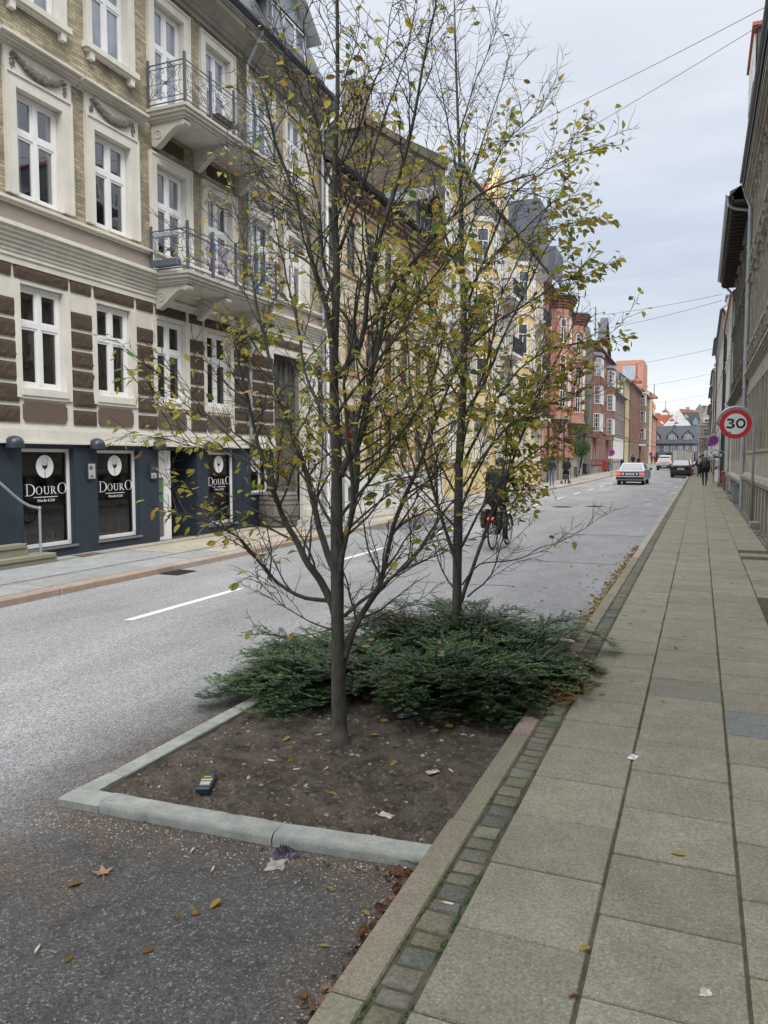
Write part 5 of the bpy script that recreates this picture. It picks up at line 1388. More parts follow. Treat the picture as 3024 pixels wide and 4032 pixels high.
MT['atticd'] = M('attic_sheet', (.115, .125, .15), .5, .15, 3)
for cx, hh in ((3.2, 18.3), (9.2, 16.8)):                            # ribbed dark attic roofs
    m_ = MB(); 
    for i in range(12): m_.box(cx-1.6+i*.27, cx-1.42+i*.27, .55, .62, 13.2, hh)
    m_.prism([(cx-1.7, 13.0), (cx+1.7, 13.0), (cx+1.7, hh), (cx-1.7, hh)], 'y', .62, 3.0); m_.build('attic', MT['atticd'], B)
pipe(B, 2.1, .1, H-.3, MT['gutter'], -.12, .06); pipe(B, 8.45, .1, H-.3, MT['gutter'], -.12, .06)
# --- courtyard gap: low wall, gate posts and greenery
cw = MB(); cw.bbox(-10.2, -9.95, 63.3, 73.0, .1, 1.9, .02)
tag(cw.build('courtyard_wall', MT['greyr']), 'low grey rendered wall across the gap between the red brick house and dark gable', 'wall')
# --- dark red house with white-barred bay windows
B = row_house('dark_brick_house', 'dark red-brown brick house with white barred oriels, front gable and bare cement side wall', 'L', 73.2, 91.6, 12.4,
    [(1.0, MT['cement']), (4.1, MT['dredbrick']), (12.4, MT['dredbrick'])],
    [(1.55, 1.6, [1.2, 3.2, 5.2, 6.6, 8.6, 11.0, 13.2, 15.2, 17.2], .75, 'grid'), (4.9, 1.7, [5.6, 7.4, 9.2, 11.0, 17.4], .8, 'grid'), (7.6, 1.7, [5.6, 7.4, 9.2, 11.0, 17.4], .8, 'grid'), (10.3, 1.4, [5.6, 7.4, 9.2, 11.0, 17.4], .8, 'grid')],
    MT['dredbrick'], MT['slate'], rise=2.6, sidem=MT['cement'], surr=False, gm='g_mid')
for cx in (2.6, 13.6):
    m_ = MB(); m_.prism([(cx-1.5, 0), (cx-1.1, -.6), (cx+1.1, -.6), (cx+1.5, 0)], 'z', 3.6, 11.2); by = m_.build('oriel', MT['dredbrick'], B)
    m_ = MB(); m_.prism([(cx-1.6, 0), (cx-1.2, -.7), (cx+1.2, -.7), (cx+1.6, 0)], 'z', 11.2, 11.5); m_.build('oriel_roof', MT['lead'], by)
    for z in (4.2, 6.75, 9.3):
        for q in (-.55, .55): window(by, cx+q, z, 1.05, 1.65, 'grid', 'white', 'g_mid', -.63)
        window(by, cx-1.3, z, .6, 1.65, 'grid', 'white', 'g_mid', -.32, rz=-radians(56)); window(by, cx+1.3, z, .6, 1.65, 'grid', 'white', 'g_mid', -.32, rz=radians(56))
m_ = MB(); m_.prism([(6.5, 12.4), (13.5, 12.4), (10.0, 15.8)], 'y', 0.0, .4); d = m_.build('front_gable', MT['dredbrick'], B)
m_ = MB(); m_.prism([(6.3, 12.35), (10, 15.95), (13.7, 12.35), (13.7, 12.55), (10, 16.15), (6.3, 12.55)], 'y', -.25, .5); m_.build('gable_coping', MT['slate'], d)
window(d, 9.2, 12.8, .7, 1.2, 'tall', 'white', 'g_mid', -.03); window(d, 10.8, 12.8, .7, 1.2, 'tall', 'white', 'g_mid', -.03)
m_ = MB(); m_.tube([(1.0, -.1, 12.8), (1.0, -.1, 15.6)], .05, 6); m_.ell((1.0, -.1, 13.6), (.14, .14, .18)); m_.ell((1.0, -.1, 15.0), (.1, .1, .12)); m_.build('finial', MT['dredbrick'], B)
# the plain cement side wall rises above the eaves
m_ = MB(); m_.prism([(-.05, 12.0), (0.3, 13.6), (1.6, 15.0), (4.0, 16.5), (8.0, 13.0), (8.0, 12.0)], 'x', -.06, .25); m_.build('side_parapet', MT['cement'], B)
row_house('grey_house', 'low grey house with white lattice ground floor windows and pale dormers', 'L', 91.7, 105.9, 9.5,
    [(1.3, MT['greyr']), (4.2, MT['whiter']), (9.5, M('brownish_grey_render', (.20, .17, .155), .9, .15, 1.5))],
    [(1.6, 2.3, 7, 1.5, 'grid'), (4.7, 1.7, 10, .8, 'tall'), (7.2, 1.6, 10, .8, 'tall')], MT['greyr'], MT['slate'], rise=2.6,
    dormers=[(3, 9.9, 2.2, 1.4, .1, False), (7.5, 9.9, 2.2, 1.4, .1, True), (12, 9.9, 2.2, 1.4, .1, False)], surr=False)
row_house('ochre_house', 'narrow ochre house with grey quoins beside the low grey one', 'L', 106.0, 113.6, 12.2,
    [(4.0, MT['pale_y']), (12.2, MT['yellow2'])], [(1.2, 2.2, 4, .8, 'cross'), (4.6, 1.9, 5, .7, 'tall'), (7.2, 1.8, 5, .7, 'tall'), (9.8, 1.6, 5, .7, 'tall')], MT['pale_y'], MT['slate'], rise=3.0, sidem=MT['cement'])
row_house('long_brick_house', 'long red-brown brick house with stone band above its ground floor', 'L', 113.7, 134.0, 12.6,
    [(4.2, MT['brnbrick']), (12.6, MT['dredbrick'])], [(1.6, 1.9, 8, .9, 'cross'), (5.0, 1.9, 9, .9, 'cross'), (7.6, 1.8, 9, .9, 'cross'), (10.1, 1.6, 9, .9, 'cross')], MT['sand'], MT['slate'], rise=3.0, surr=False)
row_house('brown_house', 'brown brick house with a white-framed oriel column near the street end', 'L', 134.1, 156.8, 13.2,
    [(4.2, MT['brnbrick']), (13.2, MT['brnbrick'])], [(1.6, 1.9, 9, .9, 'cross'), (5.0, 1.9, 10, .9, 'cross'), (7.9, 1.8, 10, .9, 'cross'), (10.7, 1.6, 10, .9, 'cross')], MT['brnbrick'], MT['lead'], rise=2.6, surr=False,
    dormers=[(5, 13.4, 2.4, 1.6, .1, False), (12, 13.4, 2.4, 1.6, .1, False), (18, 13.4, 2.4, 1.6, .1, False)])
ob = bpy.data.objects['brown_house']
m_ = MB(); m_.box(-.3, 3.2, -.75, 0, 3.9, 12.3); by = m_.build('oriel', MT['brnbrick'], ob)
m_ = MB(); m_.box(-.4, 3.3, -.82, 0, 3.75, 4.0); m_.box(-.4, 3.3, -.82, 0, 12.3, 12.5); m_.build('oriel_ledge', MT['whiter'], by)
for z in (4.8, 7.6, 10.3):
    window(by, 1.5, z, 1.6, 1.8, 'cross', 'white', 'g_mid', -.78)
    window(by, -.33, z, .55, 1.8, 'tall', 'white', 'g_mid', -.38, rz=-PI/2)
row_house('pale_yellow_house', 'pale yellow house squeezed between brown and red brick near the street end', 'L', 156.9, 168.2, 14.4,
    [(4.2, MT['pale_y']), (14.4, MT['pale_y'])], [(1.6, 1.9, 5, .9, 'cross'), (5.0, 1.9, 6, .9, 'cross'), (8.2, 1.8, 6, .9, 'cross'), (11.4, 1.6, 6, .9, 'cross')], MT['pale_y'], MT['tile'], rise=2.6, surr=False)
row_house('end_brick_house', 'last red brick house on the left with a white dormer', 'L', 168.3, 186.0, 10.6,
    [(4.2, MT['redbrick']), (10.6, MT['redbrick'])], [(1.9, 1.9, 8, .9, 'cross'), (5.2, 1.8, 8, .9, 'cross'), (7.9, 1.6, 8, .9, 'cross')], MT['brnbrick'], MT['tile'], rise=3.0, surr=False,
    dormers=[(2.5, 10.9, 2.2, 1.5, -.05, True), (9, 10.9, 2.2, 1.5, -.05, True)])
# tall orange-roofed house showing above the row
B = thing('orange_roof_house', 'tall house whose big orange tiled roof rises above the brick row', 'building', (-9.3, 136, 0), 0)
m_ = MB(); m_.box(-4.4, 0, .3, 12, 0, 13.2); m_.build('wall', MT['dredbrick'], B)
m_ = MB(); m_.prism([(-.0, 13.0), (1.4, 18.2), (11, 18.2), (12.2, 13.0)], 'x', -4.4, 0.1); r_ = m_.build('roof', M('ridged_orange_tiles', (.42, .19, .125), .8, .2, 3, .2, 8), B)
m_ = MB(); m_.prism([(-.1, 13.8), (1.0, 17.2), (1.6, 17.2), (1.6, 13.8)], 'x', -3.3, -1.2); m_.build('skylight', MT['lead'], r_)
# ---------------------------------------------------------------- right side of the street
MT['beige'] = M('grey_beige_render', (0.32, 0.305, 0.255), 0.9, 0.2, 1.2, 0.08, 40, 0.2, 40, streak=0.55)
MT['beiged'] = M('grey_beige_trim', (0.28, 0.262, 0.215), 0.9, 0.25, 2, 0.1, 40, streak=0.5)
MT['plinth'] = M('rough_plinth', (0.225, 0.218, 0.20), 0.95, 0.35, 3, 0.25, 30, 1.0, 25)
MT['darkr'] = M('sooty_render', (0.145, 0.130, 0.11), 0.9, 0.3, 1.2, 0.15, 30, streak=0.5)
MT['pinkr'] = M('pale_pink_render', (0.50, 0.44, 0.42), 0.9, 0.1, 1.5, 0.05, 40, streak=0.25)
MT['pale'] = M('pale_render', (0.50, 0.50, 0.47), 0.9, 0.1, 1.5, 0.05, 40, streak=0.25)
MT['woodsoffit'] = M('dark_soffit_boards', (0.045, 0.036, 0.03), 0.8, 0.2, 6)
def R_house(name, label, y0, y1, H, walls, cols, rows, trim, hood=True, plz=1.0, eave=('gut', .30), shop=None, gm='g_mid', roofm=None, X=1.3, fm='white', dorm=(), extra=None, rise=2.4):
    L = y1-y0; B = thing(name, label, 'building', (X, y1, 0), -PI/2)
    holes = []; W = []
    for c in cols:
        for (z, h_, w_, st_) in rows: holes.append((c-w_/2, c+w_/2, z, z+h_)); W.append((c, z, w_, h_, st_))
        holes.append((c-.3, c+.3, .42, .86))
    mb = MB(); zp = -.1
    for i, (zt, m_) in enumerate(walls): wall(mb, 0, L, zp, zt, holes, .13, i); zp = zt
    shell(mb, L, 8, H, len(walls)-1); gable_ends(mb, L, 8, H, rise, len(walls)-1); mb.build('wall', [a for _, a in walls], B)
    tr = MB()
    for (c, z, w_, h_, st_) in W:
        tr.mk()
        window(B, c, z, w_-.01, h_-.01, st_, fm, gm, .08)
        if hood and z > 3.9:
            surround(tr, c, z, w_, h_, .15, .05); cornice(tr, c-w_/2-.28, c+w_/2+.28, z+h_+.25, z+h_+.38, .17, 3)
            for s in (-1, 1): tr.box(c+s*(w_/2+.16)-.05, c+s*(w_/2+.16)+.05, -.12, 0, z+h_+.10, z+h_+.26); tr.box(c+s*(w_/2+.08)-.05, c+s*(w_/2+.08)+.05, -.10, 0, z-.32, z-.12)
    for c in cols:
        q = MB(); q.quad((c-.3, .1, .42), (c+.3, .1, .42), (c+.3, .1, .86), (c-.3, .1, .86)); q.build('cellar_window', MT['g_dark'], B)
    tr.build_split('window_surround', trim, B)
    return B, L
# grey-beige house nearest the camera (its front also mirrors in the cafe windows)
ry0, ry1 = -8.0, 26.2
colsR = [ry1-y for y in (24.6, 22.9, 21.1, 19.3, 17.5, 15.7, 13.9, 12.1, 10.3, 8.5, 6.7, 4.9, 3.1, 1.3, -.5, -2.3, -4.1, -6.2)]
B, L = R_house('beige_house', 'weathered grey-beige rendered house with hooded windows closest on the right', ry0, ry1, 9.6,
    [(1.18, MT['plinth']), (4.1, MT['beige']), (9.6, MT['beige'])], colsR, [(1.95, 1.5, .8, 'cross'), (4.85, 1.6, .78, 'cross'), (7.55, 1.35, .78, 'cross')], MT['beiged'])
tr = MB()
tr.prism([(0, 1.0), (-.10, 1.03), (-.12, 1.12), (-.08, 1.20), (0, 1.24)], 'x', 0, L)
tr.box(0, L, -.03, 0, 1.80, 1.88); cornice(tr, 0, L, 3.98, 4.20, .14, 4); tr.box(0, L, -.04, 0, 3.52, 3.60)
cornice(tr, 0, L, 9.0, 9.6, .28, 6)
tr.box(0, L, -.04, 0, 4.55, 4.6); tr.box(0, L, -.04, 0, 7.25, 7.3)
tr.build('string_course', MT['beiged'], B)
tr = MB()                                                            # lattice of raised panels between the ground floor windows
for c in colsR:
    for s in (-1, 1):
        tr.mk(); tr.box(c+s*.45-.045, c+s*.45+.045, -.045, 0, 1.88, 3.52); tr.box(c+s*.62-.03, c+s*.62+.03, -.04, 0, 1.88, 3.52)
        for z in (2.25, 2.7, 3.15): tr.box(c+s*.53-.06, c+s*.53+.06, -.03, 0, z-.03, z+.03)
        tr.mk(); tr.box(c+s*.42-.16, c+s*.42+.16, -.09, 0, -.1, 1.0)
tr.build_split('panel_lattice', MT['beiged'], B)
m_ = MB(); gutter_pipe(m_, 0, L, -.33, 10.0, .09); m_.build('gutter', MT['gutter'], B)
m_ = MB(); m_.box(0, L, -.30, 0, 9.6, 9.75); m_.prism([(-.34, 9.75), (4, 12.2), (8.3, 9.7), (8.3, 9.85), (4, 12.35), (-.34, 9.95)], 'x', 0, L); m_.build('roof', MT['slate'], B)
roof_box_dormer(B, ry1-22.2, 10.6, 2.4, 1.3, -.32, 2.5, MT['dkframe'], MT['tile'], False, 2)
m_ = MB(); x = .14; m_.tube([(x, -.10, .1), (x, -.10, 9.2), (x, -.24, 9.6), (x, -.33, 9.95)], .06, 12)
for z in (.5, 1.5, 2.6, 3.8, 5.2, 6.6, 8.0): m_.lathe([(.06, -.03), (.075, -.025), (.075, .025), (.06, .03)], (x, -.10, z), 12)
smoothed(m_.build('downpipe', MT['zinc'], B))
m_ = MB(); m_.box(.9, 1.15, -.02, 0, 1.6, 1.95); m_.v = [(p[0]+.03*sin(p[2]*9), p[1], p[2]) for p in m_.v]; 
gm_ = MB(); px = 0
for k in range(3): gm_.tube([(1.2+.1*k, -.006, 1.55), (1.15+.1*k, -.006, 1.75), (1.25+.1*k, -.006, 1.9)], .018, 4)
gm_.build('graffiti', M('faded_yellow_spray', (.42, .42, .10), .8, .2, 20), B)
m_ = MB(); m_.bbox(ry1-18.95, ry1-18.5, -.26, 0.0, .1, .26, .015); m_.build('window_well', MT['plinth'], B)
# dark house with deep overhanging eaves
B, L = R_house('overhang_house', 'sooty dark house with deep wooden eaves and white barred ground floor windows', 26.25, 38.7, 9.3,
    [(.95, MT['plinth']), (4.0, MT['beige']), (9.3, MT['darkr'])], [1.3, 3.5, 5.7, 7.9, 10.1, 11.6], [(1.55, 1.9, 1.3, 'grid'), (4.9, 1.8, .75, 'tall'), (7.3, 1.2, .75, 'tall')], MT['darkr'])
m_ = MB(); m_.prism([(0, .80), (-.12, .84), (-.14, .95), (-.08, 1.04), (0, 1.06)], 'x', 0, L, 1)
cornice(m_, 0, L, 3.9, 4.15, .25, 4); m_.build('string_course', [MT['darkr'], MT['beige']], B)
m_ = MB(); m_.box(0, L, -.60, 0, 9.42, 9.50); m_.box(0, L, -.62, -.56, 9.40, 9.62); m_.build('soffit', MT['woodsoffit'], B)
m_ = MB()
for k in range(26): m_.mk(); m_.box(.2+k*.47, .27+k*.47, -.56, -.02, 9.30, 9.42)
m_.build_split('rafter', MT['woodsoffit'], B)
m_ = MB(); m_.prism([(-.68, 9.62), (-.1, 10.15), (4, 11.8), (8.3, 9.5), (8.3, 9.65), (4, 11.95), (-.68, 9.76)], 'x', -.1, L+.02); m_.build('roof', MT['slate'], B)
m_ = MB(); gutter_pipe(m_, 0, L, -.70, 9.72, .09); m_.tube([(L-.18, -.72, 9.66), (L-.18, -.70, 9.40), (L-.22, -.5, 9.30), (L-.25, -.14, 9.22), (L-.25, -.10, 9.1)], .045, 8); m_.build('gutter', MT['zinc'], B)
roof_box_dormer(B, 5.0, 10.0, 6.0, .9, .05, 2.5, MT['pinkr'], MT['slate'], False, 4)
pipe(B, .15, .1, 9.0, MT['zinc'], -.12, .05, -.68, 9.66)
R_house('pink_house', 'pale pink and white house with projecting hoods beyond the dark eaves', 38.75, 50.0, 9.2, [(4.0, MT['pale']), (9.2, MT['pinkr'])],
    [1.0, 2.9, 4.8, 6.7, 8.6, 10.4], [(1.5, 2.0, 1.2, 'grid'), (4.8, 1.7, .8, 'cross'), (7.2, 1.3, .8, 'cross')], MT['whiter'], X=1.35)
ob = bpy.data.objects['pink_house']; L = 11.25
m_ = MB(); gable_roof(m_, L, 8, 9.2, 2.4, .3); m_.build('roof', MT['tile'], ob)
m_ = MB(); m_.prism([(0, 3.2), (-.5, 3.4), (-.55, 3.5), (-.1, 4.3), (0, 4.3)], 'x', 4.2, 7.0); m_.build('shop_awning', MT['greyr'], ob)
cc = MB(); cornice(cc, 0, L, 8.8, 9.2, .3, 4); cc.build('cornice', MT['whiter'], ob); pipe(ob, .1, .1, 8.9, MT['gutter'], -.12, .05)
for (nm, lab, y0, y1, H, wm, tm, rf, n, X) in (
    ('cream_house', 'cream rendered house with zinc dormers in the middle of the right row', 50.05, 71.9, 10.6, MT['pale'], MT['whiter'], MT['lead'], 11, 1.25),
    ('tall_white_house', 'tall off-white house with white window hoods down the right row', 72.0, 84.0, 12.0, MT['pinkr'], MT['whiter'], MT['slate'], 6, 1.2),
    ('yellowish_house', 'yellowish rendered house with dark roof far down the right row', 84.1, 101.0, 10.6, MT['pale_y'], MT['whiter'], MT['slate'], 8, 1.2),
    ('far_brown_house', 'brown brick house before the scaffolding at the end of the right row', 101.1, 120.0, 10.4, MT['brnbrick'], MT['greyr'], MT['slate'], 9, 1.2),
    ('last_grey_house', 'grey brick house at the far end of the right row', 120.1, 146.0, 9.4, MT['darkr'], MT['greyr'], MT['slate'], 12, 1.25)):
    row_house(nm, lab, 'R', y0, y1, H, [(3.9, wm), (H, wm)], [(1.6, 1.9, n, 1.1, 'grid'), (4.8, 1.7, n, .85, 'cross'), (7.4, 1.6, n, .85, 'cross')] + ([(9.8, 1.4, n, .85, 'cross')] if H > 11.5 else []), tm, rf, rise=2.4, X=X, dormers=[((y1-y0)*.3, H+.3, 2.2, 1.3, .1, False), ((y1-y0)*.7, H+.3, 2.2, 1.3, .1, False)])
# ---------------------------------------------------------------- the end of the street
def EX(x, Y): return x*Y/130.0
def EZ(z, Y): return CZ+(z-CZ)*Y/130.0
MT['bluegrey'] = M('blue_grey_render', (0.085, 0.105, 0.145), 0.85, 0.1, 1, 0.05, 20)
MT['bluegreyl'] = M('pale_blue_boards', (0.20, 0.235, 0.29), 0.8, 0.08, 1, 0.05, 20)
Y = 190.0; x0, x1 = EX(-7.6, Y), EX(-.28, Y); ez, rz_ = EZ(4.18, Y), EZ(6.82, Y)
B = thing('blue_house', 'dark blue-grey house with black roof and twin dormers closing the street', 'building', (x0, Y, .8), 0)
L = x1-x0; ez -= .8; rz_ -= .8
ux = [EX(v, Y)-x0 for v in (-6.38, -5.03, -4.0, -2.95, -1.90, -.88)]
hz = [(c-.45, c+.45, EZ(2.78, Y)-.8, EZ(3.62, Y)-.8) for c in ux]
gfh = [(EX(-6.6, Y)-x0, EX(-6.2, Y)-x0, .1, 2.2), (EX(-5.2, Y)-x0, EX(-3.9, Y)-x0, .1, 2.1), (EX(-.98, Y)-x0, EX(-.62, Y)-x0, .1, 2.2), (EX(-3.5, Y)-x0, EX(-2.5, Y)-x0, .1, 2.1)]
mb = MB(); wall(mb, 0, L, 0, ez, hz+gfh, .12, 0); shell(mb, L, 8, ez, 0, 0); gable_ends(mb, L, 8, ez, rz_-ez, 0); mb.build('wall', MT['bluegrey'], B)
for c in ux: window(B, c, hz[0][2], .9, hz[0][3]-hz[0][2], 'small', 'white', 'g_dark', .02)
for h_ in gfh: window(B, (h_[0]+h_[1])/2, h_[2], h_[1]-h_[0], h_[3]-h_[2], 'single', 'white' if h_[1]-h_[0] < 1 else 'dkframe', 'g_dark', .03, name='shop_window')
m_ = MB(); gable_roof(m_, L, 8, ez, rz_-ez, .35); m_.build('roof', M('black_roof', (.035, .04, .05), .7, .15, 1, .1, 10), B)
for cx_ in (-6.75, -4.18, -1.86):
    cx = EX(cx_, Y)-x0; w_ = 1.9; z0 = EZ(4.42, Y)-.8; zt = EZ(5.35, Y)-.8; yf = .55
    m_ = MB(); m_.box(cx-w_/2, cx+w_/2, yf, 3.5, z0, zt); m_.add([(cx-w_/2, yf, zt), (cx+w_/2, yf, zt), (cx, yf, zt+.95)], [(0, 1, 2)]); d = m_.build('dormer', MT['bluegreyl'], B)
    t = .07; k = .3; sl2 = 1.0
    m_ = MB(); m_.prism([(cx-w_/2-k, zt-k), (cx, zt+1.0), (cx+w_/2+k, zt-k), (cx+w_/2+k, zt-k+t*2), (cx, zt+1.0+t*2), (cx-w_/2-k, zt-k+t*2)], 'y', yf-.25, 4.0); m_.build('dormer_roof', bpy.data.materials['black_roof'], d)
    for s in (-1, 1): window(d, cx+s*.5, z0+.1, .75, 1.1, 'small', 'white', 'g_dark', yf-.03)
m_ = MB(); m_.box(L*.5-.3, L*.5+.3, 3.2, 4.0, rz_-1.0, rz_+.3); m_.build('chimney', MT['bluegrey'], B)
# white gable house behind, dark roof running right
Y = 208.0
B = thing('white_gable_house', 'white gabled house with a dark skylit roof rising behind the blue house', 'building', (0, Y, .8), 0)
e = lambda x, z: (EX(x, Y)*1.0*(140/140)*(130/140)*1.0769, EZ(z, Y)-.8)
def pv(u, v, Y_): P = on_y(2500+u*.211, 1550+v*.211, Y_); return (P.x, P.z-.8)
g0, g1, g2 = pv(520, 605, Y), pv(820, 300, Y), pv(1060, 600, Y)
m_ = MB(); m_.prism([(g0[0], 0), (g2[0], 0), g2, g1, g0], 'y', 0, .5); m_.build('gable_wall', MT['whiter'], B)
q1, q2, q3 = pv(1190, 355, Y+3), pv(1250, 430, Y+3), pv(1250, 600, Y+3)
m_ = MB(); m_.add([(g1[0], .5, g1[1]-.6), (q1[0], .5, q1[1]), (q3[0], -.1, q3[1]), (g2[0], -.1, g2[1])], [(0, 1, 2, 3)]); m_.add([(g1[0], .5, g1[1]-.6), (q1[0], .5, q1[1]), (q1[0], 5, g0[1]), (g1[0], 5, g0[1])], [(3, 2, 1, 0)]); r_ = m_.build('roof', MT['slate'], B)
a, b = pv(925, 390, Y-.5), pv(985, 450, Y-.5); m_ = MB(); m_.add([(a[0], -.2, a[1]), (a[0]+.5, -.2, a[1]), (b[0]+.3, -.35, b[1]), (b[0]-.5, -.35, b[1])], [(0, 1, 2, 3)]); m_.build('skylight', MT['lead'], r_)
a = pv(1130, 580, Y-1.5); m_ = MB(); m_.prism([(a[0]-.6, a[1]), (a[0]+.6, a[1]), (a[0]+.6, a[1]+.9), (a[0], a[1]+1.9), (a[0]-.6, a[1]+.9)], 'y', -1.2, 1.5); m_.build('dormer', MT['bluegreyl'], B)
Y = 222.0
B = thing('orange_tile_house', 'orange tiled roofs with small skylights left of the white gable', 'building', (0, Y, .8), 0)
P = [pv(*q, Y) for q in ((330, 360), (460, 362), (580, 470), (560, 640), (330, 640))]
m_ = MB(); m_.prism(P, 'y', 0, 4); r_ = m_.build('roof', MT['tile'], B)
P2 = [pv(*q, Y+5) for q in ((500, 390), (790, 400), (790, 480), (700, 640), (580, 640), (580, 480))]
m_ = MB(); m_.prism(P2, 'y', 5, 9); m_.build('roof', MT['tile'], B)
a, b = pv(465, 520, Y), pv(525, 565, Y); m_ = MB(); m_.add([(a[0], -.1, a[1]), (a[0]+.5, -.1, a[1]+.1), (b[0]+.3, -.1, b[1]), (b[0]-.4, -.1, b[1])], [(0, 1, 2, 3)]); m_.build('skylight', MT['whiter'], r_)
a = pv(628, 345, Y+5); m_ = MB(); m_.box(a[0]-.35, a[0]+.35, 6, 6.8, a[1]-1.2, a[1]); m_.build('chimney', MT['greyr'], B)
Y = 228.0
B = thing('red_ridge_house', 'narrow orange ridge with a grey chimney above the dark skylit roof', 'building', (0, Y, .8), 0)
P = [pv(*q, Y) for q in ((830, 280), (1110, 305), (1060, 420), (850, 420))]; m_ = MB(); m_.prism(P, 'y', 0, 4); m_.build('roof', MT['tile'], B)
a = pv(985, 245, Y); m_ = MB(); m_.box(a[0]-.5, a[0]+.5, 1, 2, a[1]-1.3, a[1]); m_.build('chimney', MT['lead'], B)
Y = 215.0
B = thing('brown_gable_house', 'mottled brown gable behind the scaffolding', 'building', (0, Y, .8), 0)
P = [pv(*q, Y) for q in ((1040, 420), (1210, 190), (1320, 300), (1330, 620), (1040, 620))]; m_ = MB(); m_.prism(P, 'y', 0, 6); m_.build('gable_wall', M('mottled_brown_render', (.24, .20, .15), .95, .4, .3, .1, 3, tint=(.34, .30, .24)), B)
P = [pv(*q, Y) for q in ((1250, 220), (1370, 220), (1370, 300), (1320, 300))]; m_ = MB(); m_.prism(P, 'y', 1, 6); m_.build('roof', MT['slate'], B)
# scaffolded corner house
Y = 150.0
B = thing('corner_house', 'brick and yellow corner house with mansard windows behind the scaffolding', 'building', (0, Y, .55), 0)
def pw(u, v, Y_=150.0): P = on_y(2500+u*.211, 1550+v*.211, Y_); return (P.x, P.z-.55)
A0, A1 = pw(1205, 565), pw(1500, 560); xL, xR = A0[0], 4.0
gzz = pw(1205, 1065)[1]
ws_ = [(pw(1305, 0)[0], pw(1400, 0)[0], pw(0, 790)[1], pw(0, 690)[1]), (pw(1305, 0)[0], pw(1400, 0)[0], pw(0, 1010)[1], pw(0, 880)[1])]
g_h = [(pw(1260, 0)[0], pw(1440, 0)[0], .2, pw(0, 1130)[1])]
mb = MB(); wall(mb, xL, xR, 0, gzz, g_h, .3, 1); wall(mb, xL, xR, gzz, A0[1], ws_, .15, 0); mb.quad((xL, 0, 0), (xL, 0, A0[1]), (xL, 10, A0[1]), (xL, 10, 0), 0)
mb.build('wall', [MT['brnbrick'], MT['yellow']], B)
for a, b, c, d_ in ws_: window(B, (a+b)/2, c, b-a, d_-c, 'cross', 'stain', 'g_dark', .08)
a, b, c, d_ = g_h[0]; window(B, (a+b)/2, c, b-a, d_-c, 'small', 'dkframe', 'g_dark', .2, name='shop_window')
m_ = MB(); m_.prism([(pw(1215, 0)[0], A0[1]), (xR, A0[1]), (xR, pw(0, 270)[1]), (pw(1330, 0)[0], pw(0, 270)[1]), (pw(1270, 0)[0], pw(0, 450)[1])], 'y', .3, 6); m_.build('mansard', MT['greyr'], B)
m_ = MB(); a, b = pw(1275, 545), pw(1405, 455); m_.box(a[0], b[0], -.05, .3, a[1], b[1]); d = m_.build('dormer', MT['whiter'], B); window(d, (a[0]+b[0])/2, a[1]+.15, (b[0]-a[0])*.6, b[1]-a[1]-.3, 'cross', 'stain', 'g_dark', -.1)
m_ = MB()
for z in (gzz, (gzz+A0[1])/2, A0[1]-.2): m_.box(xL-.1, xR, -.12, 0, z-.1, z+.1)
m_.build('trim', MT['greyr'], B)
SCF = thing('scaffolding', 'grey tube scaffolding in front of the brick corner house', 'scaffolding', (0, 146.0, .55))
xa = pw(1180, 0, 146.0)[0]; zt_ = pw(0, 600, 146.0)[1]
m_ = MB()
for i in range(4):
    for yy in (0, 1.2): m_.tube([(xa+i*.75, yy, 0), (xa+i*.75, yy, zt_)], .035, 5)
m_.build('uprights', MT['zinc'], SCF)
m_ = MB()
for k in range(1, 6):
    z = zt_*k/5
    for yy in (0, 1.2): m_.tube([(xa, yy, z), (xa+2.25, yy, z)], .03, 5); m_.tube([(xa, yy, z-.6), (xa+2.25, yy, z-.6)], .03, 5)
m_.build('ledgers', MT['zinc'], SCF)
for k in range(1, 5):
    m_ = MB(); m_.box(xa, xa+2.25, .05, 1.15, zt_*k/5-.04, zt_*k/5); m_.build('deck', MT['stain'], SCF)
# ---------------------------------------------------------------- the two young street trees
random.seed(21)
K_ = 1.8228
m, nt, b_, out = _nt('bark'); g = NG(nt); P = g.obj()
n1 = g.noise(g.scale(P, (1, 1, .45)), 26, 5, .7); n2 = g.noise(P, 5, 4, .6)
c = g.mix(g.ramp(n1, [(.35, 0), (.65, 1)]), (.050, .047, .041), (.115, .108, .095))
c = g.mix(g.math('MULTIPLY', g.ramp(n2, [(.45, 0), (.65, 1)]), .5), c, (.060, .070, .042))
g.set(b_.inputs['Base Color'], c); b_.inputs['Roughness'].default_value = .9
g.set(b_.inputs['Normal'], g.bump(n1, .8, .006)); MT['bark'] = m
MT['twig'] = M('twig_bark', (.040, .029, .026), .85, .3, 8, .1, 60)
MT['leaf'] = leafmat('autumn_leaf', .5, .5, .35)
PAL = [((.46, .37, .065), 30), ((.38, .36, .065), 30), ((.25, .31, .07), 16), ((.11, .20, .06), 8), ((.48, .37, .06), 8), ((.22, .13, .04), 7)]
PALW = [w_ for _, w_ in PAL]
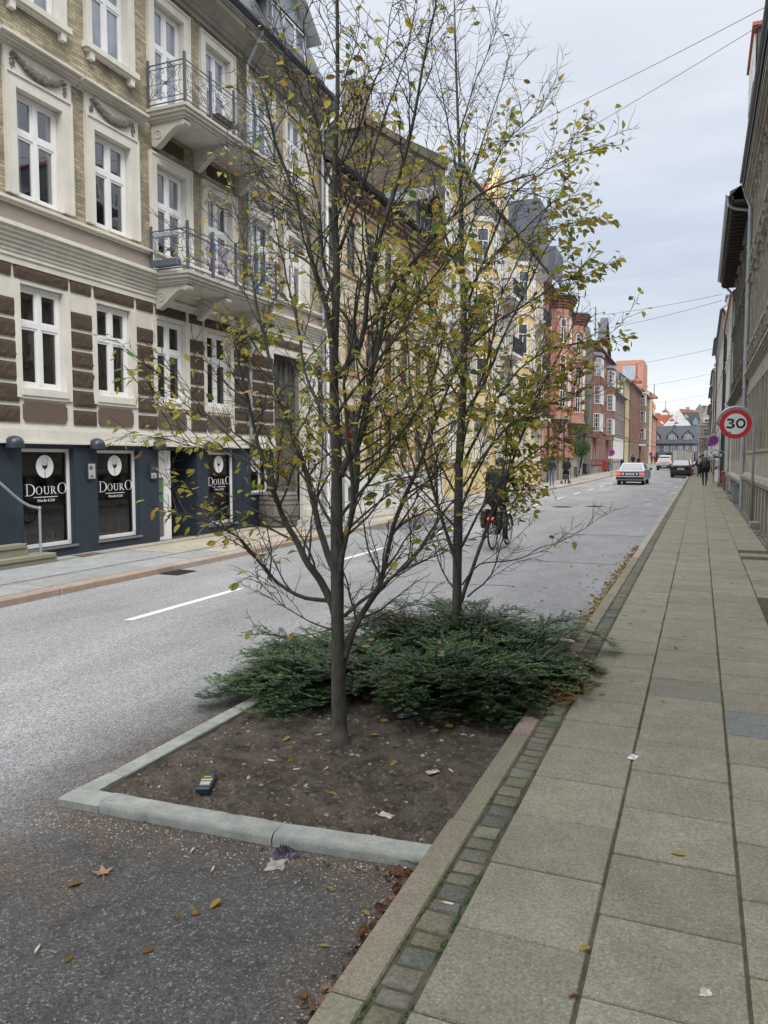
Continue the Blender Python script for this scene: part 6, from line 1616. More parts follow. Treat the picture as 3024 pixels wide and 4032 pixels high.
def leaf(mb, p, d, s, col, droop=.5):
    # ovate leaf: base at p, pointing along d, length s, folded on the midrib and curled
    d = d.normalized(); side = d.cross(Vector((rnd(-.4, .4), rnd(-.4, .4), 1))).normalized()
    if side.length < .1: side = Vector((1, 0, 0))
    up = side.cross(d).normalized(); a = rnd(0, 1.0); side, up = side*cos(a)+up*sin(a), up*cos(a)-side*sin(a)
    wd = s*rnd(.23, .33); cu = rnd(-.15, .6)*s; fold = rnd(.0, .25)*s*.5; tw = rnd(-.3, .3)
    vs = [p]
    for t, w_ in ((.22, .78), (.55, 1.0), (.82, .55)):
        c = p + d*(s*t) - up*(cu*t*t); sd = side*cos(tw*t)+up*sin(tw*t)
        vs += [c - sd*wd*w_ + up*fold*w_, c, c + sd*wd*w_ + up*fold*w_]
    vs.append(p + d*s - up*cu)
    mb.add(vs, [(0, 2, 1), (0, 3, 2), (1, 2, 5, 4), (2, 3, 6, 5), (4, 5, 8, 7), (5, 6, 9, 8), (7, 8, 10), (8, 9, 10)])
    br = (.17, .10, .035); k = rnd(0, .7) if rnd(0, 1) < .6 else 0
    e = tuple(x*(1-k)+y*k for x, y in zip(col, br)); cc = tuple(x*1.12 for x in col)
    for q in (cc, col, cc, col, e, cc, e, e, cc, e, e): mb.c.append(q)
def pick():
    return jit(random.choices([c for c, _ in PAL], PALW)[0], .18)
def samp(path, t):
    n = len(path)-1; f = min(t*n, n-1e-6); i = int(f); q = f-i
    return path[i].lerp(path[i+1], q), (path[i+1]-path[i]).normalized()
def smooth_path(P, sub=3):
    out = []
    for i in range(len(P)-1):
        p0 = P[max(i-1, 0)]; p1 = P[i]; p2 = P[i+1]; p3 = P[min(i+2, len(P)-1)]
        for k in range(sub):
            t = k/sub
            out.append(.5*((2*p1)+(p2-p0)*t+(2*p0-5*p1+4*p2-p3)*t*t+(3*p1-p0-3*p2+p3)*t*t*t))
    out.append(P[-1]); return out
def grow(p, d, L, wob=.25, up=.25, n=6):
    path = [p.copy()]; d = d.normalized()
    for i in range(n):
        d = (d + Vector((rnd(-wob, wob), rnd(-wob, wob), rnd(-wob, wob)+up/n))).normalized()
        p = p + d*(L/n); path.append(p.copy())
    return path
def off(d, ang):
    a = d.orthogonal().normalized(); b = d.cross(a); t = rnd(0, 2*PI); q = a*cos(t)+b*sin(t)
    return (d*cos(ang)+q*sin(ang)).normalized()
def tree(name, label, trunk, limbs, dens, leafs, S, seed, Y0_):
    random.seed(seed)
    T = thing(name, label, 'tree', (trunk[0][0], trunk[0][1], .03)); inv = Matrix.Translation((-trunk[0][0], -trunk[0][1], -.03))
    mt, ml, mw, lf = MB(), MB(), MB(), MB(); lf.c = []
    for q in (mt, ml, mw): q.T = inv
    trunk = [(trunk[0][0], trunk[0][1], -.06, trunk[0][3]*1.75)]+list(trunk)
    tp = smooth_path([Vector(p[:3]) for p in trunk], 3); tr_ = []
    n = len(trunk)
    for i in range(len(tp)):
        f = i/3; a = min(int(f), n-2); tr_.append(trunk[a][3]+(trunk[a+1][3]-trunk[a][3])*(f-a))
    pts = tp; vs = []
    mt.tube(tp, tr_, 14)
    mt.v = [tuple(Vector(v)+MN.noise_vector(Vector(v)*9)*.004) for v in mt.v]
    LP = []
    for path, r0, r1, lfac in limbs:
        sp_ = smooth_path([p+Vector((rnd(-.006, .006), rnd(-.006, .006), rnd(-.006, .006))) for p in path], 3)
        sp_ = [p+MN.noise_vector(p*6.0)*.012 if i else p for i, p in enumerate(sp_)]
        k = len(sp_); ml.tube(sp_, [r0+(r1-r0)*(i/(k-1))**.8 for i in range(k)], 7); LP.append((sp_, r0, r1, lfac))
    LP.append((tp[len(tp)//2:], trunk[n//2][3]*.5, .004, .6))
    twigs = []
    for sp_, r0, r1, lfac in LP:
        Ltot = sum((sp_[i+1]-sp_[i]).length for i in range(len(sp_)-1))
        nb = int(Ltot/(.085*S)*dens*(.45 if lfac < .1 else 1))
        for j in range(nb):
            t = .16+.84*(j+rnd(0, 1))/nb; p, d = samp(sp_, min(t, .999))
            L = (.16+.42*(1-t)**.7*rnd(.5, 1.15))*S+.06
            if j == nb-1: L = .4*S
            dd = off(d, rnd(.45, .95)); dd.z = dd.z*.7+.18
            b = grow(p, dd, L, .22, .35, 6); rb = max(.0028, min(.0075, (r0+(r1-r0)*t)*.5))
            ml.tube(b, [rb*(1-.72*i/6) for i in range(7)], 5, cap=False)
            twigs.append((b, L, lfac, 0))
            nt_ = max(2, int(L/(.045*S)))
            for q in range(nt_):
                tt = .2+.8*(q+rnd(0, 1))/nt_; p2, d2 = samp(b, min(tt, .999))
                d3 = off(d2, rnd(.4, 1.0)); d3.z = d3.z*.6+.08
                L2 = rnd(.06, .20)*S*(1.25-.5*tt)
                w = grow(p2, d3, L2, .35, .1, 4)
                mw.tube(w, [.0023, .002, .0016, .0013, .0009], 3, cap=False)
                twigs.append((w, L2, lfac, 1))
                if rnd(0, 1) < .6:
                    p4, d4 = samp(w, rnd(.3, .8)); w2 = grow(p4, off(d4, rnd(.5, .9)), L2*.6, .35, .05, 3)
                    mw.tube(w2, [.0013, .0011, .0009, .0007], 3, cap=False); twigs.append((w2, L2*.6, lfac, 1))
    for path, L, lfac, kind in twigs:
        z = path[-1].z; top = leafs(path[-1])*lfac*max(0., .5+1.9*MN.noise(path[-1]*1.9+Vector((seed, 0, 0))))
        k = (L/.05) * (.30 if kind == 0 else .54) * top
        k = int(k)+(1 if rnd(0, 1) < k-int(k) else 0)
        for _ in range(min(k, 7)):
            p, d = samp(path, rnd(.25, .999))
            dd = off(d, rnd(.3, 1.2)); dd.z = dd.z*.6-rnd(.0, .55)
            leaf(lf, inv @ (p+dd*.006), dd, rnd(.033, .063)*S, pick())
    mt.T = None
    mt.build('trunk', MT['bark'], T, smooth=True); ml.build('branches', MT['bark'], T, smooth=True); mw.build('twigs', MT['twig'], T, smooth=True)
    lf.build('crown', MT['leaf'], T, smooth=False)
    print(name, 'leaves', len(lf.v)//11, 'twigs', len(twigs))
    return T
def px(u, v, Y): return on_y(u*K_, v*K_, Y)
def limb(Y0, pts, dy, r0, r1, lf=1.0):
    n = len(pts); return ([px(u, v, Y0+dy*(i/(n-1))**.9) for i, (u, v) in enumerate(pts)], r0, r1, lf)
# near tree
Y1 = 3.88
tr1 = [(735, 1597, .056), (733, 1560, .047), (730, 1400, .042), (728, 1200, .038), (727, 1000, .033), (721, 800, .027), (727, 600, .021), (722, 400, .017), (729, 200, .013), (728, 0, .010), (731, -160, .007), (728, -330, .003)]
trunk1 = [(*px(u, v, Y1+.02*sin(i*1.7)), r*.92) for i, (u, v, r) in enumerate(tr1)]
L1 = [
 limb(Y1, [(722, 1325), (700, 1275), (672, 1225), (640, 1170), (608, 1110), (585, 1040), (560, 960), (540, 880), (520, 800), (505, 730)], -.35, .026, .005),
 limb(Y1, [(716, 1300), (660, 1292), (600, 1262), (560, 1215), (520, 1165), (480, 1140), (430, 1118), (372, 1108)], -.45, .014, .003, .8),
 limb(Y1, [(728, 1240), (700, 1170), (672, 1080), (655, 1000), (620, 900), (590, 800), (560, 700), (545, 600), (520, 500), (500, 430)], .40, .023, .004),
 limb(Y1, [(724, 840), (712, 702), (695, 638), (677, 564), (656, 478), (630, 400), (600, 320), (580, 250), (560, 170)], -.2, .021, .004, .9),
 limb(Y1, [(742, 1420), (751, 1385), (783, 1327), (825, 1250), (850, 1140), (890, 1037), (919, 961), (960, 860), (1000, 760), (1030, 690)], .25, .023, .004),
 limb(Y1, [(735, 1030), (748, 1000), (765, 976), (787, 914), (796, 836), (824, 723), (845, 629), (892, 564), (948, 504), (1021, 430), (1090, 395), (1150, 380)], .15, .024, .004),
 limb(Y1, [(731, 815), (754, 785), (780, 740), (800, 600), (830, 480), (870, 350), (905, 200), (930, 60), (945, -60)], -.25, .019, .004, .7),
 limb(Y1, [(722, 640), (700, 560), (690, 440), (660, 330), (640, 200), (620, 100), (600, -20)], .25, .011, .002, .6),
 limb(Y1, [(727, 560), (760, 470), (790, 380), (820, 280), (850, 200), (880, 100), (900, -20)], .3, .011, .002, .6),
 limb(Y1, [(724, 420), (700, 330), (680, 240), (665, 150), (650, 30)], -.3, .008, .002, .5),
 limb(Y1, [(725, 380), (770, 300), (800, 200), (830, 120), (850, 0)], -.1, .008, .002, .5),
 limb(Y1, [(736, 1190), (760, 1100), (775, 1010), (770, 920), (800, 820), (815, 700), (800, 560), (780, 400), (772, 250)], .45, .019, .004, .9),
 limb(Y1, [(738, 1365), (700, 1352), (655, 1335), (615, 1310), (590, 1285)], -.3, .006, .002, .6),
 limb(Y1, [(742, 1330), (800, 1285), (860, 1235), (905, 1185), (950, 1120), (1000, 1055), (1040, 985)], .1, .012, .003),
 limb(Y1, [(730, 1290), (742, 1200), (760, 1080), (750, 960), (742, 830), (765, 700), (775, 600)], -.55, .018, .004, .8),
 limb(Y1-.2, [(600, 1090), (560, 1010), (500, 950), (450, 895), (400, 855), (368, 822)], -.2, .007, .002, 1.1),
 limb(Y1-.2, [(575, 1040), (520, 990), (450, 965), (400, 950), (370, 935)], -.1, .005, .002, 1.0),
 limb(Y1+.1, [(656, 478), (600, 445), (540, 415), (490, 392)], .1, .005, .002, 1.0),
 limb(Y1+.2, [(560, 700), (520, 620), (480, 560), (450, 520)], .1, .005, .002, 1.0),
 limb(Y1, [(727, 950), (690, 880), (660, 800), (640, 700), (620, 600), (600, 520), (590, 440)], .1, .011, .003, 1.1),
 limb(Y1, [(730, 900), (780, 820), (830, 760), (880, 690), (920, 620), (960, 560)], -.3, .010, .003, .9),
 limb(Y1, [(732, 1120), (800, 1040), (850, 960), (900, 880), (940, 800), (960, 700)], -.25, .011, .003, 1.0),
 limb(Y1, [(728, 1150), (690, 1080), (640, 1010), (590, 960), (550, 880), (530, 780)], .2, .010, .003, .9),
 limb(Y1, [(738, 1450), (770, 1370), (810, 1290), (880, 1210), (940, 1150), (960, 1080)], .4, .010, .002, .7),
]
def dens1(p):
    z = p.z
    if z < 1.05: return .22
    if z < 1.5: return .45
    if z < 2.9: return .82
    return .50
tree('street_tree', 'nearer slim street tree in the planter with thin yellow autumn leaves and a bare trunk', trunk1, L1, .92, dens1, 1.0, 5, Y1)
# far tree
Y2 = 6.15
tr2 = [(986, 1395, .050), (987, 1330, .042), (989, 1150, .038), (992, 1000, .034), (1000, 850, .030), (1002, 700, .026), (997, 550, .021), (995, 400, .016), (990, 280, .012), (985, 150, .009), (983, 50, .006), (980, -20, .003)]
trunk2 = [(*px(u, v, Y2+.02*sin(i*1.3)), r) for i, (u, v, r) in enumerate(tr2)]
trunk2[0] = (trunk2[0][0], trunk2[0][1], .0, .05)
L2 = [
 limb(Y2, [(996, 1300), (1030, 1200), (1060, 1120), (1090, 1050), (1120, 960), (1150, 880), (1190, 800), (1230, 720), (1255, 640)], .3, .018, .004),
 limb(Y2, [(990, 1230), (960, 1130), (930, 1040), (905, 950), (890, 850), (880, 750), (870, 650)], -.3, .018, .004),
 limb(Y2, [(1000, 1262), (1034, 1218), (1090, 1212), (1130, 1205), (1165, 1185), (1200, 1172), (1228, 1160)], -.1, .008, .002, .04),
 limb(Y2, [(1000, 1000), (1040, 920), (1080, 850), (1120, 800), (1180, 760), (1250, 740), (1300, 735)], .2, .014, .003, 1.3),
 limb(Y2, [(1001, 900), (1050, 820), (1100, 700), (1150, 600), (1190, 520), (1230, 480)], .4, .014, .003),
 limb(Y2, [(998, 820), (960, 730), (930, 640), (910, 540), (900, 440)], .3, .014, .003),
 limb(Y2, [(998, 700), (1030, 600), (1060, 520), (1100, 430), (1160, 380), (1220, 345), (1290, 318)], .2, .013, .003, 1.25),
 limb(Y2, [(996, 600), (960, 500), (940, 400), (920, 300)], -.2, .011, .003, .7),
 limb(Y2, [(993, 480), (1020, 380), (1050, 280), (1080, 200), (1100, 110)], .3, .010, .003, .45),
 limb(Y2, [(990, 380), (970, 280), (950, 180), (930, 100)], .2, .009, .002, .45),
 limb(Y2, [(1002, 760), (1080, 690), (1150, 650), (1215, 600)], -.4, .010, .003, 1.1),
 limb(Y2, [(995, 1100), (1040, 1000), (1090, 930), (1150, 890), (1210, 865), (1255, 845)], -.35, .012, .003, 1.2),
 limb(Y2, [(992, 1080), (950, 1000), (920, 920), (850, 850)], .3, .012, .003, 1.1),
 limb(Y2, [(988, 300), (1020, 200), (1050, 120), (1075, 60)], -.1, .007, .002, .4),
 limb(Y2, [(996, 1180), (1050, 1080), (1110, 1010), (1180, 960), (1230, 920)], .1, .012, .003, 1.1),
 limb(Y2, [(990, 1150), (930, 1080), (880, 1020), (850, 950), (830, 880)], .0, .011, .003, 1.1),
 limb(Y2, [(1000, 960), (1030, 850), (1060, 760), (1080, 660), (1120, 560), (1170, 470)], -.5, .012, .003, 1.0),
 limb(Y2, [(999, 640), (1060, 560), (1130, 500), (1180, 450), (1220, 420)], -.3, .009, .003, 1.2),
 limb(Y2, [(1000, 870), (950, 800), (900, 740), (860, 700)], -.4, .010, .003, 1.0),
 limb(Y2, [(999, 930), (1000, 800), (1020, 700), (1030, 600), (1020, 480)], -.6, .011, .003, 1.0),
 limb(Y2, [(1010, 1290), (1060, 1240), (1090, 1150), (1110, 1090), (1140, 1050)], -.2, .008, .002, .5),
 limb(Y2, [(1000, 1050), (1060, 960), (1120, 900), (1170, 830), (1210, 770)], .5, .011, .003, 1.1),
 limb(Y2, [(996, 560), (1030, 450), (1080, 330), (1130, 270), (1170, 240)], .0, .008, .002, .7),
 limb(Y2, [(990, 1290), (955, 1230), (930, 1160), (900, 1110), (880, 1040)], .2, .009, .002, .5),
]
def dens2(p):
    z = p.z
    if z < .9: return .35
    if z < 1.5: return 1.1
    if z < 2.4: return 1.6
    if z < 3.6: return 1.25
    if z < 4.4: return .7
    return .35
tree('street_tree', 'farther street tree rising from the evergreen shrubs with a denser olive yellow crown', trunk2, L2, .95, dens2, 1.15, 9, Y2)
# ---------------------------------------------------------------- evergreen shrubs
random.seed(33)
MT['evergreen'] = leafmat('evergreen_leaf', .08, .45, .3)
def shrub(label, roots, nst, aim, seed, hmax=.5):
    random.seed(seed)
    cx = sum(r[0] for r in roots)/len(roots); cy = sum(r[1] for r in roots)/len(roots)
    T = thing('evergreen_shrub', label, 'shrub', (cx, cy, .06), 0, 'evergreen shrubs in the planter')
    org = Vector((cx, cy, .06)); st_ = MB(); lf = MB(); lf.c = []
    def sprig(p, d, L, lev, tone):
        n = max(3, int(L/.045)); path = grow(p, d, L, .13, -.05, n)
        for q in path: q.z = max(q.z, .05)
        st_.tube([v-org for v in path], [max(.0007, .0026*(1-.75*i/n)*(1 if lev == 0 else .6)) for i in range(n+1)], 3, cap=False)
        k = int(L/.0135)
        for j in range(k):
            t = (j+.5)/k
            if lev == 0 and t < .35: continue
            pp, dd = samp(path, t)
            side = dd.cross(Vector((0, 0, 1))).normalized()
            for s in (-1, 1):
                if rnd(0, 1) < .12: continue
                ld = (side*s*.85+dd*.55+Vector((0, 0, rnd(-.05, .35)))).normalized()
                ll = rnd(.019, .030); w_ = ll*.33
                nn = ld.cross(Vector((0, 0, 1))).normalized(); tip = pp+ld*ll; q = pp-org
                mid = q+ld*ll*.5+Vector((0, 0, rnd(-.001, .003)))
                lf.add([q, mid-nn*w_, q+ld*ll, mid+nn*w_], [(0, 1, 2, 3)])
                c = jit(tone, .25)
                if rnd(0, 1) < .02: c = (.20, .22, .05)
                lf.c += [c, c, tuple(x*1.25 for x in c), c]
        return path
    for i in range(nst):
        r = random.choice(roots); a, L, up = aim(r)
        p = Vector((r[0]+rnd(-.1, .1), r[1]+rnd(-.1, .1), .06))
        d = Vector((cos(a), sin(a), up)); n = 8; path = [p.copy()]; dd = d.normalized()
        for k in range(n):
            dd = (dd+Vector((rnd(-.1, .1), rnd(-.1, .1), -(.045+.10*up)))).normalized(); p = p+dd*(L/n); p.z = max(.075, p.z); path.append(p.copy())
        st_.tube([v-org for v in path], [.0055*(1-.75*k/n) for k in range(n+1)], 4, cap=False)
        tone = random.choice([(.018, .046, .013), (.026, .064, .018), (.038, .085, .023), (.021, .052, .019), (.055, .11, .027)])
        if rnd(0, 1) < .06: tone = (.11, .085, .035)
        m_ = int(L/.034)
        for j in range(m_):
            t = .16+.84*(j+.5)/m_; pp, dd2 = samp(path, min(t, .999))
            side = dd2.cross(Vector((0, 0, 1))).normalized()*(1 if j % 2 else -1)
            sd = (side*rnd(.6, 1.0)+dd2*rnd(.5, .9)+Vector((0, 0, rnd(-.05, .4)))).normalized()
            sprig(pp, sd, rnd(.09, .20)*(1.15-.45*t), 1, tone)
    st_.build('stems', MT['twig'], T); lf.build('foliage', MT['evergreen'], T)
    print('shrub leaves', len(lf.v)//4)
def aimA(r):      # road side shrub: fans out over the kerb and towards the camera
    a = radians(random.choice([rnd(150, 215), rnd(195, 262), rnd(90, 180), rnd(0, 360)])); up = rnd(.3, 1.0)
    L = rnd(.45, .95)
    if 190 < math.degrees(a) < 262: L = rnd(.5, 1.05); up = rnd(.15, .6)
    return a, L, up
def aimB(r):
    a = radians(random.choice([rnd(240, 330), rnd(290, 360), rnd(0, 80), rnd(0, 360), rnd(-40, 10)])); up = rnd(.3, 1.8)
    return a, rnd(.4, .82), up
def aimC(r):
    return radians(rnd(0, 360)), rnd(.45, .85), rnd(.8, 2.2)
shrub('low evergreen shrub on the road side, its sprays trailing over the pale kerbstones', [(-2.25, 4.75), (-2.35, 5.0), (-2.1, 4.9), (-2.3, 5.3)], 150, aimA, 3)
shrub('widest evergreen shrub beside the pavement, spreading over the kerb between the two trunks', [(-1.5, 5.0), (-1.3, 5.25), (-1.75, 5.2), (-1.35, 5.6), (-1.5, 4.8), (-1.85, 4.95)], 200, aimB, 4)
shrub('evergreen shrub around the foot of the farther tree at the end of the planter', [(-1.9, 5.9), (-1.6, 6.1), (-2.2, 6.1), (-1.3, 6.2), (-1.8, 6.4)], 120, aimC, 6)
# ---------------------------------------------------------------- people
random.seed(77)
def on_x(u, v, x):
    d = ray(u, v); t = x/d.x
    return Vector((0, 0, CZ))+d*t
def skin(vs, es, rs, root=0, sub=1):
    me = bpy.data.meshes.new('sk'); me.from_pydata([tuple(v) for v in vs], es, []); o = bpy.data.objects.new('sk', me); COL.objects.link(o)
    md = o.modifiers.new('skin', 'SKIN'); md.use_smooth_shade = True
    if not me.skin_vertices: me.skin_vertices.new()
    sv = me.skin_vertices[0].data
    for i, r in enumerate(rs):
        sv[i].radius = (r, r) if not isinstance(r, tuple) else r; sv[i].use_root = (i == root)
    s2 = o.modifiers.new('sub', 'SUBSURF'); s2.levels = sub; s2.render_levels = sub
    dg = bpy.context.evaluated_depsgraph_get(); dg.update()
    m2 = bpy.data.meshes.new_from_object(o.evaluated_get(dg))
    V = [tuple(v.co) for v in m2.vertices]; Fc = [tuple(p.vertices) for p in m2.polygons]
    bpy.data.objects.remove(o); bpy.data.meshes.remove(me); bpy.data.meshes.remove(m2)
    return V, Fc
def person(label, loc, rz, H=1.72, pose=None, cols=None, hair=(.12, .10, .09), group=None, skirt=False, coat=0.0, bulk=1.0, hood=None):
    # cols: (skin, top, legs, shoes)
    T = thing('person', label, 'person', loc, rz, group); k = H/1.72
    J = dict(pelvis=(0, 0, .95), waist=(0, .0, 1.08), chest=(0, .02, 1.30), neck=(0, .01, 1.46), hb=(0, .02, 1.54), ht=(0, .02, 1.64), face=(0, .06, 1.59),
             shL=(-.17, .0, 1.40), shR=(.17, .0, 1.40), elL=(-.23, -.04, 1.13), elR=(.23, -.04, 1.13), wrL=(-.24, .06, .90), wrR=(.24, .06, .90),
             hipL=(-.09, 0, .90), hipR=(.09, 0, .90), knL=(-.10, .04, .50), knR=(.10, -.02, .50), anL=(-.10, .0, .08), anR=(.10, -.10, .10), toL=(-.11, .15, .03), toR=(.11, .05, .03))
    if pose: J.update(pose)
    n = list(J.keys()); ix = {a: i for i, a in enumerate(n)}
    R = dict(pelvis=(.155, .11), waist=(.145, .10), chest=(.165, .115), neck=.052, hb=.075, ht=.085, face=.055, shL=.075, shR=.075, elL=.05, elR=.05, wrL=.032, wrR=.032, hipL=.095, hipR=.095, knL=.062, knR=.062, anL=.042, anR=.042, toL=.035, toR=.035)
    E_ = [('pelvis', 'waist'), ('waist', 'chest'), ('chest', 'neck'), ('neck', 'hb'), ('hb', 'ht'), ('hb', 'face'), ('chest', 'shL'), ('chest', 'shR'), ('shL', 'elL'), ('elL', 'wrL'), ('shR', 'elR'), ('elR', 'wrR'),
          ('pelvis', 'hipL'), ('pelvis', 'hipR'), ('hipL', 'knL'), ('knL', 'anL'), ('anL', 'toL'), ('hipR', 'knR'), ('knR', 'anR'), ('anR', 'toR')]
    rs = []
    for a in n:
        r = R[a]; b = bulk if a in ('pelvis', 'waist', 'chest', 'shL', 'shR', 'elL', 'elR') else 1.0
        rs.append(tuple(x*b*k for x in r) if isinstance(r, tuple) else r*b*k)
    V, Fc = skin([tuple(c*k for c in J[a]) for a in n], [(ix[a], ix[b]) for a, b in E_], rs, 0, 1)
    mb = MB(); mb.add(V, Fc, 1)
    # colour regions along the body
    jv = {a: Vector(J[a])*k for a in n}
    def seg(p, a, b):
        A, B_ = jv[a], jv[b]; d = B_-A; t = max(0, min(1, (p-A).dot(d)/max(1e-9, d.length_squared))); return (p-(A+d*t)).length, t
    reg = {('neck', 'hb'): 0, ('hb', 'ht'): 0, ('hb', 'face'): 0, ('hipL', 'knL'): 2, ('knL', 'anL'): 2, ('hipR', 'knR'): 2, ('knR', 'anR'): 2, ('anL', 'toL'): 3, ('anR', 'toR'): 3, ('pelvis', 'hipL'): 2, ('pelvis', 'hipR'): 2}
    ms = []
    for f in mb.f:
        c = sum((Vector(mb.v[i]) for i in f), Vector())/len(f); best = min(E_, key=lambda e: seg(c, *e)[0]); ms.append(reg.get(best, 1))
    mb.m = ms
    # hands: palm, four fingers of different length, thumb
    for s, w_, e_ in ((-1, 'wrL', 'elL'), (1, 'wrR', 'elR')):
        W_, dv = jv[w_], (jv[w_]-jv[e_]).normalized(); side = dv.cross(Vector((s, .2, 0)))
        side = (side if side.length > .1 else Vector((0, 1, 0))).normalized(); nrm = dv.cross(side).normalized()
        hv = [W_, W_+dv*.045*k, W_+dv*.085*k]; he = [(0, 1), (1, 2)]; hr = [.022*k, .030*k, .028*k]
        for q, fl in enumerate((.055, .068, .062, .045)):
            b0 = W_+dv*.085*k+side*(.026-.0175*q)*k; i0 = len(hv)
            hv += [b0, b0+(dv*.8+nrm*.5).normalized()*fl*.55*k, b0+(dv*.8+nrm*.5).normalized()*fl*.55*k+(dv*.4+nrm*.9).normalized()*fl*.5*k]
            he += [(2, i0), (i0, i0+1), (i0+1, i0+2)]; hr += [.009*k, .0085*k, .007*k]
        i0 = len(hv); hv += [W_+dv*.035*k+side*.032*k, W_+dv*.07*k+side*.05*k+nrm*.015*k]; he += [(1, i0), (i0, i0+1)]; hr += [.011*k, .009*k]
        v2, f2 = skin(hv, he, hr, 0, 1); mb.add(v2, f2, 0)
    # nose, ears, eyes, mouth
    hc = (jv['hb']+jv['ht'])/2; fw = (jv['face']-jv['hb']); fw.z = 0; fw = fw.normalized() if fw.length > .01 else Vector((0, 1, 0)); sd = fw.cross(Vector((0, 0, 1)))
    def el(c, r, m_): mb.ell(tuple(c), r, 8, 6, m_)
    el(hc+fw*.105*k+Vector((0, 0, -.01)), (.013*k, .016*k, .022*k), 0)
    for s in (-1, 1): el(hc+sd*s*.088*k, (.014*k, .02*k, .03*k), 0); el(hc+fw*.092*k+sd*s*.033*k+Vector((0, 0, .018*k)), (.011*k, .007*k, .008*k), 3)
    el(hc+fw*.090*k+Vector((0, 0, -.05*k)), (.024*k, .008*k, .006*k), 4)
    mats = []
    for i, c in enumerate((cols[0], cols[1], cols[2], cols[3], (.30, .12, .10))): mats.append(M('person_tone', c, .85, .12, 6, .08, 60))
    mb.build('body', mats, T, smooth=True)
    hb = MB(); hb.ell(tuple(hc-fw*.018*k+Vector((0, 0, .028*k))), (.098*k, .105*k, .100*k), 14, 10)
    hb.v = [(p[0], p[1], p[2]) for p in hb.v if True]
    hb.build('hood' if hood else 'hair', M('hair_tone', hood or hair, .9, .2, 30, .2, 80), T, smooth=True)
    if coat:
        cm = MB(); top = jv['waist'].z+.04; bot = jv['pelvis'].z-coat*k; px_, py_ = jv['pelvis'].x, jv['pelvis'].y
        prof = [(.150*bulk, top), (.165*bulk, jv['pelvis'].z), (.19*bulk, bot), (.17*bulk, bot)]
        vs = []; N = 18
        for r, z in prof:
            for j in range(N): t = 2*PI*j/N; vs.append((px_+r*1.12*k*cos(t)*(1+.04*sin(5*t)), py_+r*.82*k*sin(t), z))
        cm.add(vs, [(i*N+j, i*N+(j+1) % N, (i+1)*N+(j+1) % N, (i+1)*N+j) for i in range(3) for j in range(N)])
        cm.build('coat_skirt', mats[1], T, smooth=True)
    return T
BLK = (.012, .013, .018); SKN = (.42, .27, .20)
P = on_z(2773, 1914, ZP)
person('man in black jacket and grey trousers walking away along the right pavement', (P.x, P.y, ZP), 0, 1.66,
       dict(anL=(-.06, .22, .08), toL=(-.06, .36, .04), knL=(-.09, .16, .50), knR=(.09, .02, .50), anR=(.08, -.16, .14), toR=(.08, -.04, .05), elL=(-.27, -.06, 1.14), elR=(.26, -.10, 1.14), wrL=(-.27, .08, .92), wrR=(.25, .0, .90)),
       (SKN, BLK, (.045, .045, .05), (.01, .01, .012)), hair=(.22, .20, .18), coat=.16, bulk=1.22)
def backpack(label, loc, rz, col, s=1.0):
    T = thing('backpack', label, 'backpack', loc, rz)
    m_ = MB(); m_.bbox(-.14*s, .14*s, -.10*s, .06*s, -.22*s, .22*s, .05*s); mt = M('pack_cloth', col, .8, .2, 8, .1, 60)
    smoothed(m_.build('bag', mt, T), 60)
    m_ = MB(); m_.bbox(-.10*s, .10*s, -.15*s, -.10*s, -.16*s, .04*s, .02*s); m_.build('pocket', mt, T)
    for q in (-.08, .08):
        m_ = MB(); m_.tube([(q*s, .05*s, .20*s), (q*s, .10*s, .24*s), (q*s, .22*s, .18*s), (q*s, .24*s, .0), (q*s, .06*s, -.18*s)], .014*s, 5); m_.build('strap', mt, T)
backpack('dark grey rucksack on the back of the man walking away', (P.x, P.y-.16, ZP+1.20), 0, (.03, .032, .04))
b2 = thing('shoulder_bag', 'black bag carried at the left side of the man walking away', 'bag', (P.x-.30, P.y+.0, ZP+.85)); m_ = MB(); m_.bbox(-.06, .08, -.16, .16, -.18, .20, .04); m_.build('bag', M('bag_black', (.015, .017, .03), .8, .1), b2)
P = on_z(2753, 1879, ZP+.06)
person('second person with a pale rucksack ahead on the right pavement', (P.x, P.y, ZP+gz(P.y)), 0, 1.7, None, (SKN, BLK, (.03, .04, .08), BLK), hair=(.15, .08, .05), bulk=1.15, coat=.1)
backpack('pale cream rucksack worn by the farther walker on the right', (P.x, P.y-.15, ZP+gz(P.y)+1.22), 0, (.35, .33, .26))
P = on_z(2172, 1914, ZL)
person('person in dark jacket and blue jeans on the left pavement', (P.x, P.y, ZL), PI-.2, 1.62, None, (SKN, (.02, .03, .04), (.07, .13, .24), (.25, .25, .25)), hair=(.05, .04, .035), bulk=1.15)
P = on_z(2231, 1904, ZL)
wp = P
person('woman in long black coat and hat with a rollator on the left pavement', (P.x, P.y, ZL), PI, 1.62, dict(wrL=(-.2, .30, .92), wrR=(.2, .30, .92), elL=(-.25, .06, 1.10), elR=(.25, .06, 1.10)), (SKN, BLK, BLK, BLK), hood=(.05, .03, .03), bulk=1.25, coat=.38)
ro = thing('rollator', 'small wheeled walking frame pushed by the woman in black', 'rollator', (P.x, P.y-.42, ZL))
m_ = MB()
for s in (-1, 1): m_.tube([(s*.24, .12, .92), (s*.24, .02, .86), (s*.25, -.16, .12)], .014, 6); m_.tube([(s*.24, .02, .86), (s*.25, .20, .12)], .012, 6)
m_.tube([(-.24, 0, .5), (.24, 0, .5)], .012, 6); m_.build('frame', MT['zinc'], ro)
for x in (-.25, .25):
    for y in (-.16, .20): m_ = MB(); m_.lathe([(.001, -.015), (.085, -.018), (.1, 0), (.085, .018), (.001, .015)], (x, y, .1), 12, axis='x'); m_.build('wheel', MT['gutter'], ro)
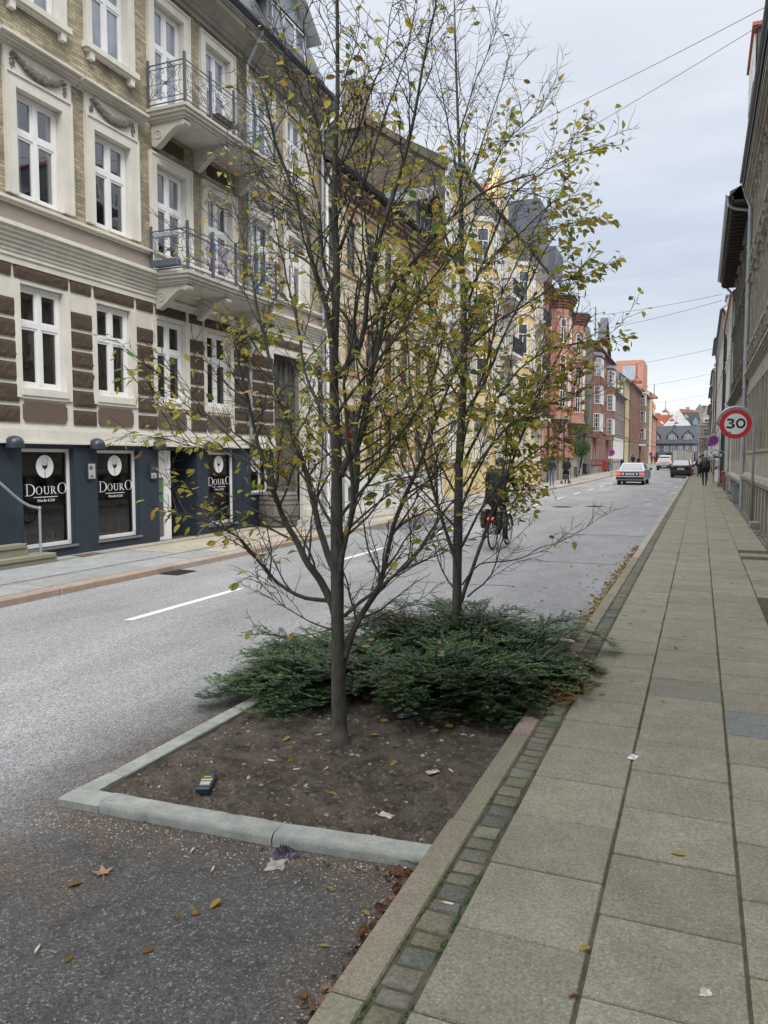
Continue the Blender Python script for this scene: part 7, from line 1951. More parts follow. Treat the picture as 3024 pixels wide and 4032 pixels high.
m_ = MB(); m_.bbox(-.18, .18, -.16, .0, .32, .58, .03); m_.build('basket_bag', MT['gutter'], ro)
P = on_z(2527, 1842, ZL+.35); py = P.y
for (u, lab, kw) in ((2527, 'dark figure walking on the left pavement beyond the grey car', {}), ):
    person(lab, (-8.3, 108, ZL+gz(108)), PI, 1.75, None, (SKN, BLK, BLK, BLK), hair=BLK, bulk=1.2)
person('distant figure in dark clothes at the last house on the left', (-8.2, 148, ZL+gz(148)), 0, 1.75, None, (SKN, (.04, .04, .05), BLK, BLK), hair=BLK, bulk=1.2)
person('distant figure in a grey coat near the end of the left pavement', (-7.8, 152, ZL+gz(152)), PI, 1.7, None, (SKN, (.08, .08, .09), BLK, BLK), hair=BLK, bulk=1.2)
# ---------------------------------------------------------------- cyclist and bicycle
MT['tyre'] = M('tyre_rubber', (.015, .015, .016), .8, .2, 20)
MT['frameblk'] = M('black_enamel', (.012, .012, .014), .35, .1)
def wheel(T, c, r, nm='wheel'):
    w_ = thing_child(nm, T, c)
def bicycle(label, loc, rz, s=.9, lean=0.0, group=None, light=True, bags=True):
    T = thing('bicycle', label, 'bicycle', loc, rz, group); r = .335*s
    T.rotation_euler = (0, lean, rz)
    rw, fw = (0, 0, r), (0, 1.06*s, r)
    for c, nm in ((rw, 'wheel'), (fw, 'wheel')):
        m_ = MB(); n = 36; q = 8; vs = []
        for i in range(n):
            t = 2*PI*i/n
            for j in range(q): u = 2*PI*j/q; rr = r-.018+.018*cos(u); vs.append((.018*sin(u), c[1]+rr*cos(t), c[2]+rr*sin(t)))
        m_.add(vs, [(i*q+j, i*q+(j+1) % q, ((i+1) % n)*q+(j+1) % q, ((i+1) % n)*q+j) for i in range(n) for j in range(q)])
        wl = m_.build('wheel', MT['tyre'], T, smooth=True)
        m_ = MB(); m_.lathe([(r-.034, -.011), (r-.045, -.008), (r-.045, .008), (r-.034, .011)], c, 36, axis='x'); m_.lathe([(.001, -.035), (.022, -.035), (.022, .035), (.001, .035)], c, 10, axis='x')
        for k in range(20): t = 2*PI*k/20; m_.tube([(.02*(1 if k % 2 else -1), c[1], c[2]), (0, c[1]+(r-.04)*cos(t), c[2]+(r-.04)*sin(t))], .0022, 3, cap=False)
        m_.build('rim', MT['zinc'], wl)
        m_ = MB(); vs = []
        for i in range(15):
            t = PI*.05+PI*.9*i/14
            for x in (-.026, .026): vs.append((x, c[1]+(r+.022)*cos(t), c[2]+(r+.022)*sin(t)))
        m_.add(vs, [(2*i, 2*i+1, 2*i+3, 2*i+2) for i in range(14)]); m_.build('mudguard', MT['frameblk'], T)
    bb = (0, .42*s, .29*s); st_ = (0, .26*s, .86*s); hd = (0, .86*s, .80*s); hl = (0, .90*s, .62*s)
    m_ = MB()
    for a, b, rr in ((bb, st_, .017), (bb, hl, .02), ((0, .31*s, .62*s), (0, .875*s, .72*s), .017), (hd, hl, .022)): m_.tube([a, b], rr, 8)
    for x in (-.055, .055): m_.tube([(x, 0, r), (x*.5, bb[1], bb[2])], .010, 6); m_.tube([(x, 0, r), (x*.3, .30*s, .66*s)], .009, 6); m_.tube([(x, fw[1], r), (x*.6, .93*s, .58*s), hl], .011, 6)
    m_.build('frame', MT['frameblk'], T, smooth=True)
    m_ = MB(); m_.tube([(-.28*s, .70*s, 1.02*s), (-.24*s, .80*s, 1.06*s), (-.1*s, .86*s, 1.04*s), (.1*s, .86*s, 1.04*s), (.24*s, .80*s, 1.06*s), (.28*s, .70*s, 1.02*s)], .013, 8); m_.tube([hd, (0, .86*s, 1.04*s)], .013, 8); m_.build('handlebar', MT['zinc'], T, smooth=True)
    m_ = MB(); m_.prism([(-.09, .12*s), (.09, .12*s), (.03, .30*s), (.02, .40*s), (-.02, .40*s), (-.03, .30*s)], 'z', .88*s, .93*s); m_.build('saddle', MT['frameblk'], T)
    m_ = MB(); m_.tube([(-.06, -.12*s, .70*s), (.06, -.12*s, .70*s), (.06, .25*s, .72*s), (-.06, .25*s, .72*s), (-.06, -.12*s, .70*s)], .007, 5); m_.tube([(.06, -.02, .70*s), (.05, 0, r)], .006, 5); m_.tube([(-.06, -.02, .70*s), (-.05, 0, r)], .006, 5); m_.build('rack', MT['frameblk'], T)
    m_ = MB(); m_.tube([(.05, bb[1], bb[2]), (.09, bb[1]+.09*s, bb[2]-.12*s)], .009, 6); m_.box(.07, .16, bb[1]+.06*s, bb[1]+.13*s, bb[2]-.14*s, bb[2]-.115*s); m_.tube([(-.05, bb[1], bb[2]), (-.09, bb[1]-.09*s, bb[2]+.12*s)], .009, 6); m_.box(-.16, -.07, bb[1]-.13*s, bb[1]-.06*s, bb[2]+.115*s, bb[2]+.14*s); m_.build('crank', MT['zinc'], T)
    m_ = MB(); m_.bbox(-.06, .06, -.16*s, -.12*s, .62*s, .68*s, .008); m_.build('rear_light', emis('bike_light_red', (1.0, .06, .03), 1.8) if light else MT['glazedred'], T)
    return T
BX, BY = -3.44, 13.30
bicycle('black city bicycle ridden away from the camera behind the trees', (BX, BY+.28, 0), -.06, .87)
s = .9
person('cyclist in dark hooded jacket riding away behind the trees', (BX, BY+.28, 0), -.06, 1.55,
       dict(pelvis=(0, .20, 1.02), waist=(0, .24, 1.18), chest=(0, .36, 1.44), neck=(0, .42, 1.60), hb=(0, .46, 1.68), ht=(0, .47, 1.78), face=(0, .52, 1.72), shL=(-.20, .38, 1.52), shR=(.20, .38, 1.52), elL=(-.30, .54, 1.28), elR=(.30, .54, 1.28), wrL=(-.28, .72, 1.08), wrR=(.28, .72, 1.08),
            hipL=(-.10, .22, .97), hipR=(.10, .22, .97), knL=(-.12, .56, .78), knR=(.12, .46, .58), anL=(-.11, .36, .44), anR=(.12, .50, .20), toL=(-.11, .50, .42), toR=(.12, .64, .16)),
       (SKN, (.014, .015, .024), (.018, .018, .022), (.01, .01, .01)), hood=(.028, .032, .055), bulk=1.35, coat=.10)
backpack('dark rucksack on the back of the cyclist', (BX+.02, BY+.42, 1.20), 0, (.012, .013, .018), 1.05)
for s_, lab in ((-1, 'left'), (1, 'right')):
    t_ = thing('pannier', 'black pannier bag hanging on the %s side of the ridden bicycle' % lab, 'pannier bag', (BX+s_*.14, BY+.30, .56)); m_ = MB(); m_.bbox(-.065, .065, -.15, .16, -.17, .17, .03); m_.build('bag', MT['frameblk'], t_)
    m_ = MB(); m_.bbox(-.04, .04, -.175, -.15, -.1, .06, .01); m_.build('pocket', MT['frameblk'], t_)
# parked bicycles by the red brick house
for i, (u, v, a) in enumerate(((2128, 1893, 1.2), (2150, 1890, 1.35), (2196, 1885, 1.25))):
    P = on_z(u, v, ZL); bicycle(['parked bicycle beside the pallet crates on the left pavement', 'parked bicycle behind the person in blue jeans', 'parked bicycle between the person in jeans and the woman in black'][i], (P.x, P.y, ZL), a, .95, .08, 'bicycles parked against the red brick house', False)
# ---------------------------------------------------------------- vehicles
MT['carglass'] = glassy('car_glass', (.03, .035, .04), 2.4, .02, .0)
MT['chrome'] = M('chrome', (.55, .56, .58), .2, .05, 5, 0, metal=.9)
MT['lamp_on'] = emis('brake_light_on', (1.0, .06, .035), 1.3); MT['lamp_off'] = M('tail_lamp', (.20, .012, .015), .25, .1)
MT['plate'] = M('number_plate', (.62, .63, .66), .5, 0, 1, 0); MT['platetext'] = M('plate_ink', (.03, .03, .04), .6, 0, 1, 0)
MT['plastic'] = M('black_plastic', (.02, .02, .022), .6, .1)
def car(label, loc, rz, W, low, cabin, paint_c, lamps_on, plate, kind='car', wheels=(.75, 3.4), wr=.31, bumper=None, lampw=.3, lampz=(.62, .78), group=None, tall=False, rough=.3):
    # low / cabin: side outlines (y, z), rear of the car at y = 0, front towards +y
    T = thing(kind, label, 'car', loc, rz, group); pm = M('car_paint', paint_c, rough, .04, 2, .03, 90, coat=.6)
    hw = W/2; L = max(p[0] for p in low)
    def loft(prof, wf, nm, mt, par):
        m_ = MB(); n = len(prof); vs = []
        offs = [(-1, .0), (-.985, 1), (.985, 1), (1, .0)]
        cy = sum(p[0] for p in prof)/n; cz = sum(p[1] for p in prof)/n
        for xs, ins in ((-1.0, 1), (-.93, 0), (.93, 0), (1.0, 1)):
            for (y, z) in prof:
                w_ = wf(z); yy, zz = y, z
                if ins: yy = y+(cy-y)*.02; zz = z+(cz-z)*.05
                vs.append((xs*w_, yy, zz))
        fs = [tuple(range(n-1, -1, -1)), tuple(range(3*n, 4*n))]
        for k in range(3):
            for i in range(n): j = (i+1) % n; fs.append((k*n+i, k*n+j, (k+1)*n+j, (k+1)*n+i))
        m_.add(vs, fs); return smoothed(m_.build(nm, mt, par), 35)
    body = loft(low, lambda z: hw*(1-.06*max(0, z-.75)), 'body', pm, T)
    zb = min(p[1] for p in cabin); zt = max(p[1] for p in cabin)
    cw = lambda z: hw*(.93-.20*(z-zb)/(zt-zb))
    cab = loft(cabin, cw, 'cabin', pm, T)
    # glass: rear, front and sides, standing just proud of the cabin shell
    rear = sorted(cabin, key=lambda p: p[0])[:1][0]
    c0, c1, c2, c3 = cabin          # base rear, top rear, top front, base front
    def lerp(a, b, t): return (a[0]+(b[0]-a[0])*t, a[1]+(b[1]-a[1])*t)
    def pane(a, b, w0, w1, d): return [(-w0, a[0]+d[0], a[1]+d[1]), (w0, a[0]+d[0], a[1]+d[1]), (w1, b[0]+d[0], b[1]+d[1]), (-w1, b[0]+d[0], b[1]+d[1])]
    m_ = MB(); a, b = lerp(c0, c1, .12), lerp(c0, c1, .88); m_.add(pane(a, b, cw(a[1])*.88, cw(b[1])*.88, (-.018, .01)), [(0, 1, 2, 3)]); m_.build('rear_window', MT['carglass'], T)
    m_ = MB(); a, b = lerp(c3, c2, .10), lerp(c3, c2, .88); m_.add(pane(a, b, cw(a[1])*.88, cw(b[1])*.88, (.018, .01)), [(1, 0, 3, 2)]); m_.build('windscreen', MT['carglass'], T)
    for s in (-1, 1):
        for (f0, f1) in ((.10, .36), (.39, .64), (.67, .90)):
            m_ = MB(); pts = []
            for t, q in ((f0, .12), (f1, .12), (f1, .86), (f0, .86)):
                p0, p1 = lerp(c0, c3, t), lerp(c1, c2, t); p = lerp(p0, p1, q); pts.append((s*(cw(p[1])+.012), p[0], p[1]))
            m_.add(pts, [(0, 1, 2, 3)]); m_.build('side_window', MT['carglass'], T)
        m_ = MB(); m_.bbox(s*(hw+.02), s*(hw+.20), c3[0]-.28, c3[0]-.16, c0[1]-.02, c0[1]+.12, .02); m_.build('mirror', MT['plastic'], T)
        for y in wheels:
            m_ = MB(); m_.lathe([(.001, -.08), (wr*.8, -.10), (wr, -.07), (wr, .07), (wr*.8, .10), (.001, .08)], (s*(hw-.12), y, wr), 20, axis='x'); w_ = smoothed(m_.build('wheel', MT['tyre'], T), 40)
            m_ = MB(); m_.lathe([(.001, s*.106), (wr*.6, s*.104), (wr*.62, s*.09)], (s*(hw-.12), y, wr), 16, axis='x'); m_.build('hub_cap', MT['chrome'], w_)
        m_ = MB(); x1 = s*(hw-.04); x0 = s*(hw-.04-lampw); y0 = -.015 if not tall else .02
        m_.bbox(x0, x1, y0-.02, y0+.08, lampz[0], lampz[1], .012); m_.build('tail_light', MT['lamp_on'] if lamps_on else MT['lamp_off'], T)
    bz = bumper or (.38, .56)
    m_ = MB(); m_.bbox(-hw+.02, hw-.02, -.07, .1, bz[0], bz[1], .03); bp = m_.build('bumper', MT['plastic'] if kind != 'estate_car' else pm, T)
    m_ = MB(); m_.bbox(-.26, .26, -.045, .0, lampz[0]-.0, lampz[0]+.11, .005) if plate[1] == 'mid' else m_.bbox(-.26, .26, -.085, -.07, bz[0]+.1, bz[0]+.21, .005)
    pl = m_.build('number_plate', MT['plate'], T)
    m_ = MB(); zc = (lampz[0]+.02) if plate[1] == 'mid' else bz[0]+.12; yc = -.048 if plate[1] == 'mid' else -.088
    text(m_, plate[0], .105, (0, yc, zc), .75, 0); m_.build('plate_number', MT['platetext'], pl)
    m_ = MB(); m_.box(-hw+.1, hw-.1, .15, L-.15, .2, .42); m_.build('underbody', MT['plastic'], T)
    return T, hw
Pm = on_z(2475, 1912, 0)
T, hw = car('light silver-blue old saloon car driving away with both brake lights lit', (Pm.x-.02, Pm.y+1.0, gz(50)), -.03, 1.68,
    [(0, .30), (.0, .55), (-.02, .88), (.15, .92), (1.05, .94), (3.3, .94), (4.5, .84), (4.62, .60), (4.6, .30)], [(.95, .92), (1.45, 1.36), (2.75, 1.38), (3.5, .93)], (.42, .47, .56), True, ('NM 90 202', 'mid'), lampw=.25, lampz=(.62, .76), bumper=(.36, .50))
m_ = MB(); m_.bbox(-hw+.04, hw-.04, -.085, -.06, .50, .53, .004); m_.build('bumper_strip', MT['chrome'], T)
m_ = MB(); m_.bbox(-hw+.05, hw-.05, -.025, .0, .58, .80, .004); m_.build('rear_panel', MT['plastic'], T)
for s_ in (-1, 1): m_ = MB(); m_.bbox(s_*.36, s_*.47, -.045, -.02, .63, .75, .004); m_.build('reversing_light', MT['plate'], T)
P = on_z(2679, 1881, .09)
hatch = [(0, .28), (-.03, .6), (.02, .92), (.2, .98), (2.9, .95), (3.7, .80), (3.78, .5), (3.7, .28)]
car('black parked hatchback nearest on the right kerb with unlit tail lights', (P.x, P.y+.6, gz(P.y)), 0, 1.60, hatch, [(.06, .95), (.42, 1.50), (1.9, 1.52), (2.9, .95)], (.008, .008, .010), False, ('DK 42 118', 'mid'), wheels=(.65, 3.05), lampz=(.66, .95), lampw=.22, tall=True, bumper=(.30, .60), rough=.2)
car('silver-beige parked estate car standing just ahead of the black hatchback', (P.x+.12, P.y+6.0, gz(P.y+6)), 0, 1.66, hatch, [(.06, .95), (.42, 1.46), (1.9, 1.48), (2.9, .95)], (.34, .33, .30), False, ('AL 31 774', 'low'), wheels=(.65, 3.05), lampz=(.72, .98), lampw=.16, tall=True)
P = on_z(2613, 1853, .22)
car('silver hatchback with lit tail lights farther down the road', (P.x, P.y+.5, gz(P.y)), 0, 1.72, hatch, [(.06, .95), (.42, 1.44), (1.9, 1.46), (2.9, .95)], (.44, .45, .48), True, ('BT 55 903', 'low'), wheels=(.65, 3.05), lampz=(.66, .92), lampw=.30, tall=True, bumper=(.28, .58))
car('dark teal car beyond the silver hatchback, half hidden by the truck', (P.x+1.35, P.y+16, gz(P.y+16)), 0, 1.7, hatch, [(.06, .95), (.42, 1.44), (1.9, 1.46), (2.9, .95)], (.08, .14, .17), False, ('CV 20 641', 'low'), wheels=(.65, 3.05), lampz=(.66, .92), lampw=.30, tall=True)
# box truck
TY = 86.0; a, b = on_y(2649, 1771, TY), on_y(2729, 1771, TY); tw = b.x-a.x; zt = a.z; zg = gz(TY)
T = thing('box_truck', 'parked truck with a tall pale grey box body and closed rear door', 'truck', ((a.x+b.x)/2, TY, zg)); h_ = zt-zg
m_ = MB(); m_.bbox(-tw/2, tw/2, 0, 4.6, .62, h_, .03); m_.build('cargo_box', M('truck_box_paint', (.66, .65, .60), .5, .06, 1, .03, 30), T)
m_ = MB(); m_.bbox(-tw*.27, tw*.10, -.02, .0, .70, h_-.22, .005); m_.build('rear_door', M('truck_door_paint', (.58, .56, .52), .5, .05, 1), T)
m_ = MB()
for x in (-tw/2+.03, tw/2-.03, -tw*.27, tw*.10): m_.box(x-.02, x+.02, -.03, 0, .62, h_)
m_.box(-tw/2, tw/2, -.03, 0, h_-.05, h_); m_.build('door_frame', MT['zinc'], T)
m_ = MB(); m_.box(tw*.16, tw*.44, -.012, -.001, h_-.24, h_-.19); m_.build('red_lettering', MT['glazedred'], T)
m_ = MB(); m_.bbox(-tw/2+.1, tw/2-.1, 4.7, 6.2, .5, h_-.5, .08); m_.build('cab', M('truck_cab_paint', (.6, .6, .6), .4, .05), T)
m_ = MB(); m_.bbox(-tw/2+.05, tw/2-.05, -.05, .1, .42, .58, .02); m_.build('bumper', MT['plastic'], T)
for s_ in (-1, 1):
    for y in (1.0, 5.3): m_ = MB(); m_.lathe([(.001, -.1), (.30, -.12), (.36, -.08), (.36, .08), (.30, .12), (.001, .1)], (s_*(tw/2-.16), y, .36), 18, axis='x'); m_.build('wheel', MT['tyre'], T)
    m_ = MB(); m_.bbox(s_*(tw/2-.35), s_*(tw/2-.1), -.06, -.03, .46, .54, .005); m_.build('tail_light', MT['lamp_off'], T)
wm = thing('wheel_stack', 'bright green and white van roof showing above the silver hatchback', 'van', (-6.0, 150, gz(150)-.3))
wm.name = 'van'; m_ = MB(); m_.bbox(-1.0, 1.0, 0, 4.2, .35, 1.95, .12); m_.build('body', M('van_paint', (.55, .58, .50), .4, .1), wm)
m_ = MB(); m_.bbox(-.9, .9, -.02, .3, 1.2, 1.7, .05); m_.build('rear_window', MT['carglass'], wm)
m_ = MB(); m_.bbox(-.9, .9, -.03, 0, .75, 1.1, .02); m_.build('green_band', M('van_green', (.22, .42, .08), .5, .1), wm)
for s_ in (-1, 1):
    for y in (.8, 3.3): m_ = MB(); m_.lathe([(.001, -.08), (.3, -.09), (.3, .09), (.001, .08)], (s_*.88, y, .3), 14, axis='x'); m_.build('wheel', MT['tyre'], wm)
# ---------------------------------------------------------------- signs
MT['signred'] = M('sign_red', (.50, .018, .022), .4, .05, 4); MT['signblue'] = M('sign_blue', (.02, .045, .42), .4, .05, 4); MT['signblack'] = M('sign_black', (.012, .012, .014), .5, 0, 1, 0); MT['signwhite'] = M('sign_face_white', (.72, .73, .75), .45, .05, 4)
def disc(mb, c, r0, r1, y, m_=0, n=40):
    # flat ring facing -y
    vs = []
    for k in range(n): t = 2*PI*k/n; vs += [(c[0]+r1*cos(t), y, c[1]+r1*sin(t)), (c[0]+r0*cos(t), y, c[1]+r0*sin(t))]
    if r0 < 1e-6: mb.add([vs[2*k] for k in range(n)], [tuple(range(n))], m_)
    else: mb.add(vs, [(2*k, (2*k+2) % (2*n), (2*k+3) % (2*n), 2*k+1) for k in range(n)], m_)
S = thing('speed_limit_sign', 'round red and white 30 sign in a grey hoop frame on the right pavement', 'road sign', (1.12, 19.5, ZP))
cx, cz, R_ = .73-1.12, 2.44-ZP, .342
m_ = MB(); m_.lathe([(.001, 0), (R_, 0), (R_, .02), (.001, .02)], (cx, -.03, cz), 40, axis='y'); d = m_.build('sign_plate', MT['zinc'], S)
m_ = MB(); disc(m_, (cx, cz), R_*.69, R_*.985, -.032); m_.build('red_ring', MT['signred'], d)
m_ = MB(); disc(m_, (cx, cz), 0, R_*.69, -.0315); m_.build('white_face', MT['signwhite'], d)
m_ = MB()
def stroke(pts, w_, z0):
    L_ = []; n = len(pts)
    for i in range(n):
        a = Vector(pts[max(i-1, 0)]); b = Vector(pts[min(i+1, n-1)]); t = (b-a).normalized(); nn = Vector((-t.y, t.x)); p = Vector(pts[i]); L_.append((p+nn*w_/2, p-nn*w_/2))
    for i in range(n-1):
        a, b, c_, d_ = L_[i][0], L_[i+1][0], L_[i+1][1], L_[i][1]; m_.add([(q.x, -.034, q.y) for q in (a, b, c_, d_)], [(0, 1, 2, 3)])
w_ = .047; hh = .232; z0 = cz-hh/2+.01
def arc(ox, oz, rx_, rz_, a0, a1, n=14): return [(ox+rx_*cos(radians(a0+(a1-a0)*k/n)), oz+rz_*sin(radians(a0+(a1-a0)*k/n))) for k in range(n+1)]
ox = cx-.112
stroke(arc(ox-.005, z0+hh*.745, .068, hh*.255-w_/2, 150, -65), w_, 0); stroke(arc(ox-.005, z0+hh*.28, .080, hh*.28-w_/2, 62, -152), w_, 0); stroke([(ox-.030, z0+hh*.53), (ox+.025, z0+hh*.53)], w_*.8, 0)
stroke(arc(cx+.108, z0+hh/2, .080, hh/2-w_/2, 0, 360, 30), w_, 0)
m_.build('numerals', MT['signblack'], d)
m_ = MB(); disc(m_, (cx-.12, cz-.20), 0, .030, -.0345, 0, 16); m_.build('sticker', M('sticker_grey', (.16, .20, .24), .5, .4, 60), d)
m_ = MB(); pr = .030
arcp = [(0.0, 0, -.05), (0, 0, cz-.12)]
for k in range(0, 15): t = radians(-8+k*13.5); arcp.append((cx+(R_+.045)*cos(t), 0, cz+(R_+.045)*sin(t)))
m_.tube(arcp, pr, 10); m_.build('hoop_pole', MT['zinc'], S, smooth=True)
def nopark(label, loc, r=.25, zc=2.25, plates=0, hoop=False, rz=0.0, pole=True):
    S = thing('no_parking_sign', label, 'road sign', loc, rz, 'blue and red no parking signs')
    m_ = MB(); m_.lathe([(.001, 0), (r, 0), (r, .015), (.001, .015)], (0, -.05, zc), 32, axis='y'); d = m_.build('sign_plate', MT['zinc'], S)
    m_ = MB(); disc(m_, (0, zc), r*.74, r*.98, -.052); q = r*.80; w_ = r*.09; c_ = .7071
    m_.add([(-q*c_-w_*c_, -.0535, zc+q*c_-w_*c_), (-q*c_+w_*c_, -.0535, zc+q*c_+w_*c_), (q*c_+w_*c_, -.0535, zc-q*c_+w_*c_), (q*c_-w_*c_, -.0535, zc-q*c_-w_*c_)], [(0, 1, 2, 3)]); m_.build('red_ring', MT['signred'], d)
    m_ = MB(); disc(m_, (0, zc), 0, r*.74, -.0515); m_.build('blue_face', MT['signblue'], d)
    for k in range(plates):
        m_ = MB(); z = zc-r-.15-k*.22; m_.bbox(-r, r, -.052, -.04, z-.09, z+.09, .004); p = m_.build('plate', MT['signwhite'], S)
        m_ = MB(); 
        if k == 0: disc(m_, (-r*.35, z), 0, .045, -.0535, 0, 16); disc(m_, (-r*.35, z), 0, .028, -.0545, 1, 16)
        else: m_.box(-r*.55, -r*.15, -.0545, -.0535, z-.05, z+.05, 1); text(m_, 'P', .09, (-r*.35, -.055, z-.033), 1.0, 2)
        m_.build('symbol', [MT['signblack'], MT['signblue'], MT['signwhite']], p)
    m_ = MB()
    if hoop:
        pts = [(r+.05, 0, -.05), (r+.05, 0, zc)]+[((r+.05)*cos(radians(k*18)), 0, zc+(r+.05)*sin(radians(k*18))) for k in range(1, 11)]+[(-r-.05, 0, zc-.8)]
        m_.tube(pts, .024, 8)
    elif pole: m_.tube([(0, 0, -.05), (0, 0, zc+r*.6)], .026, 8)
    m_.build('pole', MT['zinc'], S, smooth=True)
P = on_y(2810, 1734, 44); nopark('no parking sign with two white plates in a hoop beyond the 30 sign', (P.x, 44, ZP), .25, P.z-ZP, 2, True)
P = on_y(2790, 1757, 58); nopark('smaller no parking sign with two plates, partly behind the hooped one', (P.x, 58, ZP), .25, P.z-ZP, 2, False)
P = on_y(2409, 1782, 66); nopark('no parking sign on a pole before the dark brick house on the left', (P.x, 66, ZL), .25, P.z-ZL, 1)
P = on_y(2562.7, 1788, 112); nopark('farthest no parking sign on the left near the yellow house', (P.x, 112, ZL), .25, P.z-ZL, 0)
P = on_y(1353, 1713, 17); nopark('no parking sign seen behind the near tree trunk on the far pavement', (P.x, 17, ZL), .25, P.z-ZL, 0)
S = thing('arrow_plate', 'small white plate with a black double arrow on the wall by the gateway', 'sign', (-9.32, 18.9, 1.62), PI/2)
m_ = MB(); m_.bbox(-.10, .10, -.02, 0, 0, .28, .004); d = m_.build('plate', MT['signwhite'], S)
m_ = MB(); m_.box(-.008, .008, -.022, -.0205, .07, .21); m_.add([(-.035, -.022, .19), (.035, -.022, .19), (0, -.022, .25)], [(0, 1, 2)]); m_.add([(-.035, -.022, .09), (0, -.022, .03), (.035, -.022, .09)], [(0, 1, 2)]); m_.build('arrow', MT['signblack'], d)
# banner, a-board, hydrant, wall boxes on the right
P = on_y(2828, 1788, 47)
F_ = thing('shop_banner', 'green banner with white lettering hanging from a slanting pole on the right wall', 'banner', (P.x, 47, P.z), 0)
m_ = MB(); bw, bh = .38, .46
m_.prism([(-bw/2, -bh/2+.03), (bw/2, -bh/2-.04), (bw/2+.02, bh/2-.12), (-bw/2+.02, bh/2+.06)], 'y', 0, .012); m_.build('cloth', M('banner_green', (.012, .075, .05), .8, .15, 6), F_)
m_ = MB(); m_.prism([(-bw/2+.02, -.10), (bw/2-.02, -.14), (bw/2, .02), (-bw/2+.03, .05)], 'y', -.003, -.001); m_.build('white_panel', MT['signwhite'], F_)
m_ = MB(); text(m_, 'SLAUNET', .12, (0, -.005, -.085), .62, 0, 0, bold=.002); m_.build('lettering', MT['signblack'], F_)
m_ = MB(); m_.tube([(-bw/2, .006, bh/2+.08), (bw/2+.4, .006, bh/2-.24)], .014, 6); m_.build('pole', MT['white'], F_)
P = on_z(2829, 1903, ZP)
A_ = thing('sandwich_board', 'white pavement board in a black arched frame on the right pavement', 'pavement sign', (P.x, P.y, ZP), -.25)
m_ = MB(); m_.bbox(-.26, .26, 0, .03, .10, .82, .01); m_.build('board', MT['signwhite'], A_)
m_ = MB(); m_.tube([(-.30, -.02, 0), (-.30, 0, .82)]+[(.30*cos(radians(180-k*18)), 0, .82+.24*sin(radians(k*18))) for k in range(1, 10)]+[(.30, 0, .82), (.30, -.02, 0)], .018, 6); m_.tube([(-.28, .30, 0), (-.28, .05, .8)], .015, 6); m_.tube([(.28, .30, 0), (.28, .05, .8)], .015, 6); m_.build('frame', MT['gutter'], A_)
m_ = MB(); m_.prism([(-.26, .84), (.26, .84), (.20, .98), (0, 1.03), (-.20, .98)], 'y', 0, .03); m_.build('header', MT['gutter'], A_)
m_ = MB(); m_.bbox(-.14, .14, -.004, 0, .88, .93, .001); m_.build('header_lettering', MT['signwhite'], A_)
P = on_z(2846, 1914, ZP)
H2 = thing('fire_hydrant', 'red standpipe hydrant against the right wall', 'hydrant', (P.x, P.y, ZP))
m_ = MB(); m_.lathe([(.001, 0), (.12, 0), (.12, .04), (.085, .10), (.075, .14), (.075, .56), (.085, .60), (.11, .74), (.115, .78), (.09, .80), (.04, .84), (.03, .88), (.001, .88)], (0, 0, 0), 18); smoothed(m_.build('body', MT['glazedred'], H2), 40)
m_ = MB(); m_.tube([(-.05, -.02, .48), (-.17, -.03, .44)], .04, 10); m_.lathe([(.05, 0), (.05, -.03), (.001, -.03)], (-.17, -.03, .44), 12, axis='x'); m_.build('outlet', MT['glazedred'], H2)
m_ = MB(); m_.tube([(-.08, -.05, .38), (-.13, -.06, .34), (-.10, -.06, .30)], .008, 5); m_.build('chain', MT['zinc'], H2)
m_ = MB(); m_.bbox(P.x-.28, P.x-.02, P.y+.10, P.y+.4, ZP, ZP+.14, .01)
tag(m_.build('concrete_foot', MT['plinth']), 'low concrete block at the foot of the pavement board', 'concrete block')
for i, (u0, u1, v0, v1, lab) in enumerate(((2861, 2876, 1876, 1930, 'dark grey metal cabinet against the right wall by the hydrant'), (2901, 2921, 1914, 1979, 'grey metal cabinet between the downpipes on the right wall'))):
    P = on_z(u0, v1, ZP); hgt = (v1-v0)*P.y/F*.93
    T = thing('wall_cabinet', lab, 'cabinet', (1.2, P.y, ZP)); m_ = MB(); m_.bbox(-.14, .09, -.12, .12, 0, hgt, .01); m_.build('box', M('cabinet_grey', (.13, .145, .165) if i == 0 else (.22, .25, .28), .5, .1), T)
    m_ = MB(); m_.bbox(-.15, .10, -.13, .13, hgt, hgt+.03, .008); m_.build('lid', bpy.data.materials['cabinet_grey'], T)
for y, lab in ((30.2, 'pale stone doorstep at the overhang house, nearer one'), (32.0, 'pale stone doorstep at the overhang house, farther one')):
    m_ = MB(); m_.bbox(1.0, 1.3, y, y+.5, ZP, ZP+.1, .01); tag(m_.build('doorstep', MT['stepstone']), lab, 'doorstep')
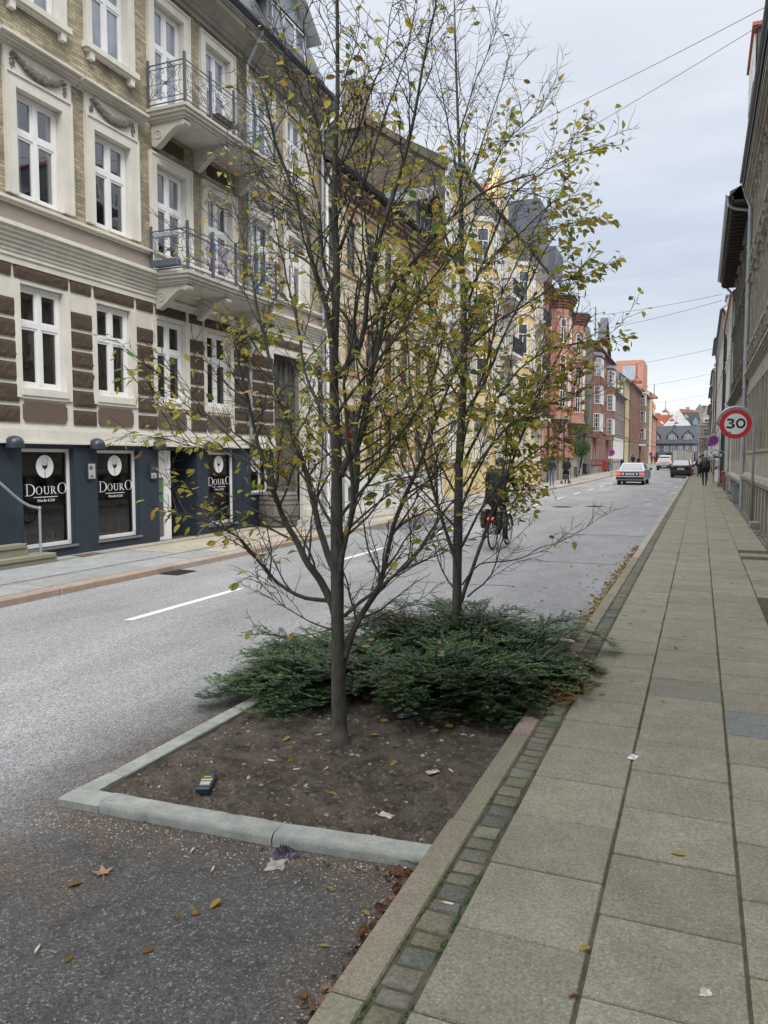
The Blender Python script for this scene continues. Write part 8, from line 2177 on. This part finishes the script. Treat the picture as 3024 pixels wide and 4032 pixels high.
# ---------------------------------------------------------------- left pavement: bins, crates, greenery
def bin_(label, u, v, col, hgt=1.05, w_=.56, rz=-1.5, big=False):
    P = on_z(u, v, ZL); T = thing('wheelie_bin', label, 'bin', (P.x, P.y, ZL+gz(P.y)), rz); mt = M('bin_plastic', col, .5, .1, 4)
    m_ = MB(); a, b = w_/2*.82, w_/2; vs = [(-a, -a, .1), (a, -a, .1), (a, a, .1), (-a, a, .1), (-b, -b, hgt*.9), (b, -b, hgt*.9), (b, b, hgt*.9), (-b, b, hgt*.9)]
    m_.add(vs, [(0, 3, 2, 1), (0, 1, 5, 4), (1, 2, 6, 5), (2, 3, 7, 6), (3, 0, 4, 7), (4, 5, 6, 7)]); m_.box(-b-.02, b+.02, -b-.02, b+.02, hgt*.86, hgt*.9); m_.build('tub', mt, T)
    m_ = MB(); m_.prism([(-b-.05, hgt*.9), (b+.03, hgt*.9), (b+.03, hgt*.95), (0, hgt), (-b-.05, hgt*.93)], 'x', -b-.02, b+.02); m_.build('lid', mt, T)
    for s_ in (-1, 1): m_ = MB(); m_.lathe([(.001, -.03), (.1, -.03), (.1, .03), (.001, .03)], (s_*a, a, .1), 12, axis='x'); m_.build('wheel', MT['tyre'], T)
    m_ = MB(); m_.box(-.1, .1, -b-.025, -b-.02, hgt*.7, hgt*.78); m_.build('sticker', MT['signwhite'], T)
bin_('dark blue wheelie bin in the gap beside the red brick house', 2296, 1872, (.015, .02, .045), 1.0, .6)
bin_('bright red rubbish container before the dark brick house', 2371, 1864, (.42, .025, .02), 1.15, .85)
bin_('grey bin behind the red container', 2388, 1863, (.10, .10, .10), 1.0, .6)
bin_('black container in front of the lattice windows of the low grey house', 2440, 1853, (.012, .012, .018), 1.15, .9)
bin_('black bin by the brown oriel house farther along', 2508, 1843, (.012, .012, .015), 1.1, .9)
bin_('grey bin beside the woman in black', 2262, 1880, (.11, .115, .12), .85, .5)
P = on_z(2246, 1886, ZL)
m_ = MB(); m_.bbox(-9.42, -9.05, P.y-.6, P.y-.2, ZL, ZL+1.1, .02); tag(m_.build('gate_pillar', MT['sand']), 'short sandstone pillar at the end of the red brick house', 'pillar')
fence = thing('tube_barrier', 'low grey tube barrier beside the bins', 'barrier', (-8.9, P.y+3, ZL)); m_ = MB(); m_.tube([(0, -.6, 0), (0, -.6, .7), (0, .8, .7), (0, .8, 0)], .02, 6); m_.tube([(0, -.6, .35), (0, .8, .35)], .015, 6); m_.build('rail', MT['zinc'], fence)
P = on_z(2085, 1905, ZL)
for i, (dx, dy, dz) in enumerate(((0, 0, 0), (0, 1.0, 0), (0, .5, .36))):
    T = thing('pallet_crate', ['lower wooden pallet crate nearest the camera on the left pavement', 'lower wooden pallet crate beside the parked bicycles', 'upper wooden pallet crate stacked under the white cloth'][i], 'crate', (P.x-.6+dx, P.y-.4+dy, ZL+dz), 0, 'wooden crates on the left pavement')
    for z in (0, .12, .24): m_ = MB(); m_.box(-.35, .35, -.46, -.43, z+.03, z+.11); m_.box(-.35, .35, .43, .46, z+.03, z+.11); m_.box(.33, .36, -.46, .46, z+.03, z+.11); m_.build('slat', M('crate_wood', (.26, .17, .09), .85, .25, 5) if (i == 0 and z == 0) else bpy.data.materials['crate_wood'], T)
    for x in (-.33, .33):
        for y in (-.43, .43): m_ = MB(); m_.box(x-.04, x+.04, y-.04, y+.04, 0, .35); m_.build('corner_post', bpy.data.materials['crate_wood'], T)
m_ = MB(); N = 14; vs = []
for j in range(10):
    for i in range(N):
        y = P.y-.5+i*.11; t = j/9; x = P.x-.95+.75*min(1, t*1.4); z = ZL+.75-.0*t if t < .6 else ZL+.75-(t-.6)*1.7
        vs.append((x+.05*sin(i*1.7)*t, y, z+.05*MN.noise(Vector((x*4, y*4, 0)))))
m_.add(vs, [(j*N+i, j*N+i+1, (j+1)*N+i+1, (j+1)*N+i) for j in range(9) for i in range(N-1)])
tag(m_.build('dust_sheet', M('white_cloth', (.55, .53, .52), .9, .1, 5), smooth=True), 'white cloth draped over the stacked pallet crates', 'cloth')
# climber and bush in the courtyard gap
random.seed(50)
def bush(label, c, r, n, seed, name='ivy_bush', cat='bush', tone=(.045, .085, .03), trunk=True, leafs=.16):
    random.seed(seed); T = thing(name, label, cat, (c[0], c[1], ZL)); lf = MB(); lf.c = []; bt = MB()
    for k in range(10):
        a = rnd(0, 6.28); bt.tube([(0, 0, 0), (r[0]*.3*cos(a), r[1]*.3*sin(a), c[2]*.6), (r[0]*.7*cos(a), r[1]*.7*sin(a), c[2]+r[2]*rnd(-.2, .8))], [.04, .025, .008], 5)
    for k in range(n):
        a = rnd(0, 6.28); q = rnd(.2, 1)**.5; zz = rnd(-1, 1); rr = sqrt(max(0, 1-zz*zz))*q*(1+.25*MN.noise(Vector((a*2, zz*3, seed))))
        p = Vector((r[0]*rr*cos(a), r[1]*rr*sin(a), c[2]+r[2]*zz*q)); d = Vector((rnd(-1, 1), rnd(-1, 1), rnd(-.6, .5)))
        leaf(lf, p, d, rnd(.6, 1.1)*leafs, jit(tone, .35))
    bt.build('stems', MT['twig'], T); lf.build('crown', MT['leaf'], T)
bush('green bush overhanging the courtyard wall in the gap on the left', (-9.9, 69.5, 2.5), (.9, 3.3, .75), 2300, 8)
bush('dark bare-stemmed creeper on the tall cement side wall', (-10.2, 72.6, 5.5), (1.1, .35, 4.5), 700, 12, 'creeper', 'creeper', (.05, .05, .03), leafs=.14)
# ---------------------------------------------------------------- wires and hanging lamps
MT['wire'] = M('span_wire', (.10, .10, .11), .6, 0, 1, 0)
def wire(label, a, b, r=.008, sag=.12):
    a, b = Vector(a), Vector(b); m_ = MB(); mid = (a+b)/2
    m_.T = Matrix.Translation(-mid); n = 10
    m_.tube([a.lerp(b, i/n)-Vector((0, 0, sag*4*(i/n)*(1-i/n))) for i in range(n+1)], r, 4)
    o = m_.build('span_wire', MT['wire'], loc=mid); tag(o, label, 'wire', 'wires strung across the street')
wire('upper wire slanting from the right roof edge to the yellow bay house', on_x(3010, 30, 1.0), on_x(1760, 640, -9.3))
wire('lower wire slanting from the right roof edge to the yellow bay house', on_x(3000, 95, 1.0), on_x(1760, 812, -9.3))
for i, (p, q) in enumerate((((1339, 0), (1790, 532)), ((1290, 32), (1649, 434)), ((1404, 0), (1830, 480)))):
    d0 = (q[0]-p[0], q[1]-p[1]); a = on_y(p[0]-d0[0]*.35, p[1]-d0[1]*.35, 12); b = on_y(q[0]+d0[0]*.1, q[1]+d0[1]*.1, 31)
    wire(['middle roof wire running above the cafe towards the yellow house', 'lowest roof wire running above the cafe towards the sooty gable', 'topmost roof wire running above the cafe towards the wire mast'][i], a, b, .009, .05)
MT['lampred'] = M('lamp_shade_red', (.22, .055, .04), .5, .1, 4)
for i, (u, v) in enumerate(((2507, 1505), (2575, 1567), (2620, 1621), (2646, 1656), (2663, 1667))):
    P = on_x(u, v, -4.1); k = 1.0; w0, w1 = P.z+1.05, P.z+1.75
    T = thing('hanging_lamp', ['brick red street lamp hanging nearest the camera over the road', 'second hanging street lamp, above the long brick house', 'third hanging street lamp, in front of the orange roofs', 'fourth hanging street lamp, before the white gable', 'farthest hanging street lamp, low before the white gable'][i], 'street lamp', (P.x, P.y, P.z), 0, 'street lamps hung over the road')
    m_ = MB(); m_.lathe([(.36, -.08), (.36, 0), (.30, .12), (.18, .22), (.08, .27), (.06, .40), (.001, .42)], (0, 0, 0), 18); smoothed(m_.build('shade', MT['lampred'], T), 40)
    m_ = MB(); m_.lathe([(.001, -.10), (.20, -.09), (.32, -.04)], (0, 0, 0), 14); m_.build('diffuser', MT['signwhite'], T)
    m_ = MB(); m_.tube([(0, 0, .4), (0, 0, 1.25)], .03, 6); m_.build('rod', MT['wire'], T)
    nm = ['nearest', 'second', 'third', 'fourth', 'farthest'][i]
    wire('wire from the left facade to the %s hanging lamp' % nm, (-9.3, P.y, P.z+1.15), (P.x, P.y, P.z+1.22), .010, .05); wire('wire from the %s hanging lamp to the right facade' % nm, (P.x, P.y, P.z+1.22), (1.25, P.y, P.z+1.22+.9), .010, .05)
wire('distant pair of wires, upper one, crossing before the red bay towers', on_y(2370, 1240, 62), on_x(2845, 1158, 1.0), .014, .1)
wire('distant pair of wires, lower one, crossing before the red bay towers', on_y(2398, 1292, 66), on_x(2845, 1182, 1.0), .014, .1)
# ---------------------------------------------------------------- litter
random.seed(91)
leafmesh = []
lc_ = [((.40, .29, .07), 'yellow'), ((.30, .17, .06), 'brown'), ((.20, .11, .05), 'dark'), ((.38, .33, .10), 'pale')]
for ci, (c, nm) in enumerate(lc_):
    for v in range(3):
        lf = MB(); lf.c = []; random.seed(200+ci*7+v); leaf(lf, Vector((0, -.035, .004)), Vector((0, 1, .02)), .07, c)
        me = bpy.data.meshes.new('fallen_leaf'); me.from_pydata(lf.v, [], lf.f); me.materials.append(MT['leaf'])
        zm = min(p.co.z for p in me.vertices)
        for p in me.vertices: p.co.z = max(.0015, (p.co.z-zm)*.55+.0015)
        ca = me.color_attributes.new('col', 'FLOAT_COLOR', 'POINT'); fl = []
        for q in lf.c: fl.extend((*q, 1))
        ca.data.foreach_set('color', fl); leafmesh.append(me)
random.seed(92)
def fleaf(x, y, z, label, group, s=1.0, ci=None):
    me = leafmesh[(rnd(0, 1) < .55 and random.choice((0, 1, 2, 9, 10, 11)) or random.randrange(12)) if ci is None else ci*3+random.randrange(3)]
    o = bpy.data.objects.new('fallen_leaf', me); COL.objects.link(o); o.location = (x, y, z); o.rotation_euler = (rnd(-.12, .12), rnd(-.12, .12), rnd(0, 6.28)); k = s*rnd(.7, 1.1); o.scale = (k, k*rnd(.8, 1.1), k)
    tag(o, label, 'leaf', group)
pv_ = [(1465, 1845), (1300, 1500), (1360, 1348), (1395, 1290), (1262, 2050), (1240, 2150), (1340, 1410), (1460, 1400), (1480, 1375), (1500, 1330), (1290, 1460), (1255, 1465), (1280, 1375), (1350, 1330), (1430, 1345), (1425, 1310), (1600, 1400), (1620, 1340), (1560, 1310), (1580, 1260), (1530, 1240), (1450, 1230), (1490, 1200), (1520, 1180), (1560, 1170), (1600, 1195), (1610, 1235), (1470, 1240), (1440, 1290), (1390, 1320)]
for u, v in pv_:
    P = on_z(u*K_, v*K_, ZP+.003); fleaf(P.x, P.y, ZP+.002, 'fallen leaf lying on the right pavement slabs', 'fallen leaves on the pavement slabs', .8)
for _ in range(42): y = 5+rnd(0, 1)**1.3*22; fleaf(rnd(-.7, 1.05), y, ZP+.002, 'fallen leaf lying on the right pavement slabs', 'fallen leaves on the pavement slabs', .8)
so_ = [(630, 1640), (855, 1610), (810, 1590), (720, 1720), (925, 1540), (830, 1560), (905, 1555), (850, 1650), (620, 1600), (700, 1640), (770, 1560), (940, 1580)]
for u, v in so_: P = on_z(u*K_, v*K_, .035); fleaf(P.x, P.y, soil_h(P.x, P.y)+.002, 'yellow fallen leaf on the brown planter soil', 'fallen leaves on the planter soil', .9, 0)
for _ in range(26): x, y = rnd(-2.4, -1.0), rnd(4.2, 5.2); fleaf(x, y, soil_h(x, y)+.004, 'fallen leaf on the soil along the front of the shrubs', 'fallen leaves at the foot of the shrubs', 1.0)
for _ in range(16): x, y = rnd(-2.6, -1.1), rnd(4.7, 6.3); fleaf(x, y, rnd(.25, .42), 'yellow leaf caught in the evergreen shrubs', 'leaves caught in the shrubs', .95)
fr_ = [(162, 1912, 1), (466, 1957, 0), (383, 1980, 1), (418, 1976, 1), (712, 1922, 3), (700, 2045, 3), (790, 1975, 3), (320, 2055, 2), (150, 2075, 1), (765, 2110, 1), (655, 2150, 2), (870, 1890, 1)]
for u, v, c in fr_: P = on_z(u*K_, v*K_, 0); fleaf(P.x, P.y, .003, 'fallen leaf on the dark parking bay asphalt', 'fallen leaves on the dark asphalt', .8, c)
for _ in range(95):
    y = 6.9+rnd(0, 1)**1.5*12; x = -.96-abs(random.gauss(0, .55)); fleaf(x, y, .003, 'fallen leaf on the road beyond the planter', 'fallen leaves on the road beyond the planter', .85)
# heaps too many to count
def litter(name, label, n, fn, pal=None, k=1.0):
    lf = MB(); lf.c = []
    for _ in range(n):
        x, y, z = fn(); d = Vector((rnd(-1, 1), rnd(-1, 1), rnd(-.15, .35))); c = jit(random.choice(pal or [(.36, .25, .07), (.27, .15, .06), (.17, .09, .04), (.40, .31, .11)]), .2)
        leaf(lf, Vector((x, y, z)), d, rnd(.035, .065)*k, c)
    lf.v = [(p[0], p[1], max(p[2], .002)) for p in lf.v]
    tag(lf.build(name, MT['leaf']), label, 'leaf litter', kind='stuff')
litter('leaf_drift', 'drift of yellow and brown leaves in the gutter beyond the planter', 700, lambda: (-.955-abs(random.gauss(0, .075)), 6.95+rnd(0, 1)**1.4*8, rnd(.004, .05)))
litter('leaf_pile', 'heap of brown leaves on the kerb beside the shrubs', 330, lambda: (-.80+random.gauss(0, .075), 5.35+random.gauss(0, .28), ZP+rnd(.002, .05)))
litter('wet_leaf_drift', 'dark wet brown leaves in the gutter along the near kerb', 760, lambda: (-.957-abs(random.gauss(0, .032)), .8+1.95*(1-rnd(0, 1)**1.5), rnd(.003, .025)), [(.085, .035, .022), (.12, .06, .035), (.055, .03, .02), (.24, .14, .08), (.12, .09, .06), (.30, .19, .10)], .7)
litter('corner_leaf_pile', 'brown leaves gathered at the planter end by the kerb', 60, lambda: (-1.05+random.gauss(0, .06), 2.74+random.gauss(0, .03), rnd(.004, .02)), [(.16, .07, .035), (.24, .12, .06), (.10, .045, .025)], .55)
# maple leaf
m_ = MB(); pts = []
for k, r in enumerate([.5, .22, .46, .20, .42, .10, .42, .20, .46, .22]): t = PI/2+2*PI*k/10; pts.append((.05*r*2*cos(t), .05*r*2*sin(t), .006+.01*(k % 2 == 0)))
pts.append((0, 0, .004)); m_.add(pts, [(k, (k+1) % 10, 10) for k in range(10)]); m_.tube([(0, -.01, .004), (0, -.07, .004)], .0015, 4)
P = on_z(222*K_, 1888*K_, 0); o = m_.build('fallen_leaf', M('tan_maple_leaf', (.30, .18, .10), .8, .2, 40), loc=(P.x, P.y, 0), rz=.8); tag(o, 'large tan lobed maple leaf lying alone on the dark asphalt', 'leaf')
# bottle
P = on_z(448*K_, 1692*K_, .035); Bt = thing('plastic_bottle', 'flattened dark teal bottle with a yellow striped label on the planter soil', 'bottle', (P.x, P.y, soil_h(P.x, P.y)+.002), .42)
m_ = MB(); m_.bbox(-.034, .034, -.085, .07, .0, .030, .010); m_.prism([(-.030, .07), (.030, .07), (.016, .095), (-.016, .095)], 'z', .004, .026); smoothed(m_.build('body', M('teal_plastic', (.025, .050, .062), .35, .15, 20), Bt), 30)
m_ = MB(); m_.bbox(-.036, .036, -.115, -.085, -.004, .034, .006); m_.build('cap', M('teal_cap', (.018, .036, .045), .4, .1), Bt)
m_ = MB(); m_.box(-.026, .026, -.075, .045, .0302, .0312); lb = m_.build('label', M('label_dark', (.05, .07, .09), .5, .1), Bt)
m_ = MB(); m_.box(-.028, .028, -.018, .000, .0313, .0318); m_.box(-.020, .014, .022, .030, .0313, .0318); m_.build('yellow_stripe', M('label_yellow', (.55, .50, .06), .5, .1), lb)
m_ = MB(); m_.box(-.024, .024, -.070, -.030, .0313, .0317); m_.build('white_panel', M('label_white', (.42, .42, .46), .5, .6, 60), lb)
# crumpled purple wrapping
def crumple(name, label, cat, loc, rx_, ry_, h_, c, seed, mt=None):
    random.seed(seed); n = 16; m_ = MB(); vs = []
    for j in range(n):
        for i in range(n):
            u, v = i/(n-1)*2-1, j/(n-1)*2-1; q = 1+.35*MN.noise(Vector((u*1.5+seed, v*1.5, 1)))
            e = max(abs(u), abs(v)); vs.append((rx_*u*q, ry_*v*q, max(.001, h_*(1-e*e)*(.5+abs(MN.noise(Vector((u*3, v*3, seed))))*1.6))))
    m_.add(vs, [(j*n+i, j*n+i+1, (j+1)*n+i+1, (j+1)*n+i) for j in range(n-1) for i in range(n-1)])
    o = m_.build(name, mt or M(name+'_film', c, .35, .35, 25, .2, 60, tint=tuple(min(1, x*2.0) for x in c)), loc=loc, rz=rnd(0, 3)); tag(o, label, cat)
P = on_z(612*K_, 1850*K_, 0); crumple('plastic_bag', 'crumpled dark purple plastic bag at the foot of the planter kerb', 'plastic bag', (P.x, P.y, .002), .055, .03, .04, (.055, .05, .075), 3)
P = on_z(597*K_, 1868*K_, 0); crumple('paper_scrap', 'dirty translucent scrap of paper beside the purple plastic bag', 'paper', (P.x, P.y, .002), .045, .035, .008, (.24, .21, .20), 5)
P = on_z(875*K_, 1548*K_, .035); crumple('foil_wrapper', 'silver foil wrapper under the shrubs', 'wrapper', (P.x, P.y, .04), .05, .03, .02, (.5, .5, .5), 7, M('foil', (.6, .6, .62), .25, .2, 30, metal=.8))
P = on_z(1367*K_, 1637*K_, ZP); crumple('paper_scrap', 'small white crumpled paper on the pavement slabs', 'paper', (P.x, P.y, ZP+.002), .03, .02, .012, (.6, .6, .62), 9)
P = on_z(1265*K_, 1440*K_, ZP); crumple('paper_scrap', 'white torn paper in the leaf heap beside the shrubs', 'paper', (P.x, P.y, ZP+.03), .05, .03, .02, (.6, .6, .6), 11)
P = on_z(935*K_, 1670*K_, .035); crumple('tissue', 'pinkish tissue scrap on the soil near the right edge of the planter', 'tissue', (P.x, P.y, .042), .035, .02, .006, (.36, .29, .27), 13)
P = on_z(835*K_, 1763*K_, .035); crumple('tissue', 'pinkish tissue scrap on the soil behind the planter front kerb', 'tissue', (P.x, P.y, .040), .035, .02, .006, (.36, .29, .27), 15)
P = on_z(1525*K_, 2145*K_, ZP); crumple('chewing_gum', 'pale grey flattened gum spot on a near paving slab', 'chewing gum', (P.x, P.y, ZP+.001), .018, .014, .002, (.32, .32, .29), 17)
bt_ = MB(); bt_.tube([(-.016, 0, .005), (.016, 0, .005)], .0042, 8); bt_.tube([(.0162, 0, .005), (.026, 0, .005)], .0043, 8, 1)
bme = None
for i, (u, v, z) in enumerate([(460, 1880, 0), (880, 1880, 0), (415, 1840, 0), (573, 1795, .0), (1020, 1590, .035), (690, 1590, .035), (640, 1662, .035), (585, 1640, .035), (975, 1668, .035), (705, 1660, .035), (660, 1700, .035), (970, 1955, ZP), (80, 2055, 0), (1250, 1460, ZP)]):
    P = on_z(u*K_, v*K_, z)
    if bme is None: o = bt_.build('cigarette_butt', [M('butt_paper', (.62, .60, .55), .9, .1, 30), M('butt_filter', (.50, .24, .08), .9, .1, 30)]); bme = o.data
    else: o = put('cigarette_butt', bme)
    zz = soil_h(P.x, P.y)+.002 if z == .035 else z+.001
    o.location = (P.x, P.y, zz); o.rotation_euler = (0, 0, rnd(0, 6.28)); tag(o, 'small white cigarette butt dropped on the ground', 'cigarette butt', 'cigarette butts')
bpy.context.view_layer.update()
